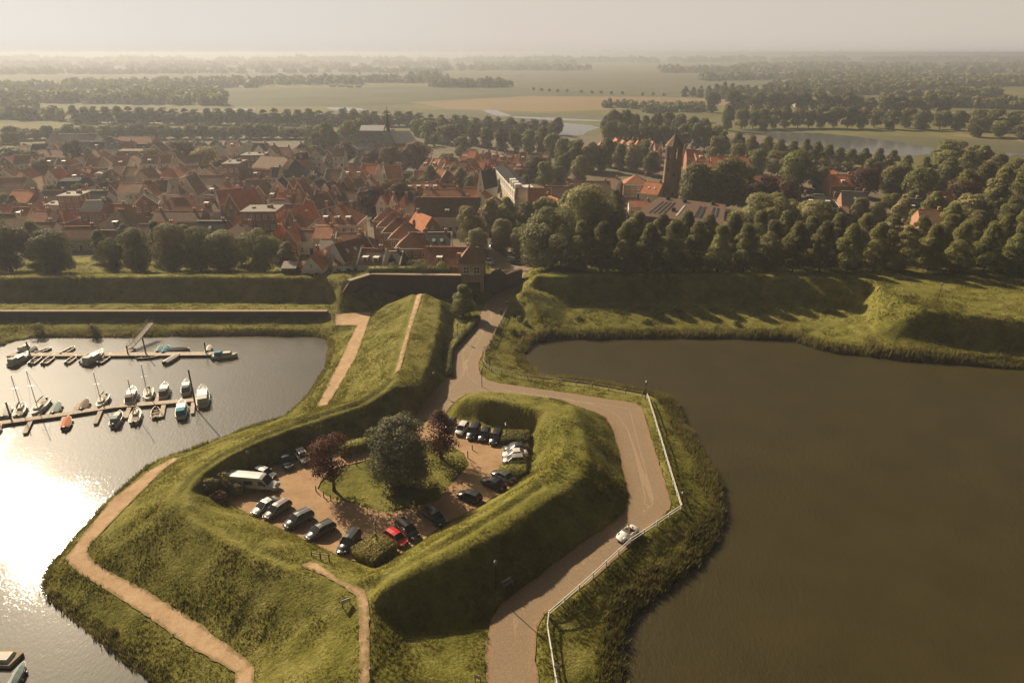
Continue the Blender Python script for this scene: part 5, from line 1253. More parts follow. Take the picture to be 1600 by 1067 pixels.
# --- church: slate cross-shaped roof, slim spire
def church():
    p = P(603, 244, Z_T); root = empty('church', tuple(p), R(-4), 'large church with slate cross-shaped roof, slim spire and bright roof planes', 'church'); root.scale = (.84, .84, .9)
    wl, rf_ = MB(), MB(); eh = 9.5; rh = 7.5
    def arm(cx, cy, w, d, along_x):
        wl.box(cx, cy, -1, w, d, eh + 1)
        if along_x: q = [(cx-w/2, cy-d/2-.4, eh), (cx+w/2, cy-d/2-.4, eh), (cx+w/2, cy+d/2+.4, eh), (cx-w/2, cy+d/2+.4, eh), (cx-w/2, cy, eh+rh), (cx+w/2, cy, eh+rh)]; fs = [(0,1,5,4),(2,3,4,5),(1,2,5),(3,0,4)]
        else: q = [(cx-w/2-.4, cy-d/2, eh), (cx+w/2+.4, cy-d/2, eh), (cx+w/2+.4, cy+d/2, eh), (cx-w/2-.4, cy+d/2, eh), (cx, cy-d/2, eh+rh), (cx, cy+d/2, eh+rh)]; fs = [(0,4,5,3),(1,2,5,4),(0,1,4),(2,3,5)]
        rf_.add(q, fs)
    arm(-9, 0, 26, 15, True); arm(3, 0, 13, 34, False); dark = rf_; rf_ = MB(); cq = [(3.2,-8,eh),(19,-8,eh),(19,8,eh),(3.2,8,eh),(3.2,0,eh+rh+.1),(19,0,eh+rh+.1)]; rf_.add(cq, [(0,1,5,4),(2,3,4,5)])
    rf_.add([(19, -8, eh), (24, -3.5, eh), (24, 3.5, eh), (19, 8, eh), (19, 0, eh+rh+.1)], [(0,1,4),(1,2,4),(2,3,4)]); rf_.build('choir_roof', M['painted_glare'], root); rf_ = dark; wl.box(12, 0, -1, 14, 15.2, eh + 1)  # choir slates in a pale colour, sun glare painted on
    wl.prism([(19,-7.5),(23.8,-3.5),(23.8,3.5),(19,7.5)], -1, eh)
    for sgn in (-1, 1): # lower aisles
        wl.box(-9, sgn*10, -1, 24, 5, 7); rf_.add([(-21.2, sgn*12.8, 6), (3-6.5, sgn*12.8, 6), (3-6.5, sgn*7.5, 9.5), (-21.2, sgn*7.5, 9.5)], [(0,1,2,3)] if sgn < 0 else [(3,2,1,0)])
    wl.build('wall', M['w_brick'], root); rf_.build('roof', M['church_slate'], root)
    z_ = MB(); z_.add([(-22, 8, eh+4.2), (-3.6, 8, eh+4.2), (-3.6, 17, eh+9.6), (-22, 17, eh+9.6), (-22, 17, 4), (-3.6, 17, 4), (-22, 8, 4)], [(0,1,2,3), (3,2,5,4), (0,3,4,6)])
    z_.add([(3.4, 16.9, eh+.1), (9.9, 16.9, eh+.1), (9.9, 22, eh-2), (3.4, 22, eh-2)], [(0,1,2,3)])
    z_.build('painted_glare_roof', M['painted_glare'], root)  # added rear roof planes, their paleness is painted sun glare
    s = MB(); s.prism([(3 + 1.3*math.cos(i*math.pi/4), 1.3*math.sin(i*math.pi/4)) for i in range(8)], eh + rh - 2, eh + rh + 3)
    n = 8; base = [(3 + 1.7*math.cos(i*math.pi/4), 1.7*math.sin(i*math.pi/4), eh+rh+3) for i in range(8)]
    s.add(base + [(3, 0, eh+rh+14)], [(i, (i+1) % 8, 8) for i in range(8)]); s.bar((3,0,eh+rh+13.5), (3,0,eh+rh+16), .15); s.bar((2.4,0,eh+rh+15.2), (3.6,0,eh+rh+15.2), .12)
    s.build('spire', M['r_slate'], root)
    for i in range(5): put_window(root, -19 + i*4.4, -7.5, 9.6, 0, 1.4, 1.6, 2, 1)
    for i in range(5): put_window(root, -19 + i*4.4, -12.5, 1.5, 0, 1.5, 3, 2, 3)
    for dx in (-3, 0, 3): put_window(root, 3 + dx, -17, 3, 0, 1.6, 5 if dx else 6.5, 2, 4)
    for i in range(7):
        b = MB(); b.box(-21 + i*4.4, -12.9, -1, .8, .9, 7, top=.7); b.build('buttress', M['w_brick'], root)
M['painted_glare'] = simple('slate_painted_glare', (.78,.78,.76), .45, .0, var=.15, scale=.5)  # church slate with the bright sky and sun reflection put into its colour
M['church_slate'] = simple('weathered_church_slate', (.20,.20,.20), .34, .0, var=.35, scale=.4, spec=.9)
church()

# --- town hall tower
def town_tower():
    p = P(478, 292, Z_T); root = empty('town_hall_tower', tuple(p), R(3), 'square brick town hall tower with pale open lantern on top', 'tower')
    zt = ztop(p.y, 248) - Z_T; ztt = ztop(p.y, 219) - Z_T
    b = MB(); b.box(0, 0, -1, 6.4, 6.4, zt + 1); b.build('shaft', M['w_brick'], root)
    b = MB(); b.box(0, 0, zt, 7.2, 7.2, .6); b.box(0, 0, zt + .6, 5.4, 5.4, 2.2, top=.8); b.build('gallery', M['w_dark'], root)
    b = MB(); h2 = ztt - zt - 4
    for i in range(8): a = i*math.pi/4 + .39; b.box(1.6*math.cos(a), 1.6*math.sin(a), zt + 2.8, .45, .45, h2*.6)
    b.box(0, 0, zt + 2.8, 3.4, 3.4, .4); b.build('lantern', M['cream'], root)
    b = MB(); zz = zt + 2.8 + h2*.6
    b.sphere((0, 0, zz), 2.0, 10, 6, 0, .8); b.tube([(0,0,zz+1.2),(0,0,zz+2.4),(0,0,ztt+1)], [.5,.2,.06], 6); b.build('dome', M['r_light'], root)
    for k in (0, 3, 1):
        for zz in (4, 9, 14): put_window(root, 3.2 * (k == 1) - 3.2 * (k == 3), -3.2 * (k == 0), zz, k, 1, 1.8)
town_tower()

# --- octagonal brick water tower
def brick_tower():
    p = P(1046, 318, Z_T); y = p.y; root = empty('brick_tower', tuple(p), 0, 'tall octagonal brick tower with belfry openings and pyramid roof', 'tower')
    z0 = ztop(y, 228) - Z_T; z1 = ztop(y, 244) - Z_T; zt = ztop(y, 209) - Z_T; r = 31 / 2 / (CAM_F / depth(p.x, y, 20)) / math.cos(R(22.5)) * .80; r0 = r * 1.13
    oc = lambda rr, z: [(rr*math.cos(R(22.5 + 45*i)), rr*math.sin(R(22.5 + 45*i)), z) for i in range(8)]
    b = MB()
    zlo = z1 - 2.6
    b.add(oc(r0, -1) + oc(r, zlo), [(i, (i+1) % 8, 8 + (i+1) % 8, 8 + i) for i in range(8)])
    b.add(oc(r*1.03, zlo) + oc(r*1.03, zlo + .5) + oc(r, zlo + .5), [(i, (i+1) % 8, 8 + (i+1) % 8, 8 + i) for i in range(8)] + [(8+i, 8+(i+1) % 8, 16+(i+1) % 8, 16+i) for i in range(8)])
    for i in range(8):     # belfry piers with an opening in each face
        A, B = Vector(oc(r, 0)[i]), Vector(oc(r, 0)[(i+1) % 8]); fz = zlo + .5
        for (t0, t1, za, zb) in ((0, .24, fz, z0), (.76, 1, fz, z0), (.24, .76, fz, fz + .7), (.24, .76, z0 - .8, z0)):
            q0, q1 = A.lerp(B, t0), A.lerp(B, t1); n_ = Vector((-(A.x + B.x), -(A.y + B.y), 0)).normalized() * .6
            vs_ = [(q0.x, q0.y, za), (q1.x, q1.y, za), (q1.x, q1.y, zb), (q0.x, q0.y, zb)]
            vs_ += [(x + n_.x, y_ + n_.y, z_) for x, y_, z_ in vs_]
            b.add(vs_, [(0,1,2,3),(7,6,5,4),(0,4,5,1),(1,5,6,2),(2,6,7,3),(3,7,4,0)])
    b.add(oc(r*.98, fz + .02), [tuple(range(8))]); b.build('shaft', M['tower_brick'], root)
    b = MB(); b.add(oc(r*1.12, z0) + [(0, 0, zt)], [(i, (i+1) % 8, 8) for i in range(8)]); b.add(oc(r*1.12, z0 + .0) , [tuple(range(8))[::-1]])
    ro = b.build('roof', M['r_brown'], root)
    b = MB(); b.bar((0,0,zt-.3), (0,0,zt+2.2), .12); b.bar((-.6,0,zt+1.5), (.6,0,zt+1.5), .12); b.build('finial', M['steel'], ro)
    for k, (i, zz) in enumerate(((5, 4), (5, 12), (6, 9), (4, 14), (6, 2.5))):
        a = R(45*i + 45); rr = (r0 + (r - r0) * zz / zlo) * math.cos(R(22.5)); b = MB(); b.box(0, -.03, 0, .5, .12, 1.3); o = b.build('slit_window', M['glass'], root); o.location = (rr*math.cos(a), rr*math.sin(a), zz); o.rotation_euler = (0, 0, a + math.pi/2)
M['tower_brick'] = wall_mat('tower_brick', (.19,.13,.09), (.26,.18,.125))
brick_tower()

# --- hall with solar panels
def hall():
    z = Z_T; ze = 7.0; zr = 9.0
    A, B, C_, D_ = P(1030, 309, z+zr), P(1134, 321, z+zr), P(1130, 352, z+ze), P(990, 337, z+ze)
    root = empty('hall_building', (A.x, A.y, z), 0, 'wide low brick hall with brown roof, solar panels and roof hatches', 'hall')
    o = Vector((A.x, A.y, z)); q = [Vector(v) - o for v in (A, B, C_, D_)]
    n = (q[1] - q[0]).cross(q[3] - q[0]).normalized(); n = n if n.z > 0 else -n
    b = MB(); th = Vector((0, 0, .3)); vs_ = [v for v in q] + [v + th for v in q]
    back = [q[0] + Vector((.5, 7, -2.5)), q[1] + Vector((.5, 7, -2.5))]
    b.add([tuple(v) for v in vs_], [(4,7,6,5) if (q[3]-q[0]).cross(q[1]-q[0]).z > 0 else (4,5,6,7), (0,1,5,4), (1,2,6,5), (2,3,7,6), (3,0,4,7)]); b.add([tuple(q[0] + th), tuple(q[1] + th), tuple(back[1]), tuple(back[0])], [(0,1,2,3)])
    ro = b.build('roof', M['hall_roof'], root)
    b = MB(); inset = [q[3] + Vector((1, .6, -.1)), q[2] + Vector((-.8, .6, -.1)), back[1] + Vector((-.8, -.5, -.1)), back[0] + Vector((.5, -.5, -.1))]
    b.add([(v.x, v.y, -1) for v in inset] + [tuple(v) for v in inset], [(0,1,5,4),(1,2,6,5),(2,3,7,6),(3,0,4,7)]); b.build('wall', M['w_brick'], root)
    S_ = lambda s, t: q[0].lerp(q[1], s).lerp(q[3].lerp(q[2], s), t) + n * .42
    def panel(s, t, ds, dt, mat, nm):
        c = [S_(s, t), S_(s+ds, t), S_(s+ds, t+dt), S_(s, t+dt)]
        m = MB(); m.add([tuple(v) for v in c] + [tuple(v - n*.12) for v in c], [(0,1,2,3),(4,5,6,7),(0,1,5,4),(1,2,6,5),(2,3,7,6),(3,0,4,7)]); return m.build(nm, mat, root)
    for i in range(4): panel(.13 + i*.055, .22, .022, .62, M['panel'], 'solar_panel')
    panel(.45, .30, .022, .55, M['skylight'], 'skylight')
    for i in range(2): panel(.66 + i*.055, .25, .035, .58, M['panel'], 'solar_panel')
    for i in range(2): panel(.84 + i*.055, .25, .03, .45, M['panel'], 'solar_panel')
    for s, t in ((.16, .08), (.42, .12), (.82, .08), (.38, .62)):
        m = MB(); c = S_(s, t); m.box(c.x, c.y, c.z - .5, 1.3, 1.3, 1.5); m.build('roof_hatch', M['black'], root)
    for i in range(7): put_window(root, (inset[0].lerp(inset[1], (i+.5)/7)).x, (inset[0].lerp(inset[1], (i+.5)/7)).y - .05, 2.2, 0, 1.8, 1.6)
M['hall_roof'] = roof_mat('hall_roof_tiles', (.15,.095,.065), (.20,.13,.09), .9)
M['panel'] = simple('solar_panel', (.04,.045,.055), .15, .2, var=.3)
hall()

# --- gatehouse, bastion wall, wing walls, quay wall
def gatehouse():
    a = P(738, 466, 0); w = 38 / ppm(738, 466, 0); d = 7.5; x, y = a.x, a.y + d/2
    eh = ztop(a.y, 411); rt_ = ztop(y, 382)
    root = empty('gatehouse', (x, y, 0), R(-2), 'square brick gatehouse with steep red-brown roof over the archway into town', 'gatehouse')
    b = MB(); gw = 3.6; gh = 4.6; t = (w - gw) / 2; gx_ = .6
    lw = w/2 + gx_ - gw/2; rw = w/2 - gx_ - gw/2
    b.box(-w/2 + lw/2, 0, -1, lw, d, gh + 1); b.box(w/2 - rw/2, 0, -1, rw, d, gh + 1); b.box(0, 0, gh + .002, w, d, eh - gh); 
    b.box(0, -d/2 - .1, gh + 1.3, w + .1, .2, .25)
    b.build('wall', M['w_gate'], root)
    b = MB(); e = .35; b.add([(-w/2-e, -d/2-e, eh-.1), (w/2+e, -d/2-e, eh-.1), (w/2+e, d/2+e, eh-.1), (-w/2-e, d/2+e, eh-.1), (-.35, 0, rt_), (.35, 0, rt_)], [(0,1,5,4),(1,2,5),(2,3,4,5),(3,0,4),(3,2,1,0)])
    ro = b.build('roof', M['r_brown'], root)
    b = MB(); b.box(-w/2 + .1, -d/2 + 1.2, eh - 2, .9, .9, 4.2); b.box(-w/2 + .1, -d/2 + 1.2, eh + 2.2, 1.1, 1.1, .2); b.build('chimney', M['w_red'], ro)
    for xx in (-1.35, 1.5): put_window(root, xx, -d/2 - .02, eh - 3.0, 0, 1.7, 2.0, 2, 2)
    b = MB(); b.box(.1, -d/2 - .06, gh + 1.9, .9, .12, 1.1); b.build('stone_plaque', M['cream'], root)
    b = MB(); b.box(gx_, d/2 - .6, -.2, gw, .1, gh + .1); b.build('passage_shade_panel', M['black'], root)  # black panel closing the arch, painted stand-in for the passage's shade
M['w_gate'] = wall_mat('gate_brick', (.30,.20,.135), (.40,.27,.185))
gatehouse()
def wall_strip(name, tops, bots, mat, thick, label, cat='wall', coping=True):
    """vertical wall between a top line and a bottom line (world points)"""
    root = empty(name, tuple(bots[0]), 0, label, cat); o = Vector(bots[0]); b = MB(); c = MB()
    for i in range(len(tops) - 1):
        q = [bots[i] - o, bots[i+1] - o, tops[i+1] - o, tops[i] - o]
        dn = (bots[i+1] - bots[i]); nn = Vector((-dn.y, dn.x, 0)).normalized() * thick
        vs_ = q + [v + nn for v in q]
        b.add([tuple(v) for v in vs_], [(0,1,2,3),(7,6,5,4),(3,2,6,7),(0,3,7,4),(1,5,6,2)])
        if coping: c.bar(q[3] + nn*.5 + Vector((0,0,.12)), q[2] + nn*.5 + Vector((0,0,.12)), thick + .3, .25)
    b.build('masonry', mat, root)
    if coping: c.build('coping', M['coping'], root)
    return root
M['coping'] = simple('stone_coping', (.34,.25,.17), .9, var=.3)
def V3(x, y, z): return Vector((x, y, z))
tp = [P(547, 440, 6.8), P(580, 429.5, 6.8), P(650, 430.5, 6.8), P(720, 431.5, 6.8)]
bt = [V3(p.x - .2, p.y - .9, -1.5) for p in tp]
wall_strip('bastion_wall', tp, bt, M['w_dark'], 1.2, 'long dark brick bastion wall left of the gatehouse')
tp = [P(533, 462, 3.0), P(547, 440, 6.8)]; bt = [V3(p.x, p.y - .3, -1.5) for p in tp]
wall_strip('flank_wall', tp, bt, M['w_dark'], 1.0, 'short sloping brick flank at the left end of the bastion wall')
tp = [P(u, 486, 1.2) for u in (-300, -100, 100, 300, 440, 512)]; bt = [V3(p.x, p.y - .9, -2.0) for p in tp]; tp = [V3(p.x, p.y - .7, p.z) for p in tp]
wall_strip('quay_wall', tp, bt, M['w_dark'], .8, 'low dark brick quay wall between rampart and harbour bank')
# wing walls right of the gatehouse with pointed buttress tops
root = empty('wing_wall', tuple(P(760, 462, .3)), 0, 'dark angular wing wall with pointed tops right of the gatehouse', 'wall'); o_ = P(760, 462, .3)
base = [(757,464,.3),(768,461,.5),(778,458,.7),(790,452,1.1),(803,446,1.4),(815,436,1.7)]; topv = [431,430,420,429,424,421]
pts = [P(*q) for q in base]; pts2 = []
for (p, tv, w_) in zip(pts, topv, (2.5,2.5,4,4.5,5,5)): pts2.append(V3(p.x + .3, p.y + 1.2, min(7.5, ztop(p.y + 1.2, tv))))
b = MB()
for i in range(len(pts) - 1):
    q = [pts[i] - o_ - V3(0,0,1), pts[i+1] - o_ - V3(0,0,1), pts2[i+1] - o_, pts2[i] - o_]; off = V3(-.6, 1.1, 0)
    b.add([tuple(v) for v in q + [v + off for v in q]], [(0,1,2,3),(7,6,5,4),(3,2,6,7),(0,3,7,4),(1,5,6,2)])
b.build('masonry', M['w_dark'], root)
# paved town ground: square and the streets
M['paving'] = mk_gravel('town_paving', (.20,.15,.105), (.30,.23,.165), .1)
b = MB(); w_ = [P(u, v, 2) for u, v in ((812,424),(850,424),(900,410),(905,392),(850,380),(812,350),(806,332),(772,288),(766,290),(790,330),(760,350),(742,395),(757,412),(768,424))]
b.add([(p.x, p.y, 2.16) for p in w_], [tuple(range(len(w_)))]); 
if sum(w_[i].x*w_[(i+1) % len(w_)].y - w_[(i+1) % len(w_)].x*w_[i].y for i in range(len(w_))) < 0: b.f = [f[::-1] for f in b.f]
tag(b.build('town_square', M['paving']), kind='structure')
M['town_soil'] = mk_gravel('yards_and_streets', (.10,.085,.05), (.18,.145,.10), .06)
b = MB(); w_ = [(-190, 212), (150, 212), (150, 258), (190, 262), (200, 560), (-330, 560), (-230, 262)]
b.add([(x, y, 2.08) for x, y in w_], [tuple(range(len(w_)))]); tag(b.build('town_ground', M['town_soil']), kind='structure')
# ------------------------------------------------------------------ vehicles
def paint(name, col, metal=.0, rough=.28):
    m = simple(name, col, rough, metal, var=.08, scale=1.2, spec=.5, coat=.6); return m
PAINT = {'black': paint('black_car_paint', (.012,.012,.013)), 'grey': paint('grey_car_paint', (.10,.10,.10), .4), 'silver': paint('silver_car_paint', (.40,.39,.37), .5, .35), 'white': paint('white_car_paint', (.70,.68,.64)),
         'red': paint('red_car_paint', (.55,.02,.025)), 'blue': paint('dark_blue_car_paint', (.02,.03,.05)), 'bronze': paint('bronze_car_paint', (.13,.10,.085), .5, .35)}
M['tyre'] = simple('tyre_rubber', (.015,.015,.015), .85); M['rim'] = simple('wheel_rim', (.35,.35,.34), .35, .7)
M['lamp_w'] = simple('headlight_glass', (.38,.38,.37), .15, .2); M['lamp_r'] = simple('tail_light', (.35,.015,.015), .2)
M['plate'] = simple('number_plate', (.55,.42,.05), .5)
M['leather'] = simple('tan_leather', (.28,.12,.06), .6)
# side profile per type: stations along x (rear -.5 .. front .5): belt/deck height, roof height, half width factor
CARS = {
 'hatch':  dict(L=4.1, W=1.74, H=1.46, belt=[(-.5,.50,.80),(-.47,.78,.93),(-.38,.90,1),(-.1,.92,1),(.18,.88,1),(.30,.82,.98),(.44,.68,.92),(.5,.45,.78)], cab=[(-.47,.86),(-.36,1.42),(-.05,1.46),(.10,1.42),(.28,.86)]),
 'estate': dict(L=4.7, W=1.80, H=1.48, belt=[(-.5,.50,.82),(-.48,.82,.93),(-.38,.92,1),(-.1,.92,1),(.18,.88,1),(.28,.82,.98),(.44,.68,.92),(.5,.45,.78)], cab=[(-.48,.90),(-.40,1.42),(-.05,1.48),(.08,1.44),(.26,.87)]),
 'sedan':  dict(L=4.6, W=1.80, H=1.43, belt=[(-.5,.52,.80),(-.46,.88,.93),(-.34,.94,1),(-.1,.92,1),(.18,.88,1),(.28,.82,.98),(.44,.68,.92),(.5,.45,.78)], cab=[(-.36,.93),(-.20,1.38),(-.02,1.43),(.08,1.40),(.27,.87)]),
 'suv':    dict(L=4.6, W=1.86, H=1.66, belt=[(-.5,.58,.84),(-.48,.92,.94),(-.38,1.04,1),(-.1,1.05,1),(.18,1.02,1),(.28,.98,.98),(.44,.84,.92),(.5,.52,.80)], cab=[(-.49,1.02),(-.42,1.58),(-.05,1.66),(.08,1.62),(.25,1.01)]),
}
def ring(x, z0, z1, hw, r=.16):
    """cross section of the lower body at x, from sill z0 to belt z1"""
    h = z1 - z0
    return [(x, -hw*.92, z0), (x, -hw, z0 + h*.30), (x, -hw*.985, z0 + h*.72), (x, -hw*.88, z1 - .01), (x, 0, z1 + .02), (x, hw*.88, z1 - .01), (x, hw*.985, z0 + h*.72), (x, hw, z0 + h*.30), (x, hw*.92, z0)]
def loft(b, rings, m=0, caps=True):
    n = len(rings[0]); base = len(b.v)
    for r_ in rings: b.v += [tuple(p) for p in r_]
    for i in range(len(rings) - 1):
        for k in range(n):
            k2 = (k + 1) % n
            b.f.append([base + i*n + k, base + i*n + k2, base + (i+1)*n + k2, base + (i+1)*n + k]); b.m.append(m)
    if caps:
        b.f.append([base + k for k in range(n)]); b.m.append(m); b.f.append([base + (len(rings)-1)*n + k for k in range(n)][::-1]); b.m.append(m)
def wheel(root, x, y, r=.32):
    t = MB(); n = 16
    for k in range(n):
        a0, a1 = 2*math.pi*k/n, 2*math.pi*(k+1)/n
        pr = [(r*.62, -.1), (r*.95, -.11), (r, -.06), (r, .06), (r*.95, .11), (r*.62, .1)]
        for (r0, y0), (r1, y1) in zip(pr, pr[1:]): t.add([(r0*math.cos(a0), y0, r0*math.sin(a0)), (r0*math.cos(a1), y0, r0*math.sin(a1)), (r1*math.cos(a1), y1, r1*math.sin(a1)), (r1*math.cos(a0), y1, r1*math.sin(a0))], [(0,1,2,3)])
    w = t.build('wheel', M['tyre'], root, True); w.location = (x, y, r)
    h = MB(); s = 1 if y > 0 else -1
    for k in range(5):
        a = 2*math.pi*k/5; h.bar((0, s*.07, 0), (r*.62*math.cos(a), s*.08, r*.62*math.sin(a)), .09, .03, up=(0,1,0))
    h.tube([(0, -.04, 0), (0, .04, 0)], [r*.6, r*.6], 12); h.build('rim', M['rim'], w)
    return w
_cars = {}
def make_car(kind, col, rails=False, sunroof=False):
    d = CARS[kind]; L, W = d['L'], d['W']; hw = W/2
    root = empty('parked_car')
    b = MB(); rings = []
    for (x, z, f) in d['belt']: rings.append(ring(x*L, .28 if abs(x) < .46 else .34, z, hw*f))
    loft(b, rings); bd = b.build('body', PAINT[col], root, True)
    # greenhouse: dark glass hull with a painted roof skin and pillars
    g = MB(); cb = d['cab']; gl = []
    for i, (x, z) in enumerate(cb):
        zb = cb[0][1] if i in (0,) else .9
        t = (z - cb[0][1]) / (d['H'] - cb[0][1]); wt = hw * (.90 - .20 * max(0, t)); wb_ = hw * .89
        zb = np.interp(x, [q[0] for q in d['belt']], [q[1] for q in d['belt']]) - .05
        gl.append([(x*L, -wb_, zb), (x*L, -wt, max(z, zb+.01)), (x*L, 0, max(z, zb+.01) + .03), (x*L, wt, max(z, zb+.01)), (x*L, wb_, zb)])
    loft(g, gl); g.build('window_glass', M['glass'], root)
    r_ = MB(); rr = []
    for (x, z) in cb[1:-1]:
        wt = hw * .70; rr.append([(x*L, -wt-.02, z - .04), (x*L, -wt, z + .02), (x*L, 0, z + .065), (x*L, wt, z + .02), (x*L, wt+.02, z - .04), (x*L, 0, z - .03)])
    loft(r_, rr)
    for s in (-1, 1):   # pillars
        for (xa, za), (xb, zb) in ((cb[-1], cb[-2]), (cb[0], cb[1])):
            r_.bar((xa*L, s*hw*.885, za), (xb*L, s*hw*.705, zb + .0), .07, .06)
        xm = (cb[1][0]*.55 + cb[-2][0]*.45) * L; r_.bar((xm, s*hw*.90, d['belt'][3][1] - .02), (xm, s*hw*.71, d['H'] - .05), .07, .05)
        if rails: r_.bar((cb[1][0]*L + .1, s*hw*.62, d['H'] + .07), (cb[-2][0]*L - .1, s*hw*.62, d['H'] + .06), .05, .05)
    r_.build('roof', PAINT[col], root, False)
    if sunroof:
        q = MB(); q.box(-.02*L, 0, d['H'] + .055, 1.1, .95, .03); q.build('sunroof', M['glass'], root)
    for s in (-1, 1):
        for x in (-.31*L, .31*L): wheel(root, x, s*(hw - .10), .33 if kind != 'suv' else .37)
        q = MB(); q.box(.462*L, s*hw*.62, .60*(d['H']/1.45), .16, .26, .10, rz=-s*.35); q.build('headlight', M['lamp_w'], root)
        q = MB(); q.box(-.478*L, s*hw*.68, .72*(d['H']/1.45), .12, .24, .2); q.build('tail_light', M['lamp_r'], root)
        q = MB(); q.box(.15*L, s*(hw + .06), .92*(d['H']/1.45), .12, .2, .13); q.build('wing_mirror', PAINT[col], root)
    q = MB(); q.box(.497*L, 0, .38, .04, .5, .11); q.build('number_plate', M['plate'], root)
    q = MB(); q.box(.485*L, 0, .5, .06, .8, .14); q.build('grille', M['black'], root)
    return root
def place_car(u, v, du, dv, kind, col, label, group='cars parked around the car park', rails=False, sunroof=False, z=None):
    """(u, v): middle of the car on the ground, (du, dv): photo place its front points to"""
    k = (kind, col, rails, sunroof)
    if k not in _cars: _cars[k] = make_car(*k); c = _cars[k]
    else: c = copy_tree(_cars[k])
    p = on(u, v) if z is None else P(u, v, z); q = on(u + du, v + dv) if z is None else P(u + du, v + dv, z)
    if z is None: p.z = float(hz(np.float64(p.x), np.float64(p.y))) + .04
    c.scale = (.96, .96, .96); c.location = p; c.rotation_euler = (0, 0, math.atan2(q.y - p.y, q.x - p.x)); tag(c, label, 'car', group); return c
G = 'cars parked around the car park'
for a in [
 (447,724,7,13,'estate','blue','dark estate car with bright roof rails, left of two cars facing out below the bank','rails'),
 (473,717,8,12,'hatch','white','white hatchback with dark roof window beside the copper beech','sun'),
 (414,744,12,4,'hatch','silver','silver hatchback parked behind the long white van',''),
 (416,795,-13,8,'sedan','silver','silver saloon, first of the lower left row of parked cars',''),
 (434,801,-12,8,'estate','bronze','bronze estate car beside the silver saloon in the lower left row',''),
 (467,817,-13,7,'suv','grey','dark grey off-roader with roof rails, third of the lower left row','rails'),
 (501,834,-13,7,'estate','grey','dark estate with roof rails, fourth of the lower left row','rails'),
 (546,852,-11,12,'suv','black','large black car at the bottom corner next to the square hedge',''),
 (619,845,13,9,'hatch','red','bright red hatchback beside the square hedge',''),
 (637,833,11,10,'suv','black','black car with roof bars directly behind the red hatchback','rails'),
 (679,812,12,9,'estate','black','black car standing alone in the tree shadow',''),
 (734,780,-14,-5,'hatch','black','black hatchback at the foot of the rampart, right of the tree shadow',''),
 (771,760,-13,-6,'sedan','black','black car, nearer one of the pair below the small hedge',''),
 (786,749,-13,-7,'sedan','grey','dark saloon with sunlit roof, farther one of the pair below the small hedge',''),
 (803,723,-14,1,'hatch','silver','silver hatchback just above the small hedge block',''),
 (804,714,-14,1,'sedan','white','white sports car between two silver and grey cars',''),
 (807,704,-14,1,'sedan','grey','grey saloon tucked under the upper hedge block',''),
 (703,668,-5,9,'hatch','grey','dark hatchback half hidden by the right copper beech',''),
 (722,674,-7,10,'hatch','white','white and black hatchback, second of the upper right row',''),
 (740,679,-6,11,'suv','black','large black car, third of the upper right row',''),
 (757,683,-5,11,'hatch','black','small black car, fourth of the upper right row',''),
 (775,687,-5,11,'estate','black','black estate next to the upper hedge block',''),
 ]:
    place_car(*a[:7], group=G, rails='rails' in a[7], sunroof='sun' in a[7])
G2 = 'cars parked behind the gatehouse'
for a in [(741,464,0,8,'hatch','black','black car driving out of the gatehouse archway',None),(764,412,6,3,'suv','white','large white car right behind the gatehouse',2.1),(757,405,6,2,'estate','grey','dark car behind the large white car at the gatehouse',2.1),
 (775,386,10,-1,'estate','silver','silver estate on the square, farther of two under the pale tree',2.1),(784,393,10,1,'hatch','black','black car on the square below the silver estate',2.1),(797,401,8,1,'hatch','black','black car, farthest of four parked side by side on the square',2.1),
 (800,405,8,1,'hatch','silver','silver car, second of four parked side by side on the square',2.1),(803,409,8,1,'estate','white','white car, third of four parked side by side on the square',2.1),(806,413,8,1,'estate','black','black car, nearest of four parked side by side on the square',2.1),
 (806,358,6,2,'hatch','white','white car in the crowded rank at the far end of the square',2.1),(814,360,6,2,'hatch','black','black car right of the white one at the far end of the square',2.1),(822,352,6,2,'hatch','silver','silver car at the far end of the square by the facade',2.1),(805,365,6,2,'estate','grey','grey car nearest in the far rank of the square',2.1),
 (1256,297,8,2,'hatch','white','white car in the street behind the villa',2.1),(1266,299,8,2,'hatch','silver','silver car beside the white car behind the villa',2.1),
 (771,290,3,5,'hatch','white','tiny white car, nearest on the shopping street',2.1),(766,282,3,5,'hatch','grey','tiny grey car, second on the shopping street',2.1),(762,275,3,5,'hatch','white','tiny white car, farthest on the shopping street',2.1)]:
    place_car(*a[:7], group=G2, z=a[7])

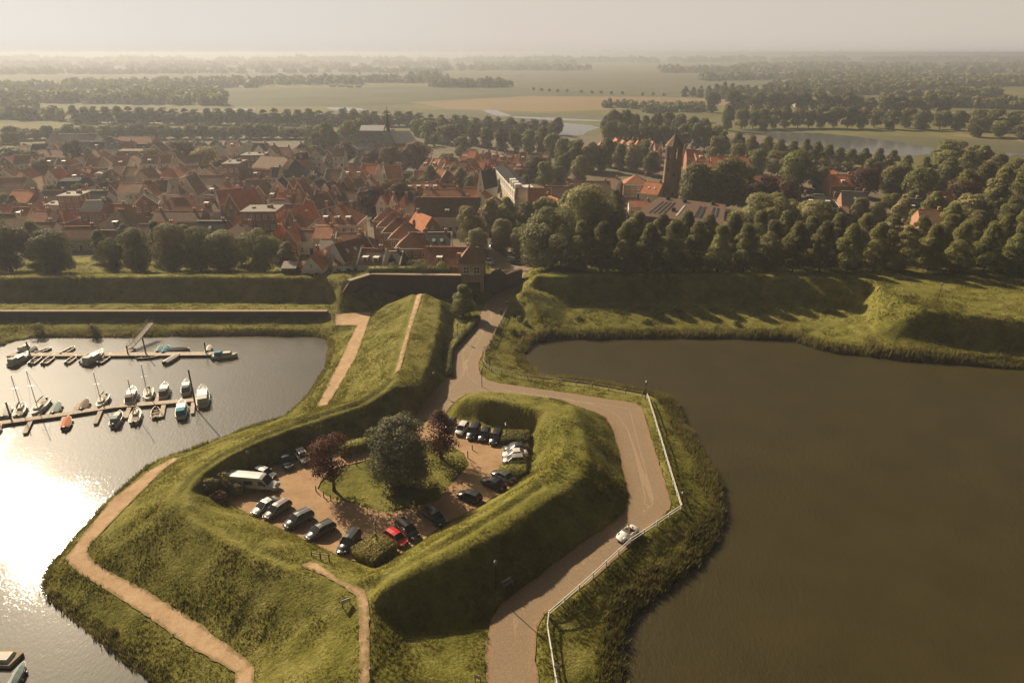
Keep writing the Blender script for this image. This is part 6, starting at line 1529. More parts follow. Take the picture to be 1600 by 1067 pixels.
M['van_white'] = simple('van_white_paint', (.50,.50,.49), .4, var=.08)
def van():
    p = on(397, 762); q = on(430, 765); p.z += .04
    root = empty('parked_van', tuple(p), math.atan2(q.y - p.y, q.x - p.x), 'long white high-roofed van parked at the left end of the car park', 'van'); root.scale = (1.12, 1.0, .88)
    L, hw = 7.2, 1.0
    st = [(-3.6,.45,2.55,.96),(-3.45,.40,2.68,1),(-1,.40,2.72,1),(1.35,.40,2.70,1),(1.75,.40,2.52,.99),(2.45,.40,1.50,.97),(2.6,.42,1.30,.96),(3.3,.45,1.08,.90),(3.6,.48,.75,.78)]
    b = MB(); rings = []
    for (x, z0, z1, f) in st:
        h = z1 - z0; w = hw * f; t = .86 if z1 > 2 else .9
        rings.append([(x,-w*.96,z0),(x,-w,z0+.3),(x,-w,z0+h*.55),(x,-w*.95,z0+h*.88),(x,-w*t,z1-.03),(x,0,z1+.03),(x,w*t,z1-.03),(x,w*.95,z0+h*.88),(x,w,z0+h*.55),(x,w,z0+.3),(x,w*.96,z0)])
    loft(b, rings); b.build('body', M['van_white'], root)
    g = MB(); g.add([(1.80,-.84,2.45),(1.80,.84,2.45),(2.52,.88,1.46),(2.52,-.88,1.46)], [(0,3,2,1)]); 
    g.v = [(x + .045, y, z + .045) for x, y, z in g.v]; g.build('windscreen', M['glass'], root)
    for s in (-1, 1):
        g = MB(); y = s*1.012; g.add([(1.15,y,1.35),(2.25,y*.985,1.35),(1.75,y*.965,2.15),(1.15,y*.965,2.15)], [(0,1,2,3)] if s < 0 else [(3,2,1,0)]); g.build('side_window', M['glass'], root)
        g = MB(); g.box(-.2, s*.985, 1.35, 1.25, .06, .75); g.build('side_window', M['glass'], root)
        for x in (-2.1, 2.2): wheel(root, x, s*.88, .36)
        g = MB(); g.box(3.38, s*.68, .78, .3, .3, .26, rz=-s*.5); g.build('headlight', M['lamp_w'], root)
        g = MB(); g.box(2.2, s*1.12, 1.35, .15, .22, .38); g.build('wing_mirror', M['black'], root)
        g = MB(); g.box(0, s*1.0, .5, 6.2, .05, .12); g.build('side_trim', M['black'], root)
        g = MB(); g.box(-3.6, s*.85, .9, .06, .16, .5); g.build('tail_light', M['lamp_r'], root)
    g = MB(); g.box(3.52, 0, .5, .14, 1.3, .2); g.build('bumper', M['black'], root)
van()

# ------------------------------------------------------------------ people
CLOTH = {k: simple('cloth_' + k, c, .9, var=.15) for k, c in (('white', (.62,.60,.56)), ('dark', (.03,.03,.035)), ('red', (.40,.04,.03)), ('blue', (.08,.12,.2)), ('tan', (.3,.2,.12)))}
def skinned(name, nodes, edges, radii, mat, parent, lvl=1):
    me = bpy.data.meshes.new(name); me.from_pydata(nodes, edges, []); me.materials.append(mat)
    o = link(name, me, parent); md = o.modifiers.new('skin', 'SKIN'); md.use_smooth_shade = True
    for i, r in enumerate(radii): me.skin_vertices[0].data[i].radius = (r, r)
    me.skin_vertices[0].data[0].use_root = True
    sb = o.modifiers.new('sub', 'SUBSURF'); sb.levels = lvl; sb.render_levels = lvl
    return o
def person(loc, rz, label, pose, top='white', legs='dark', hair='hair', parent_scale=1.0):
    """pose: sit_car / ride / walk"""
    root = empty('person', loc, rz, label, 'person')
    if pose == 'walk':
        hip, sh, kn, ft = .92, 1.42, [(.14,.09,.50),(-.12,-.09,.48)], [(.20,.09,.06),(-.32,-.09,.10)]; lean = .03; hands = [(-.10,.26,.88),(.20,-.24,.92)]; elb = [(-.05,.26,1.14),(.03,-.25,1.14)]
    elif pose == 'ride':
        hip, sh, kn, ft = .98, 1.46, [(.34,.10,.78),(.22,-.10,.62)], [(.16,.11,.42),(.10,-.11,.22)]; lean = .22; hands = [(.56,.24,1.12),(.56,-.24,1.12)]; elb = [(.36,.26,1.22),(.36,-.26,1.22)]
    else:
        hip, sh, kn, ft = .22, .74, [(.42,.10,.38),(.42,-.10,.38)], [(.72,.10,.12),(.72,-.10,.12)]; lean = -.10; hands = [(.42,.16,.52),(.40,-.16,.50)]; elb = [(.14,.28,.44),(.12,-.28,.44)]
    neck = sh + .10; s = 1.0
    nodes = [(0,0,hip),(lean*.5,0,(hip+sh)/2),(lean,0,sh),(lean*1.1,0,neck),(lean*1.15 + .01,0,neck+.10),
             (0,.09,hip-.04),kn[0],ft[0],(0,-.09,hip-.04),kn[1],ft[1],(lean,.18,sh-.02),elb[0],hands[0],(lean,-.18,sh-.02),elb[1],hands[1],
             (ft[0][0]+.18,ft[0][1],ft[0][2]-.03),(ft[1][0]+.18,ft[1][1],ft[1][2]-.03)]
    edges = [(0,1),(1,2),(2,3),(3,4),(0,5),(5,6),(6,7),(0,8),(8,9),(9,10),(2,11),(11,12),(12,13),(2,14),(14,15),(15,16),(7,17),(10,18)]
    rad = [.14,.13,.14,.055,.06,.09,.065,.045,.09,.065,.045,.06,.045,.03,.06,.045,.03,.035,.035]
    body = skinned('body', nodes, edges, rad, M['skin'], root)
    t = skinned('shirt', [(0,0,hip+.02),(lean*.5,0,(hip+sh)/2),(lean,0,sh-.02),(lean,.19,sh-.02),tuple(Vector((lean,.19,sh-.02)).lerp(Vector(elb[0]), .9)),(lean,-.19,sh-.02),tuple(Vector((lean,-.19,sh-.02)).lerp(Vector(elb[1]), .9))], [(0,1),(1,2),(2,3),(3,4),(2,5),(5,6)], [.155,.15,.155,.075,.058,.075,.058], CLOTH[top], root)
    skinned('trousers', [(0,0,hip+.03),(0,.09,hip-.04),kn[0],tuple(Vector(kn[0]).lerp(Vector(ft[0]), .85)),(0,-.09,hip-.04),kn[1],tuple(Vector(kn[1]).lerp(Vector(ft[1]), .85))], [(0,1),(1,2),(2,3),(0,4),(4,5),(5,6)], [.155,.10,.078,.058,.10,.078,.058], CLOTH[legs], root)
    hx, hzz = lean*1.2 + .02, neck + .17
    h = MB(); h.sphere((hx, 0, hzz), .105, 12, 10, 0, 1.2, 1.0, .88); h.add([(hx+.10,-.018,hzz-.01),(hx+.10,.018,hzz-.01),(hx+.135,0,hzz-.03),(hx+.10,0,hzz+.04)], [(0,1,2),(1,3,2),(3,0,2)])
    for sy in (-1, 1): h.sphere((hx+.095, sy*.038, hzz+.015), .014, 6, 4, 1); h.sphere((hx, sy*.095, hzz), .025, 6, 4, 0)
    h.box(hx+.098, 0, hzz-.062, .012, .045, .01, m=2); h.build('head', [M['skin'], M['black'], M['lamp_r']], root, True)
    hr_ = MB(); hr_.sphere((hx-.018, 0, hzz+.03), .118, 12, 8, 0, 1.12, 1.0, .95); 
    hr_.v = [(x if x < hx + .06 else hx + .06, y, z if z > hzz - .09 else hzz - .09) for x, y, z in hr_.v]; hr_.build('hair', M[hair], root, True)
    for i, hd in enumerate(hands):
        s_ = 1 if i == 0 else -1; hb_ = MB(); x, y, z = hd; hb_.box(x + .03, y, z - .012, .09, .075, .026)
        for k in range(4):
            l = (.062,.072,.066,.05)[k]; yy = y - .028 + k*.019; hb_.tube([(x+.07, yy, z), (x+.07+l*.6, yy, z-.012), (x+.07+l, yy, z-.035)], [.009,.008,.006], 5)
        hb_.tube([(x+.02, y - s_*.035, z), (x+.055, y - s_*.062, z-.01), (x+.085, y - s_*.06, z-.022)], [.011,.010,.007], 5); hb_.build('hand', M['skin'], root)
    return root

# ------------------------------------------------------------------ white open two-seater on the road
def convertible():
    p = on(980, 838); q = on(958, 853); p.z += .06; a = math.atan2(q.y - p.y, q.x - p.x)
    root = empty('convertible_car', tuple(p), a, 'white open classic two-seater driving along the brick road', 'car')
    L, hw = 4.0, .80
    b = MB(); rings = []
    for (x, z0, z1, w) in [(-2.0,.38,.55,.52),(-1.85,.28,.72,.66),(-1.4,.22,.86,.78),(-.85,.20,.88,.81)]: rings.append(ring(x, z0, z1, w))
    loft(b, rings)
    rings = []
    for (x, z0, z1, w) in [(.42,.20,.86,.80),(.9,.20,.83,.79),(1.4,.22,.76,.76),(1.8,.26,.64,.66),(2.0,.36,.50,.48)]: rings.append(ring(x, z0, z1, w))
    loft(b, rings)
    for s in (-1, 1):
        b.add([(-.85,s*.81,.22),(.42,s*.80,.22),(.42,s*.80,.78),(-.85,s*.81,.80),(-.85,s*.68,.22),(.42,s*.67,.22),(.42,s*.67,.86),(-.85,s*.68,.88)], [(0,1,2,3),(7,6,5,4),(3,2,6,7)])
        b.sphere((1.25, s*.56, .62), .30, 10, 6, 0, .8, 1.4, .7); b.sphere((-1.25, s*.60, .62), .28, 10, 6, 0, .9, 1.4, .7)
    b.box(-.21, 0, .20, 1.3, 1.4, .05); b.build('body', PAINT['white'], root, True)
    c = MB(); c.box(-.62, .34, .30, .5, .5, .2); c.box(-.62, -.34, .30, .5, .5, .2); c.box(-.80, .34, .45, .14, .5, .5); c.box(-.80, -.34, .45, .14, .5, .5); c.box(.36, 0, .55, .14, 1.3, .28)
    c.build('seat', M['leather'], root)
    for s in (-1, 1):
        for x in (-1.2, 1.28): wheel(root, x, s*.70, .31)
        q = MB(); q.sphere((1.86, s*.50, .58), .095, 10, 6); q.build('headlight', M['lamp_w'], root)
        q = MB(); q.box(-1.93, s*.48, .56, .08, .12, .12); q.build('tail_light', M['lamp_r'], root)
    w_ = MB(); w_.add([(.50,-.62,.84),(.50,.62,.84),(.28,.54,1.20),(.28,-.54,1.20)], [(0,1,2,3)]); w_.build('windscreen', M['clear_glass'], root)
    w_ = MB(); w_.bar((.50,-.62,.84), (.28,-.54,1.20), .03); w_.bar((.50,.62,.84), (.28,.54,1.20), .03); w_.bar((.28,-.54,1.20), (.28,.54,1.20), .03); w_.build('windscreen_frame', M['rim'], root)
    w_ = MB(); n = 14
    for k in range(n):
        a0, a1 = 2*math.pi*k/n, 2*math.pi*(k+1)/n; f = lambda t: (.20 + .06*math.sin(t), .34 + .18*math.cos(t), .80 + .16*math.sin(t)); w_.bar(f(a0), f(a1), .025)
    w_.bar((.34,.34,.70), (.20,.34,.80), .03); w_.build('steering_wheel', M['dark_wood'], root)
    w_ = MB(); w_.box(2.0, 0, .36, .08, 1.1, .07); w_.box(-2.02, 0, .40, .08, 1.1, .07); w_.build('bumper', M['rim'], root)
    mt = Matrix.Translation(p) @ Matrix.Rotation(a, 4, 'Z')
    for s, lb, tp in ((1, 'person in dark clothes driving the white open car', 'dark'), (-1, 'person in a white top sitting beside the driver of the open car', 'white')):
        l = mt @ Vector((-.55, s*.34, .33)); o = person(tuple(l), a, lb, 'sit_car', tp, 'dark')
        if s > 0: pass
m_, nt_, bs_ = new_mat('clear_glass'); bs_.inputs['Base Color'].default_value = (.6,.65,.65,1); bs_.inputs['Roughness'].default_value = .05; bs_.inputs['Alpha'].default_value = .3; M['clear_glass'] = m_
convertible()

# ------------------------------------------------------------------ cyclists by the gate
def bicycle(u, v, du, dv, label, z=None):
    p = on(u, v); q = on(u + du, v + dv); p.z = gz(p.x, p.y) + .05; a = math.atan2(q.y - p.y, q.x - p.x)
    root = empty('bicycle', tuple(p), a, label, 'bicycle')
    for x in (-.52, .55):
        w = MB(); n = 20
        for k in range(n):
            a0, a1 = 2*math.pi*k/n, 2*math.pi*(k+1)/n; w.bar((x + .34*math.cos(a0), 0, .35 + .34*math.sin(a0)), (x + .34*math.cos(a1), 0, .35 + .34*math.sin(a1)), .035)
        for k in range(6): t = math.pi*k/6; w.bar((x + .33*math.cos(t), 0, .35 + .33*math.sin(t)), (x - .33*math.cos(t), 0, .35 - .33*math.sin(t)), .008)
        w.build('wheel', M['tyre'], root)
    f = MB()
    for a_, b_2 in (((-.52,0,.35),(-.08,0,.33)),((-.08,0,.33),(-.22,0,.88)),((-.52,0,.35),(-.2,0,.78)),((-.08,0,.33),(.38,0,.78)),((-.2,0,.80),(.36,0,.84)),((.36,0,.98),(.55,0,.35))): f.bar(a_, b_2, .035)
    f.build('frame', M['black'], root)
    f = MB(); f.bar((.36,0,.98), (.38,0,1.08), .03); f.bar((.42,-.28,1.09), (.42,.28,1.09), .03); f.build('handlebar', M['steel'], root)
    f = MB(); f.box(-.23, 0, .90, .25, .15, .06, top=.8); f.build('saddle', M['black'], root)
    return p, a
for (u, v, lb, lb2, tp) in ((783,492,'dark bicycle ridden by the nearer cyclist at the railing','cyclist in dark clothes riding along the railing below the gatehouse','dark'),(792,478,'bicycle of the cyclist in a light top, farther up the road','cyclist in a light top riding up towards the town gate','white')):
    p, a = bicycle(u, v, 6, -12, lb)
    mt = Matrix.Translation(p) @ Matrix.Rotation(a, 4, 'Z'); person(tuple(mt @ Vector((-.2, 0, 0))), a, lb2, 'ride', tp, 'dark')
# ------------------------------------------------------------------ harbour
M['hull_w'] = simple('white_hull', (.66,.63,.57), .35, var=.12, coat=.3); M['hull_b'] = simple('blue_hull', (.05,.09,.16), .4, var=.15); M['hull_o'] = simple('orange_hull', (.45,.14,.05), .5, var=.15)
M['hull_g'] = simple('grey_hull', (.26,.27,.26), .5, var=.15); M['hull_wood'] = simple('varnished_hull', (.28,.15,.07), .45, var=.3)
M['deck'] = simple('pale_deck', (.56,.52,.45), .7, var=.12); M['canvas_grey'] = simple('grey_canvas', (.12,.12,.12), .9); M['canvas_teal'] = simple('turquoise_canvas', (.04,.26,.36), .85)
M['canvas_blue'] = simple('blue_canvas', (.03,.06,.18), .9); M['canvas_brown'] = simple('brown_canvas', (.20,.15,.11), .9); M['canvas_orange'] = simple('orange_canvas', (.50,.16,.06), .85); M['canvas_pale'] = simple('pale_green_canvas', (.28,.36,.34), .9)
M['canvas_white'] = simple('white_canvas', (.60,.58,.53), .85); M['aluminium'] = simple('aluminium_mast', (.45,.44,.42), .35, .7)
def boat(u, v, ang, L, kind, label, hull='hull_w', top='canvas_grey', W=None, group='boats moored in the harbour', mast=0):
    """ang: heading of the bow as it shows in the photograph, degrees (0 = right, 90 = up)"""
    L *= .86 if L < 8 else .92
    p = P(u, v, Z_W + .4); q = P(u + 8*math.cos(R(ang)), v - 8*math.sin(R(ang)), Z_W + .4); ang = math.degrees(math.atan2(q.y - p.y, q.x - p.x)); W = W or L * (.34 if L < 7 else .30)
    root = empty({'cruiser': 'motor_cruiser', 'sail': 'sailing_boat', 'open': 'rowing_boat', 'cover': 'covered_boat', 'cabin': 'cabin_boat'}[kind], (p.x, p.y, Z_W), R(ang), label, 'boat', group)
    if kind == 'cruiser': root.scale = (1, 1, .82)
    fb = {'cruiser': .95, 'sail': .7, 'open': .42, 'cover': .5, 'cabin': .75}[kind]
    st = [(-.5,.80,1),(-.35,.95,.98),(-.1,1.0,.96),(.15,.92,1.0),(.32,.66,1.06),(.43,.34,1.14),(.5,.03,1.22)]
    b = MB(); rings = []
    for x, w, f in st:
        h = fb*f; y = W/2*w; rings.append([(x*L,-y,h),(x*L,-y*.93,h*.35),(x*L,-y*.55,-.22),(x*L,0,-.32),(x*L,y*.55,-.22),(x*L,y*.93,h*.35),(x*L,y,h)])
    n = 7; 
    for r_ in rings: b.v += r_
    for i in range(len(rings)-1):
        for k in range(n-1): b.f.append([i*n+k, (i+1)*n+k, (i+1)*n+k+1, i*n+k+1]); b.m.append(0)
    b.f.append(list(range(n))); b.m.append(0)
    b.build('hull', M[hull], root, False)
    open_in = kind in ('open',)
    d = MB(); zi = -.12 if open_in else -.04
    dk = []
    for x, w, f in st: h = fb*f + (zi - .2 if open_in else zi); dk.append([(x*L*.97, -W/2*w*.93, h), (x*L*.97, W/2*w*.93, h)])
    for a_, c_ in zip(dk, dk[1:]): d.add([a_[0], c_[0], c_[1], a_[1]], [(0,1,2,3)])
    d.build('deck', M['deck' if not open_in else 'wood'], root)
    g = MB()
    for (a_, c_) in zip(st, st[1:]):
        for s in (-1, 1): g.bar((a_[0]*L, s*W/2*a_[1]*.97, fb*a_[2]+.03), (c_[0]*L, s*W/2*c_[1]*.97, fb*c_[2]+.03), .09, .07)
    g.build('gunwale', M['hull_wood' if hull in ('hull_wood', 'hull_o') or kind == 'open' else 'white'], root)
    if kind == 'cruiser':
        c = MB(); c.box(-.02*L, 0, fb-.05, .42*L, W*.74, .75, top=.9); c.box(.24*L, 0, fb-.05, .2*L, W*.5, .45, top=.75); c.build('cabin', M['deck'], root)
        c = MB(); c.box(-.02*L, 0, fb+.30, .425*L, W*.75, .28, top=.96); c.build('cabin_window', M['glass'], root)
        c = MB(); c.box(-.03*L, 0, fb+.71, .40*L, W*.70, .08); c.build('cabin_roof', M['white'], root)
        c = MB(); c.box(-.30*L, 0, fb-.02, .26*L, W*.78, 1.15, top=.86); c.build('canopy', M[top], root)
        c = MB()
        for s in (-1, 1):
            for a_, c_ in zip(st[3:], st[4:]): c.bar((a_[0]*L, s*W/2*a_[1]*.9, fb*a_[2]+.55), (c_[0]*L, s*W/2*c_[1]*.9, fb*c_[2]+.55), .04)
            for a_ in st[3:6]: c.bar((a_[0]*L, s*W/2*a_[1]*.9, fb*a_[2]), (a_[0]*L, s*W/2*a_[1]*.9, fb*a_[2]+.55), .04)
        c.build('railing', M['aluminium'], root)
        c = MB(); c.box(-.52*L, 0, .1, .35, W*.7, .12); c.build('swim_platform', M['wood'], root)
    elif kind == 'cabin':
        c = MB(); c.box(.10*L, 0, fb-.05, .34*L, W*.66, .62, top=.82); c.build('cabin', M['deck'], root)
        c = MB(); c.box(.10*L, 0, fb+.2, .345*L, W*.64, .2, top=.92); c.build('cabin_window', M['glass'], root)
        c = MB(); c.box(-.24*L, 0, fb-.02, .30*L, W*.76, .85, top=.8); c.build('canopy', M[top], root)
    elif kind == 'sail':
        c = MB(); c.box(.08*L, 0, fb-.05, .36*L, W*.5, .42, top=.75); c.build('cabin', M['deck'], root)
        c = MB(); c.box(-.27*L, 0, fb-.30, .30*L, W*.5, .28); c.build('cockpit', M['wood'], root)
        mh = mast or L*1.25; c = MB(); c.tube([(.12*L,0,fb), (.12*L,0,fb+mh)], [.085,.06], 6); c.bar((.12*L,0,fb+mh*.6), (.12*L,.55,fb+mh*.6), .05); c.bar((.12*L,0,fb+mh*.6), (.12*L,-.55,fb+mh*.6), .05)
        for q in ((.5*L,0,fb*1.2), (-.5*L,0,fb)): c.bar((.12*L,0,fb+mh), q, .02)
        c.build('mast', M['aluminium'], root)
        c = MB(); c.bar((.10*L,0,fb+1.15), (-.36*L,0,fb+1.05), .10); c.tube([(.08*L,0,fb+1.3), (-.15*L,0,fb+1.3), (-.34*L,0,fb+1.15)], [.10,.16,.08], 6); c.build('boom', M[top], root)
    elif kind == 'cover':
        c = MB(); rr = []
        for x, w, f in ((-.48,.85,1),(-.3,1,1),(0,1.02,1),(.25,.85,1.02),(.42,.4,1.1)): y = W/2*w; h = fb*f + .06; rr.append([(x*L,-y,h-.08),(x*L,-y*.9,h+.1),(x*L,0,h+.42*w),(x*L,y*.9,h+.1),(x*L,y,h-.08)])
        loft(c, rr); c.build('canvas_cover', M[top], root)
    else:
        c = MB()
        for x in (-.3, 0, .24): c.box(x*L, 0, fb*.55, .28, W*.85*(1 - abs(x)*.6), .06)
        c.build('thwart', M['wood'], root)
    if kind in ('open', 'cover', 'cabin', 'sail'):
        c = MB(); c.box(-.52*L, 0, fb*.6, .30, .32, .62, top=.8); c.box(-.54*L, 0, -.3, .12, .12, fb+.2); c.build('outboard_motor', M['black'], root)
    c = MB()
    for s in (-1, 1):
        for x in (-.2, .12): c.tube([(x*L, s*(W/2*.98+.1), fb*.7), (x*L, s*(W/2*.98+.1), fb*.15)], [.11,.11], 6)
    c.build('fender', M['white'], root)
    return root
# jetties -------------------------------------------------
def jetty(pts, w, label, fingers=()):
    q = [P(u, v, Z_W + .55) for u, v in pts]; o = q[0].copy()
    root = empty('jetty', (o.x, o.y, Z_W), 0, label, 'jetty')
    b = MB(); pl = MB()
    for a, c in zip(q, q[1:]):
        d = (c - a); n = int(d.length / .5)
        for k in range(n):
            m = a + d * ((k + .5) / n) - o; b.box(m.x, m.y, .47, d.length / n * .94, w, .08, rz=math.atan2(d.y, d.x))
        nn = Vector((-d.y, d.x, 0)).normalized() * w * .46
        for s in (-1, 1): pl.bar((a - o) + nn*s + V3(0,0,.28), (c - o) + nn*s + V3(0,0,.28), .16, .34)
    b.build('planking', M['jetty_wood'], root); pl.build('side_beam', M['dark_wood'], root)
    for (u0, v0, u1, v1, fw) in fingers:
        a, c = P(u0, v0, Z_W+.5) - o, P(u1, v1, Z_W+.5) - o; f = MB(); d = c - a; n = max(3, int(d.length / .6))
        for k in range(n): m = a + d*((k+.5)/n); f.box(m.x, m.y, .35, d.length/n*.9, fw, .08, rz=math.atan2(d.y, d.x))
        f.bar(a + V3(0,0,.2), c + V3(0,0,.2), fw*.7, .22); f.build('finger_pier', M['jetty_wood'], root)
    return root
M['jetty_wood'] = simple('jetty_boards', (.50,.42,.33), .85, var=.3, scale=1.5)
jetty([(-120,681),(0,660),(90,648),(180,634),(272,627),(305,624)], 1.5, 'long pale wooden jetty, the nearer of the two in the harbour',
      [(48,655,38,676,.8),(157,640,148,661,.8),(100,648,95,664,.6),(256,628,252,650,.8),(203,632,196,652,.8),(302,622,300,645,.7),(58,648,72,632,.7),(112,646,124,628,.7),(146,640,154,622,.7),(205,630,212,612,.7),(243,628,250,610,.7)])
jetty([(14,553.5),(100,553.5),(200,553),(336,552)], 1.9, 'long grey floating jetty, the farther of the two in the harbour', [(188,552,206,543,2.6)])
# gangway
a, c = P(236, 505, .6), P(203, 543, Z_W + .7); root = empty('gangway', tuple(c), 0, 'sloping metal gangway leading from the bank down to the far jetty', 'gangway')
b = MB(); d = a - c; L = d.length; sd = Vector((-d.y, d.x, 0)).normalized() * .65
n = 30
for k in range(n): m = d * ((k+.5)/n); b.bar(m - sd, m + sd, L/n*.9, .06)
b.build('walkway', M['deck'], root)
for s in (-1, 1):
    b = MB(); b.bar(sd*s, d + sd*s, .10, .2); b.bar(sd*s + V3(0,0,1), d + sd*s + V3(0,0,1), .07); b.bar(sd*s + V3(0,0,.5), d + sd*s + V3(0,0,.5), .05)
    for k in range(9): b.bar(d*(k/8) + sd*s, d*(k/8) + sd*s + V3(0,0,1), .05)
    b.build('handrail', M['wood'], root)
# mooring piles
for i, (u, v, h, lb) in enumerate([(306,636,8.5,'tall dark mooring pile at the end of the nearer jetty'),(15,648,3.2,'dark mooring pile left on the nearer jetty'),(46,553,3.5,'mooring pile at the left part of the far jetty'),(228,553,4.5,'mooring pile beside the gangway'),(322,552,3.2,'mooring pile near the right end of the far jetty'),(200,553,2.5,'short mooring pile left of the gangway')]):
    p = P(u, v, Z_W + .5); b = MB(); b.tube([(0,0,-1.5),(0,0,h)], [.17,.15], 8); b.tube([(0,0,h),(0,0,h+.12)], [.19,.05], 8, m=1); o = b.build('mooring_pile', [M['dark_wood'], M['steel']]); o.location = (p.x, p.y, Z_W); tag(o, lb, 'mooring pile', 'mooring piles')
B = [
 # far jetty, front side
 (30,563,28,6.6,'cruiser','white motor cruiser at the left end of the far jetty','hull_w','canvas_white'),
 (56,561,40,6.0,'open','grey open boat next to the white cruiser on the far jetty','hull_g','deck'),
 (76,561,40,6.0,'open','red-brown wooden boat on the far jetty, left part','hull_wood','deck'),
 (111,561,38,5.0,'open','small pale rowing boat alone on the far jetty','hull_w','deck'),
 (134,559,48,6.0,'cover','boat under pale blue cover squeezed beside the large cruiser','hull_w','canvas_pale'),
 (147,560,32,7.6,'cruiser','large white motor cruiser in the middle of the far jetty','hull_w','canvas_white'),
 (163,560,36,6.0,'open','dark open boat right of the large white cruiser','hull_b','deck'),
 (231,557,4,5.5,'open','black inflatable boat lying along the far jetty','hull_b','deck'),
 (269,560,32,6.2,'cover','narrow pale boat with orange bow before the far jetty','hull_o','canvas_white'),
 (351,556,4,6.5,'cabin','turquoise canopied boat at the right end of the far jetty','hull_w','canvas_teal'),
 # far jetty, back side
 (38,546,36,5.2,'cabin','cream boat behind the left end of the far jetty','hull_w','canvas_white'),
 (50,547,34,4.6,'cover','small boat under blue-white cover behind the far jetty','hull_b','canvas_pale'),
 (68,547,20,4.2,'open','small brown dinghy behind the far jetty at left','hull_wood','deck'),
 (106,547,28,5.0,'open','small motor dinghy behind the middle of the far jetty','hull_g','deck'),
 (249,545,60,5.0,'cover','dinghy under pale turquoise cover, left of the covered pair','hull_g','canvas_pale'),
 (259,546,52,5.0,'cover','dinghy under turquoise cover, right of the covered pair','hull_g','canvas_teal'),
 (279,546,4,5.6,'cover','flat boat under dark grey cover behind the far jetty','hull_g','canvas_grey'),
 (326,545,70,4.6,'cover','rounded boat under white cover near the right end of the far jetty','hull_w','canvas_white'),
 # near jetty, back side (bows to the jetty or away)
 (8,642,70,7.0,'cover','large covered boat at the left edge behind the nearer jetty','hull_w','canvas_white'),
 (32,641,62,6.5,'sail','sailing boat with blue sail cover at the left part of the nearer jetty','hull_w','canvas_blue'),
 (62,637,228,7.6,'sail','long white sailing boat moored behind the nearer jetty','hull_w','canvas_white'),
 (88,637,62,6.0,'cover','boat under pale green cover behind the nearer jetty','hull_w','canvas_pale'),
 (132,632,62,5.6,'cover','blunt boat under brown cover behind the nearer jetty','hull_w','canvas_brown'),
 (160,628,236,6.2,'sail','small white sailing boat with tall mast in the middle of the nearer jetty','hull_w','canvas_white'),
 (206,620,74,7.8,'cruiser','white motor cruiser with brown canopy behind the nearer jetty','hull_w','canvas_brown'),
 (232,617,262,6.4,'sail','white sailing boat between two canopied cruisers','hull_w','canvas_white'),
 (257,612,76,7.0,'cruiser','cruiser with black canopy behind the nearer jetty','hull_w','canvas_grey'),
 (291,607,84,6.6,'cruiser','cruiser with grey canopy near the end of the nearer jetty','hull_w','canvas_grey'),
 (317,620,90,9.4,'cruiser','broad cream motor yacht at the head of the nearer jetty','hull_w','canvas_white'),
 # near jetty, front side
 (-6,668,72,5.6,'cover','orange covered boat cut by the left edge of the picture','hull_o','canvas_orange'),
 (104,660,70,5.8,'cover','boat under bright orange cover before the nearer jetty','hull_o','canvas_orange'),
 (183,655,62,6.4,'cabin','white cabin boat with pale canopy before the nearer jetty','hull_w','canvas_pale'),
 (212,650,74,6.8,'sail','wooden decked sailing boat before the nearer jetty','hull_w','canvas_brown'),
 (243,644,90,5.8,'open','open wooden launch with windscreen before the nearer jetty','hull_wood','deck'),
 (284,641,84,7.6,'cruiser','cruiser with bright turquoise canopy before the nearer jetty','hull_w','canvas_teal'),
 ]
for (u, v, an, L, kd, lb, hl, tp) in B: boat(u, v, an, L, kd, lb, hl, tp)
boat(28,1054,62,3.9,'cover','white-grey boat cut by the bottom left corner','hull_g','canvas_pale')
b = MB(); p = P(6, 1028, Z_W + .4); b.prism([(-3.2,-2),(2.6,-2.2),(3.4,1.6),(1.5,3.0),(-3.2,2.4)], -.2, .9); b.box(0,0,.9,4,3,.7, top=.8, m=1); o = b.build('wooden_raft', [M['wood'], M['deck']]); o.scale = (.5, .5, .5); o.location = (p.x, p.y, Z_W); tag(o, 'brown wooden barge at the bottom left corner', 'barge')
tag(sheet('stone_edge', [tuple(P(u, v, Z_W)[:2]) for u, v in ((62,935),(100,970),(150,1010),(190,1043),(225,1070),(236,1064),(200,1034),(160,1001),(110,961),(70,922))], M['gravel'], .12, .5, src=HZ), kind='structure')

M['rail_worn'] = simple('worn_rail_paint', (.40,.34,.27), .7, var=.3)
# ------------------------------------------------------------------ railings, lamps, benches, signs
def railing(pts, label, double=True, step=3.2, mat='white'):
    w = [on(u, v) for u, v in pts]; root = empty('road_railing', tuple(w[0]), 0, label, 'railing'); o = w[0].copy(); b = MB()
    acc = []
    for a, c in zip(w, w[1:]):
        n = max(1, round((c - a).length / step))
        acc += [a.lerp(c, k / n) for k in range(n)]
    acc.append(w[-1])
    for q in acc: q.z = gz(q.x, q.y)
    pm = MB(); pm.box(0, 0, -.3, .16, .16, 1.35); pm = pm.mesh('post', M[mat])
    for q in acc: po = link('post', pm, root); po.location = q - o
    for a, c in zip(acc, acc[1:]):
        b.bar(a - o + V3(0,0,.95), c - o + V3(0,0,.95), .08, .11)
        if double: b.bar(a - o + V3(0,0,.5), c - o + V3(0,0,.5), .06, .08)
    b.build('rails', M[mat], root)
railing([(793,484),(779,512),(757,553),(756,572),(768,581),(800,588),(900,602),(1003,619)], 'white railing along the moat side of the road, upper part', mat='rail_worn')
railing([(1011,622),(1052,757),(1064,796)], 'white railing beside the road along the right moat, middle part')
railing([(1064,797),(985,850),(905,923),(858,964)], 'white railing along the outer road bend below the open car')
railing([(857,967),(855,985),(868,1067),(880,1130)], 'white railing at the bottom of the picture beside the road')
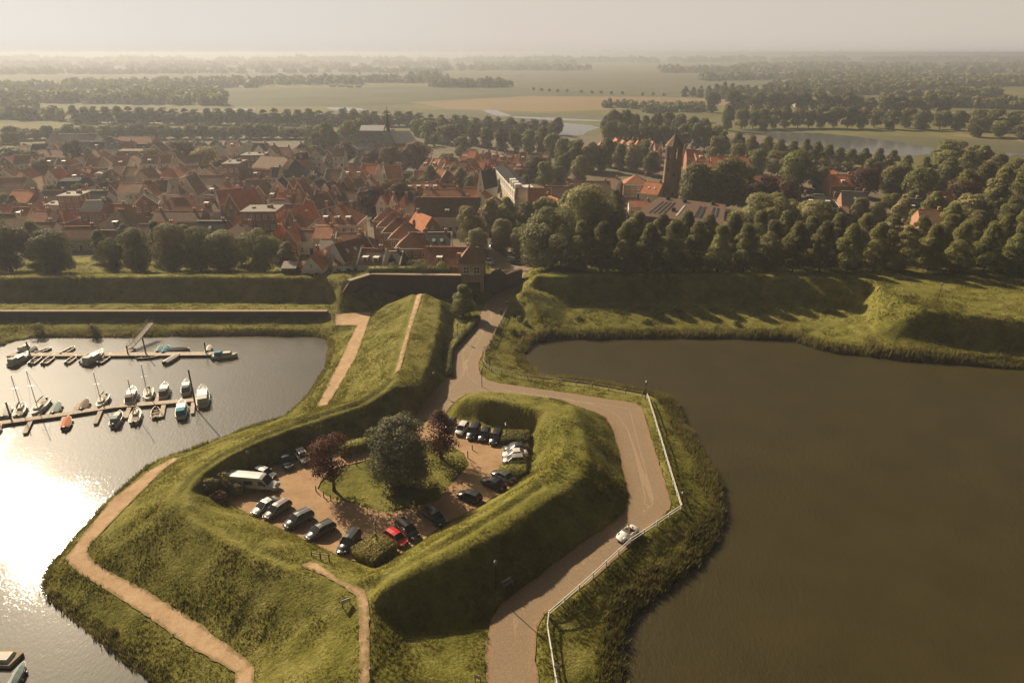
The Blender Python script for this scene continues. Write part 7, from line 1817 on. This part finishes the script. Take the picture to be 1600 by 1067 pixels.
def lamp(u, v, h, label, z=None):
    p = on(u, v) if z is None else P(u, v, z); root = empty('street_lamp', tuple(p), 0, label, 'street lamp', 'street lamps')
    b = MB(); b.tube([(0,0,-.3),(0,0,.5),(0,0,h-.6)], [.09,.07,.045], 8); b.tube([(0,0,h-.75),(0,0,h-.6)], [.1,.12], 8); b.build('pole', M['black'], root)
    b = MB(); b.prism([(.13*math.cos(R(60*i)), .13*math.sin(R(60*i))) for i in range(6)], h-.6, h-.15); b.v[-6:] = [(x*1.9, y*1.9, z) for x, y, z in b.v[-6:]]; b.build('lantern', M['lamp_w'], root)
    b = MB(); b.add([(.28*math.cos(R(60*i)), .28*math.sin(R(60*i)), h-.15) for i in range(6)] + [(0,0,h+.12)], [(i, (i+1) % 6, 6) for i in range(6)]); b.build('lantern_hood', M['steel'], root)
for u, v, h, lb in ((390,727,3.6,'street lamp on the slope behind the parked van'),(590,858,4.4,'street lamp standing in the square hedge beside the red car'),(775,922,4.6,'street lamp on the dark rampart slope beside the road bend'),(753,604,4.0,'street lamp at the road junction'),(1008,624,4.0,'street lamp at the corner of the railing by the moat'),(715,530,4.0,'street lamp on the lawn beside the roadside hedge'),(679,607,3.6,'street lamp on the rampart end left of the junction'),(791,690,3.8,'street lamp at the upper hedge block'),(1066,782,1.6,'low lamp post at the railing corner above the open car'),(782,400,5,'street lamp on the town square')): lamp(u, v, h, lb, 2.0 if v == 400 else None)
lamp(1465,472,5.0,'tall pale lamp post on the sunny plateau at the right',6.0)
def bench(u, v, ang, label):
    p = on(u, v); root = empty('park_bench', tuple(p), R(ang), label, 'bench'); root.scale = (.9, .9, .9)
    b = MB(); [b.box(0, -.18 + k*.16, .44, 1.8, .13, .05) for k in range(3)]; b.build('seat', M['steel'], root)
    b = MB(); [b.box(0, .26, .58 + k*.17, 1.8, .05, .12) for k in range(3)]; b.build('backrest', M['steel'], root)
    for x in (-.75, .75):
        b = MB(); b.box(x, -.15, -.1, .08, .08, .55); b.box(x, .24, -.1, .08, .08, 1.1); b.build('leg', M['steel'], root)
bench(793, 915, 40, 'white bench at the foot of the dark rampart beside the road')
def post(u, v, h, name, label, group=None, mat='dark_wood', r=.09):
    p = on(u, v); b = MB(); b.tube([(0,0,-.3),(0,0,h)], [r, r*.9], 8); b.tube([(0,0,h),(0,0,h+r*.5)], [r*.9, r*.3], 8); o = b.build(name, M[mat]); o.location = p; tag(o, label, 'post', group)
for i, (u, v) in enumerate([(494,768),(506,777),(517,782),(527,786),(557,727),(571,723),(731,716),(738,703)]): post(u, v, 1.0 if i != 6 else 1.4, 'wooden_bollard', '%s wooden bollard around the car park lawn, counted clockwise from its left tip' % ordn(i), 'bollards around the car park lawn')
post(580, 1062, 1.6, 'stone_post', 'stone post beside the ridge path at the bottom', None, 'coping', .16)
p = on(501, 874); root = empty('gate_barrier', tuple(p), R(-12), 'low wooden barrier at the top of the ridge path', 'barrier')
for x in (-1.2, 0, 1.2): b = MB(); b.box(x, 0, -.2, .12, .12, 1.2); b.build('post', M['dark_wood'], root)
b = MB(); b.bar((-1.25,0,.9), (1.25,0,.9), .1); b.bar((-1.25,0,.5), (1.25,0,.5), .08); b.build('rails', M['wood'], root)
# sign boxes by the road
def sign(u, v, h, w, hh, ang, label, mat='steel'):
    p = on(u, v); root = empty('information_board', tuple(p), R(ang), label, 'sign'); b = MB(); [b.box(x, 0, -.2, .08, .08, h + .2) for x in (-w*.4, w*.4)]; b.build('legs', M['black'], root)
    b = MB(); b.box(0, -.03, h - hh, w, .06, hh); b.box(0, -.065, h - hh + .06, w*.88, .02, hh - .12, m=1); b.build('board', [M[mat], M['cream']], root)
sign(870, 1052, 1.3, .7, .6, 10, 'small grey board at the railing near the bottom')
sign(747, 1066, 1.1, .8, .5, -20, 'small dark board in the grass left of the road at the bottom')
sign(541, 945, .9, 1.1, .5, 30, 'dark board in the grass beside the ridge path')
# ------------------------------------------------------------------ the summer haze
hb = MB(); hb.box(0, 9000, -8.0, 24000, 21000, 74.0)
M_h = bpy.data.materials.new('haze_air'); M_h.use_nodes = True
_nt = M_h.node_tree; _nt.nodes.remove(_nt.nodes['Principled BSDF'])
_pv = _nt.nodes.new('ShaderNodeVolumePrincipled'); _pv.inputs['Color'].default_value = (.57, .61, .68, 1)
_pv.inputs['Density'].default_value = HAZE_D; _pv.inputs['Anisotropy'].default_value = .36
_nt.links.new(_pv.outputs[0], _nt.nodes['Material Output'].inputs['Volume'])
tag(hb.build('haze', M_h), kind='stuff')
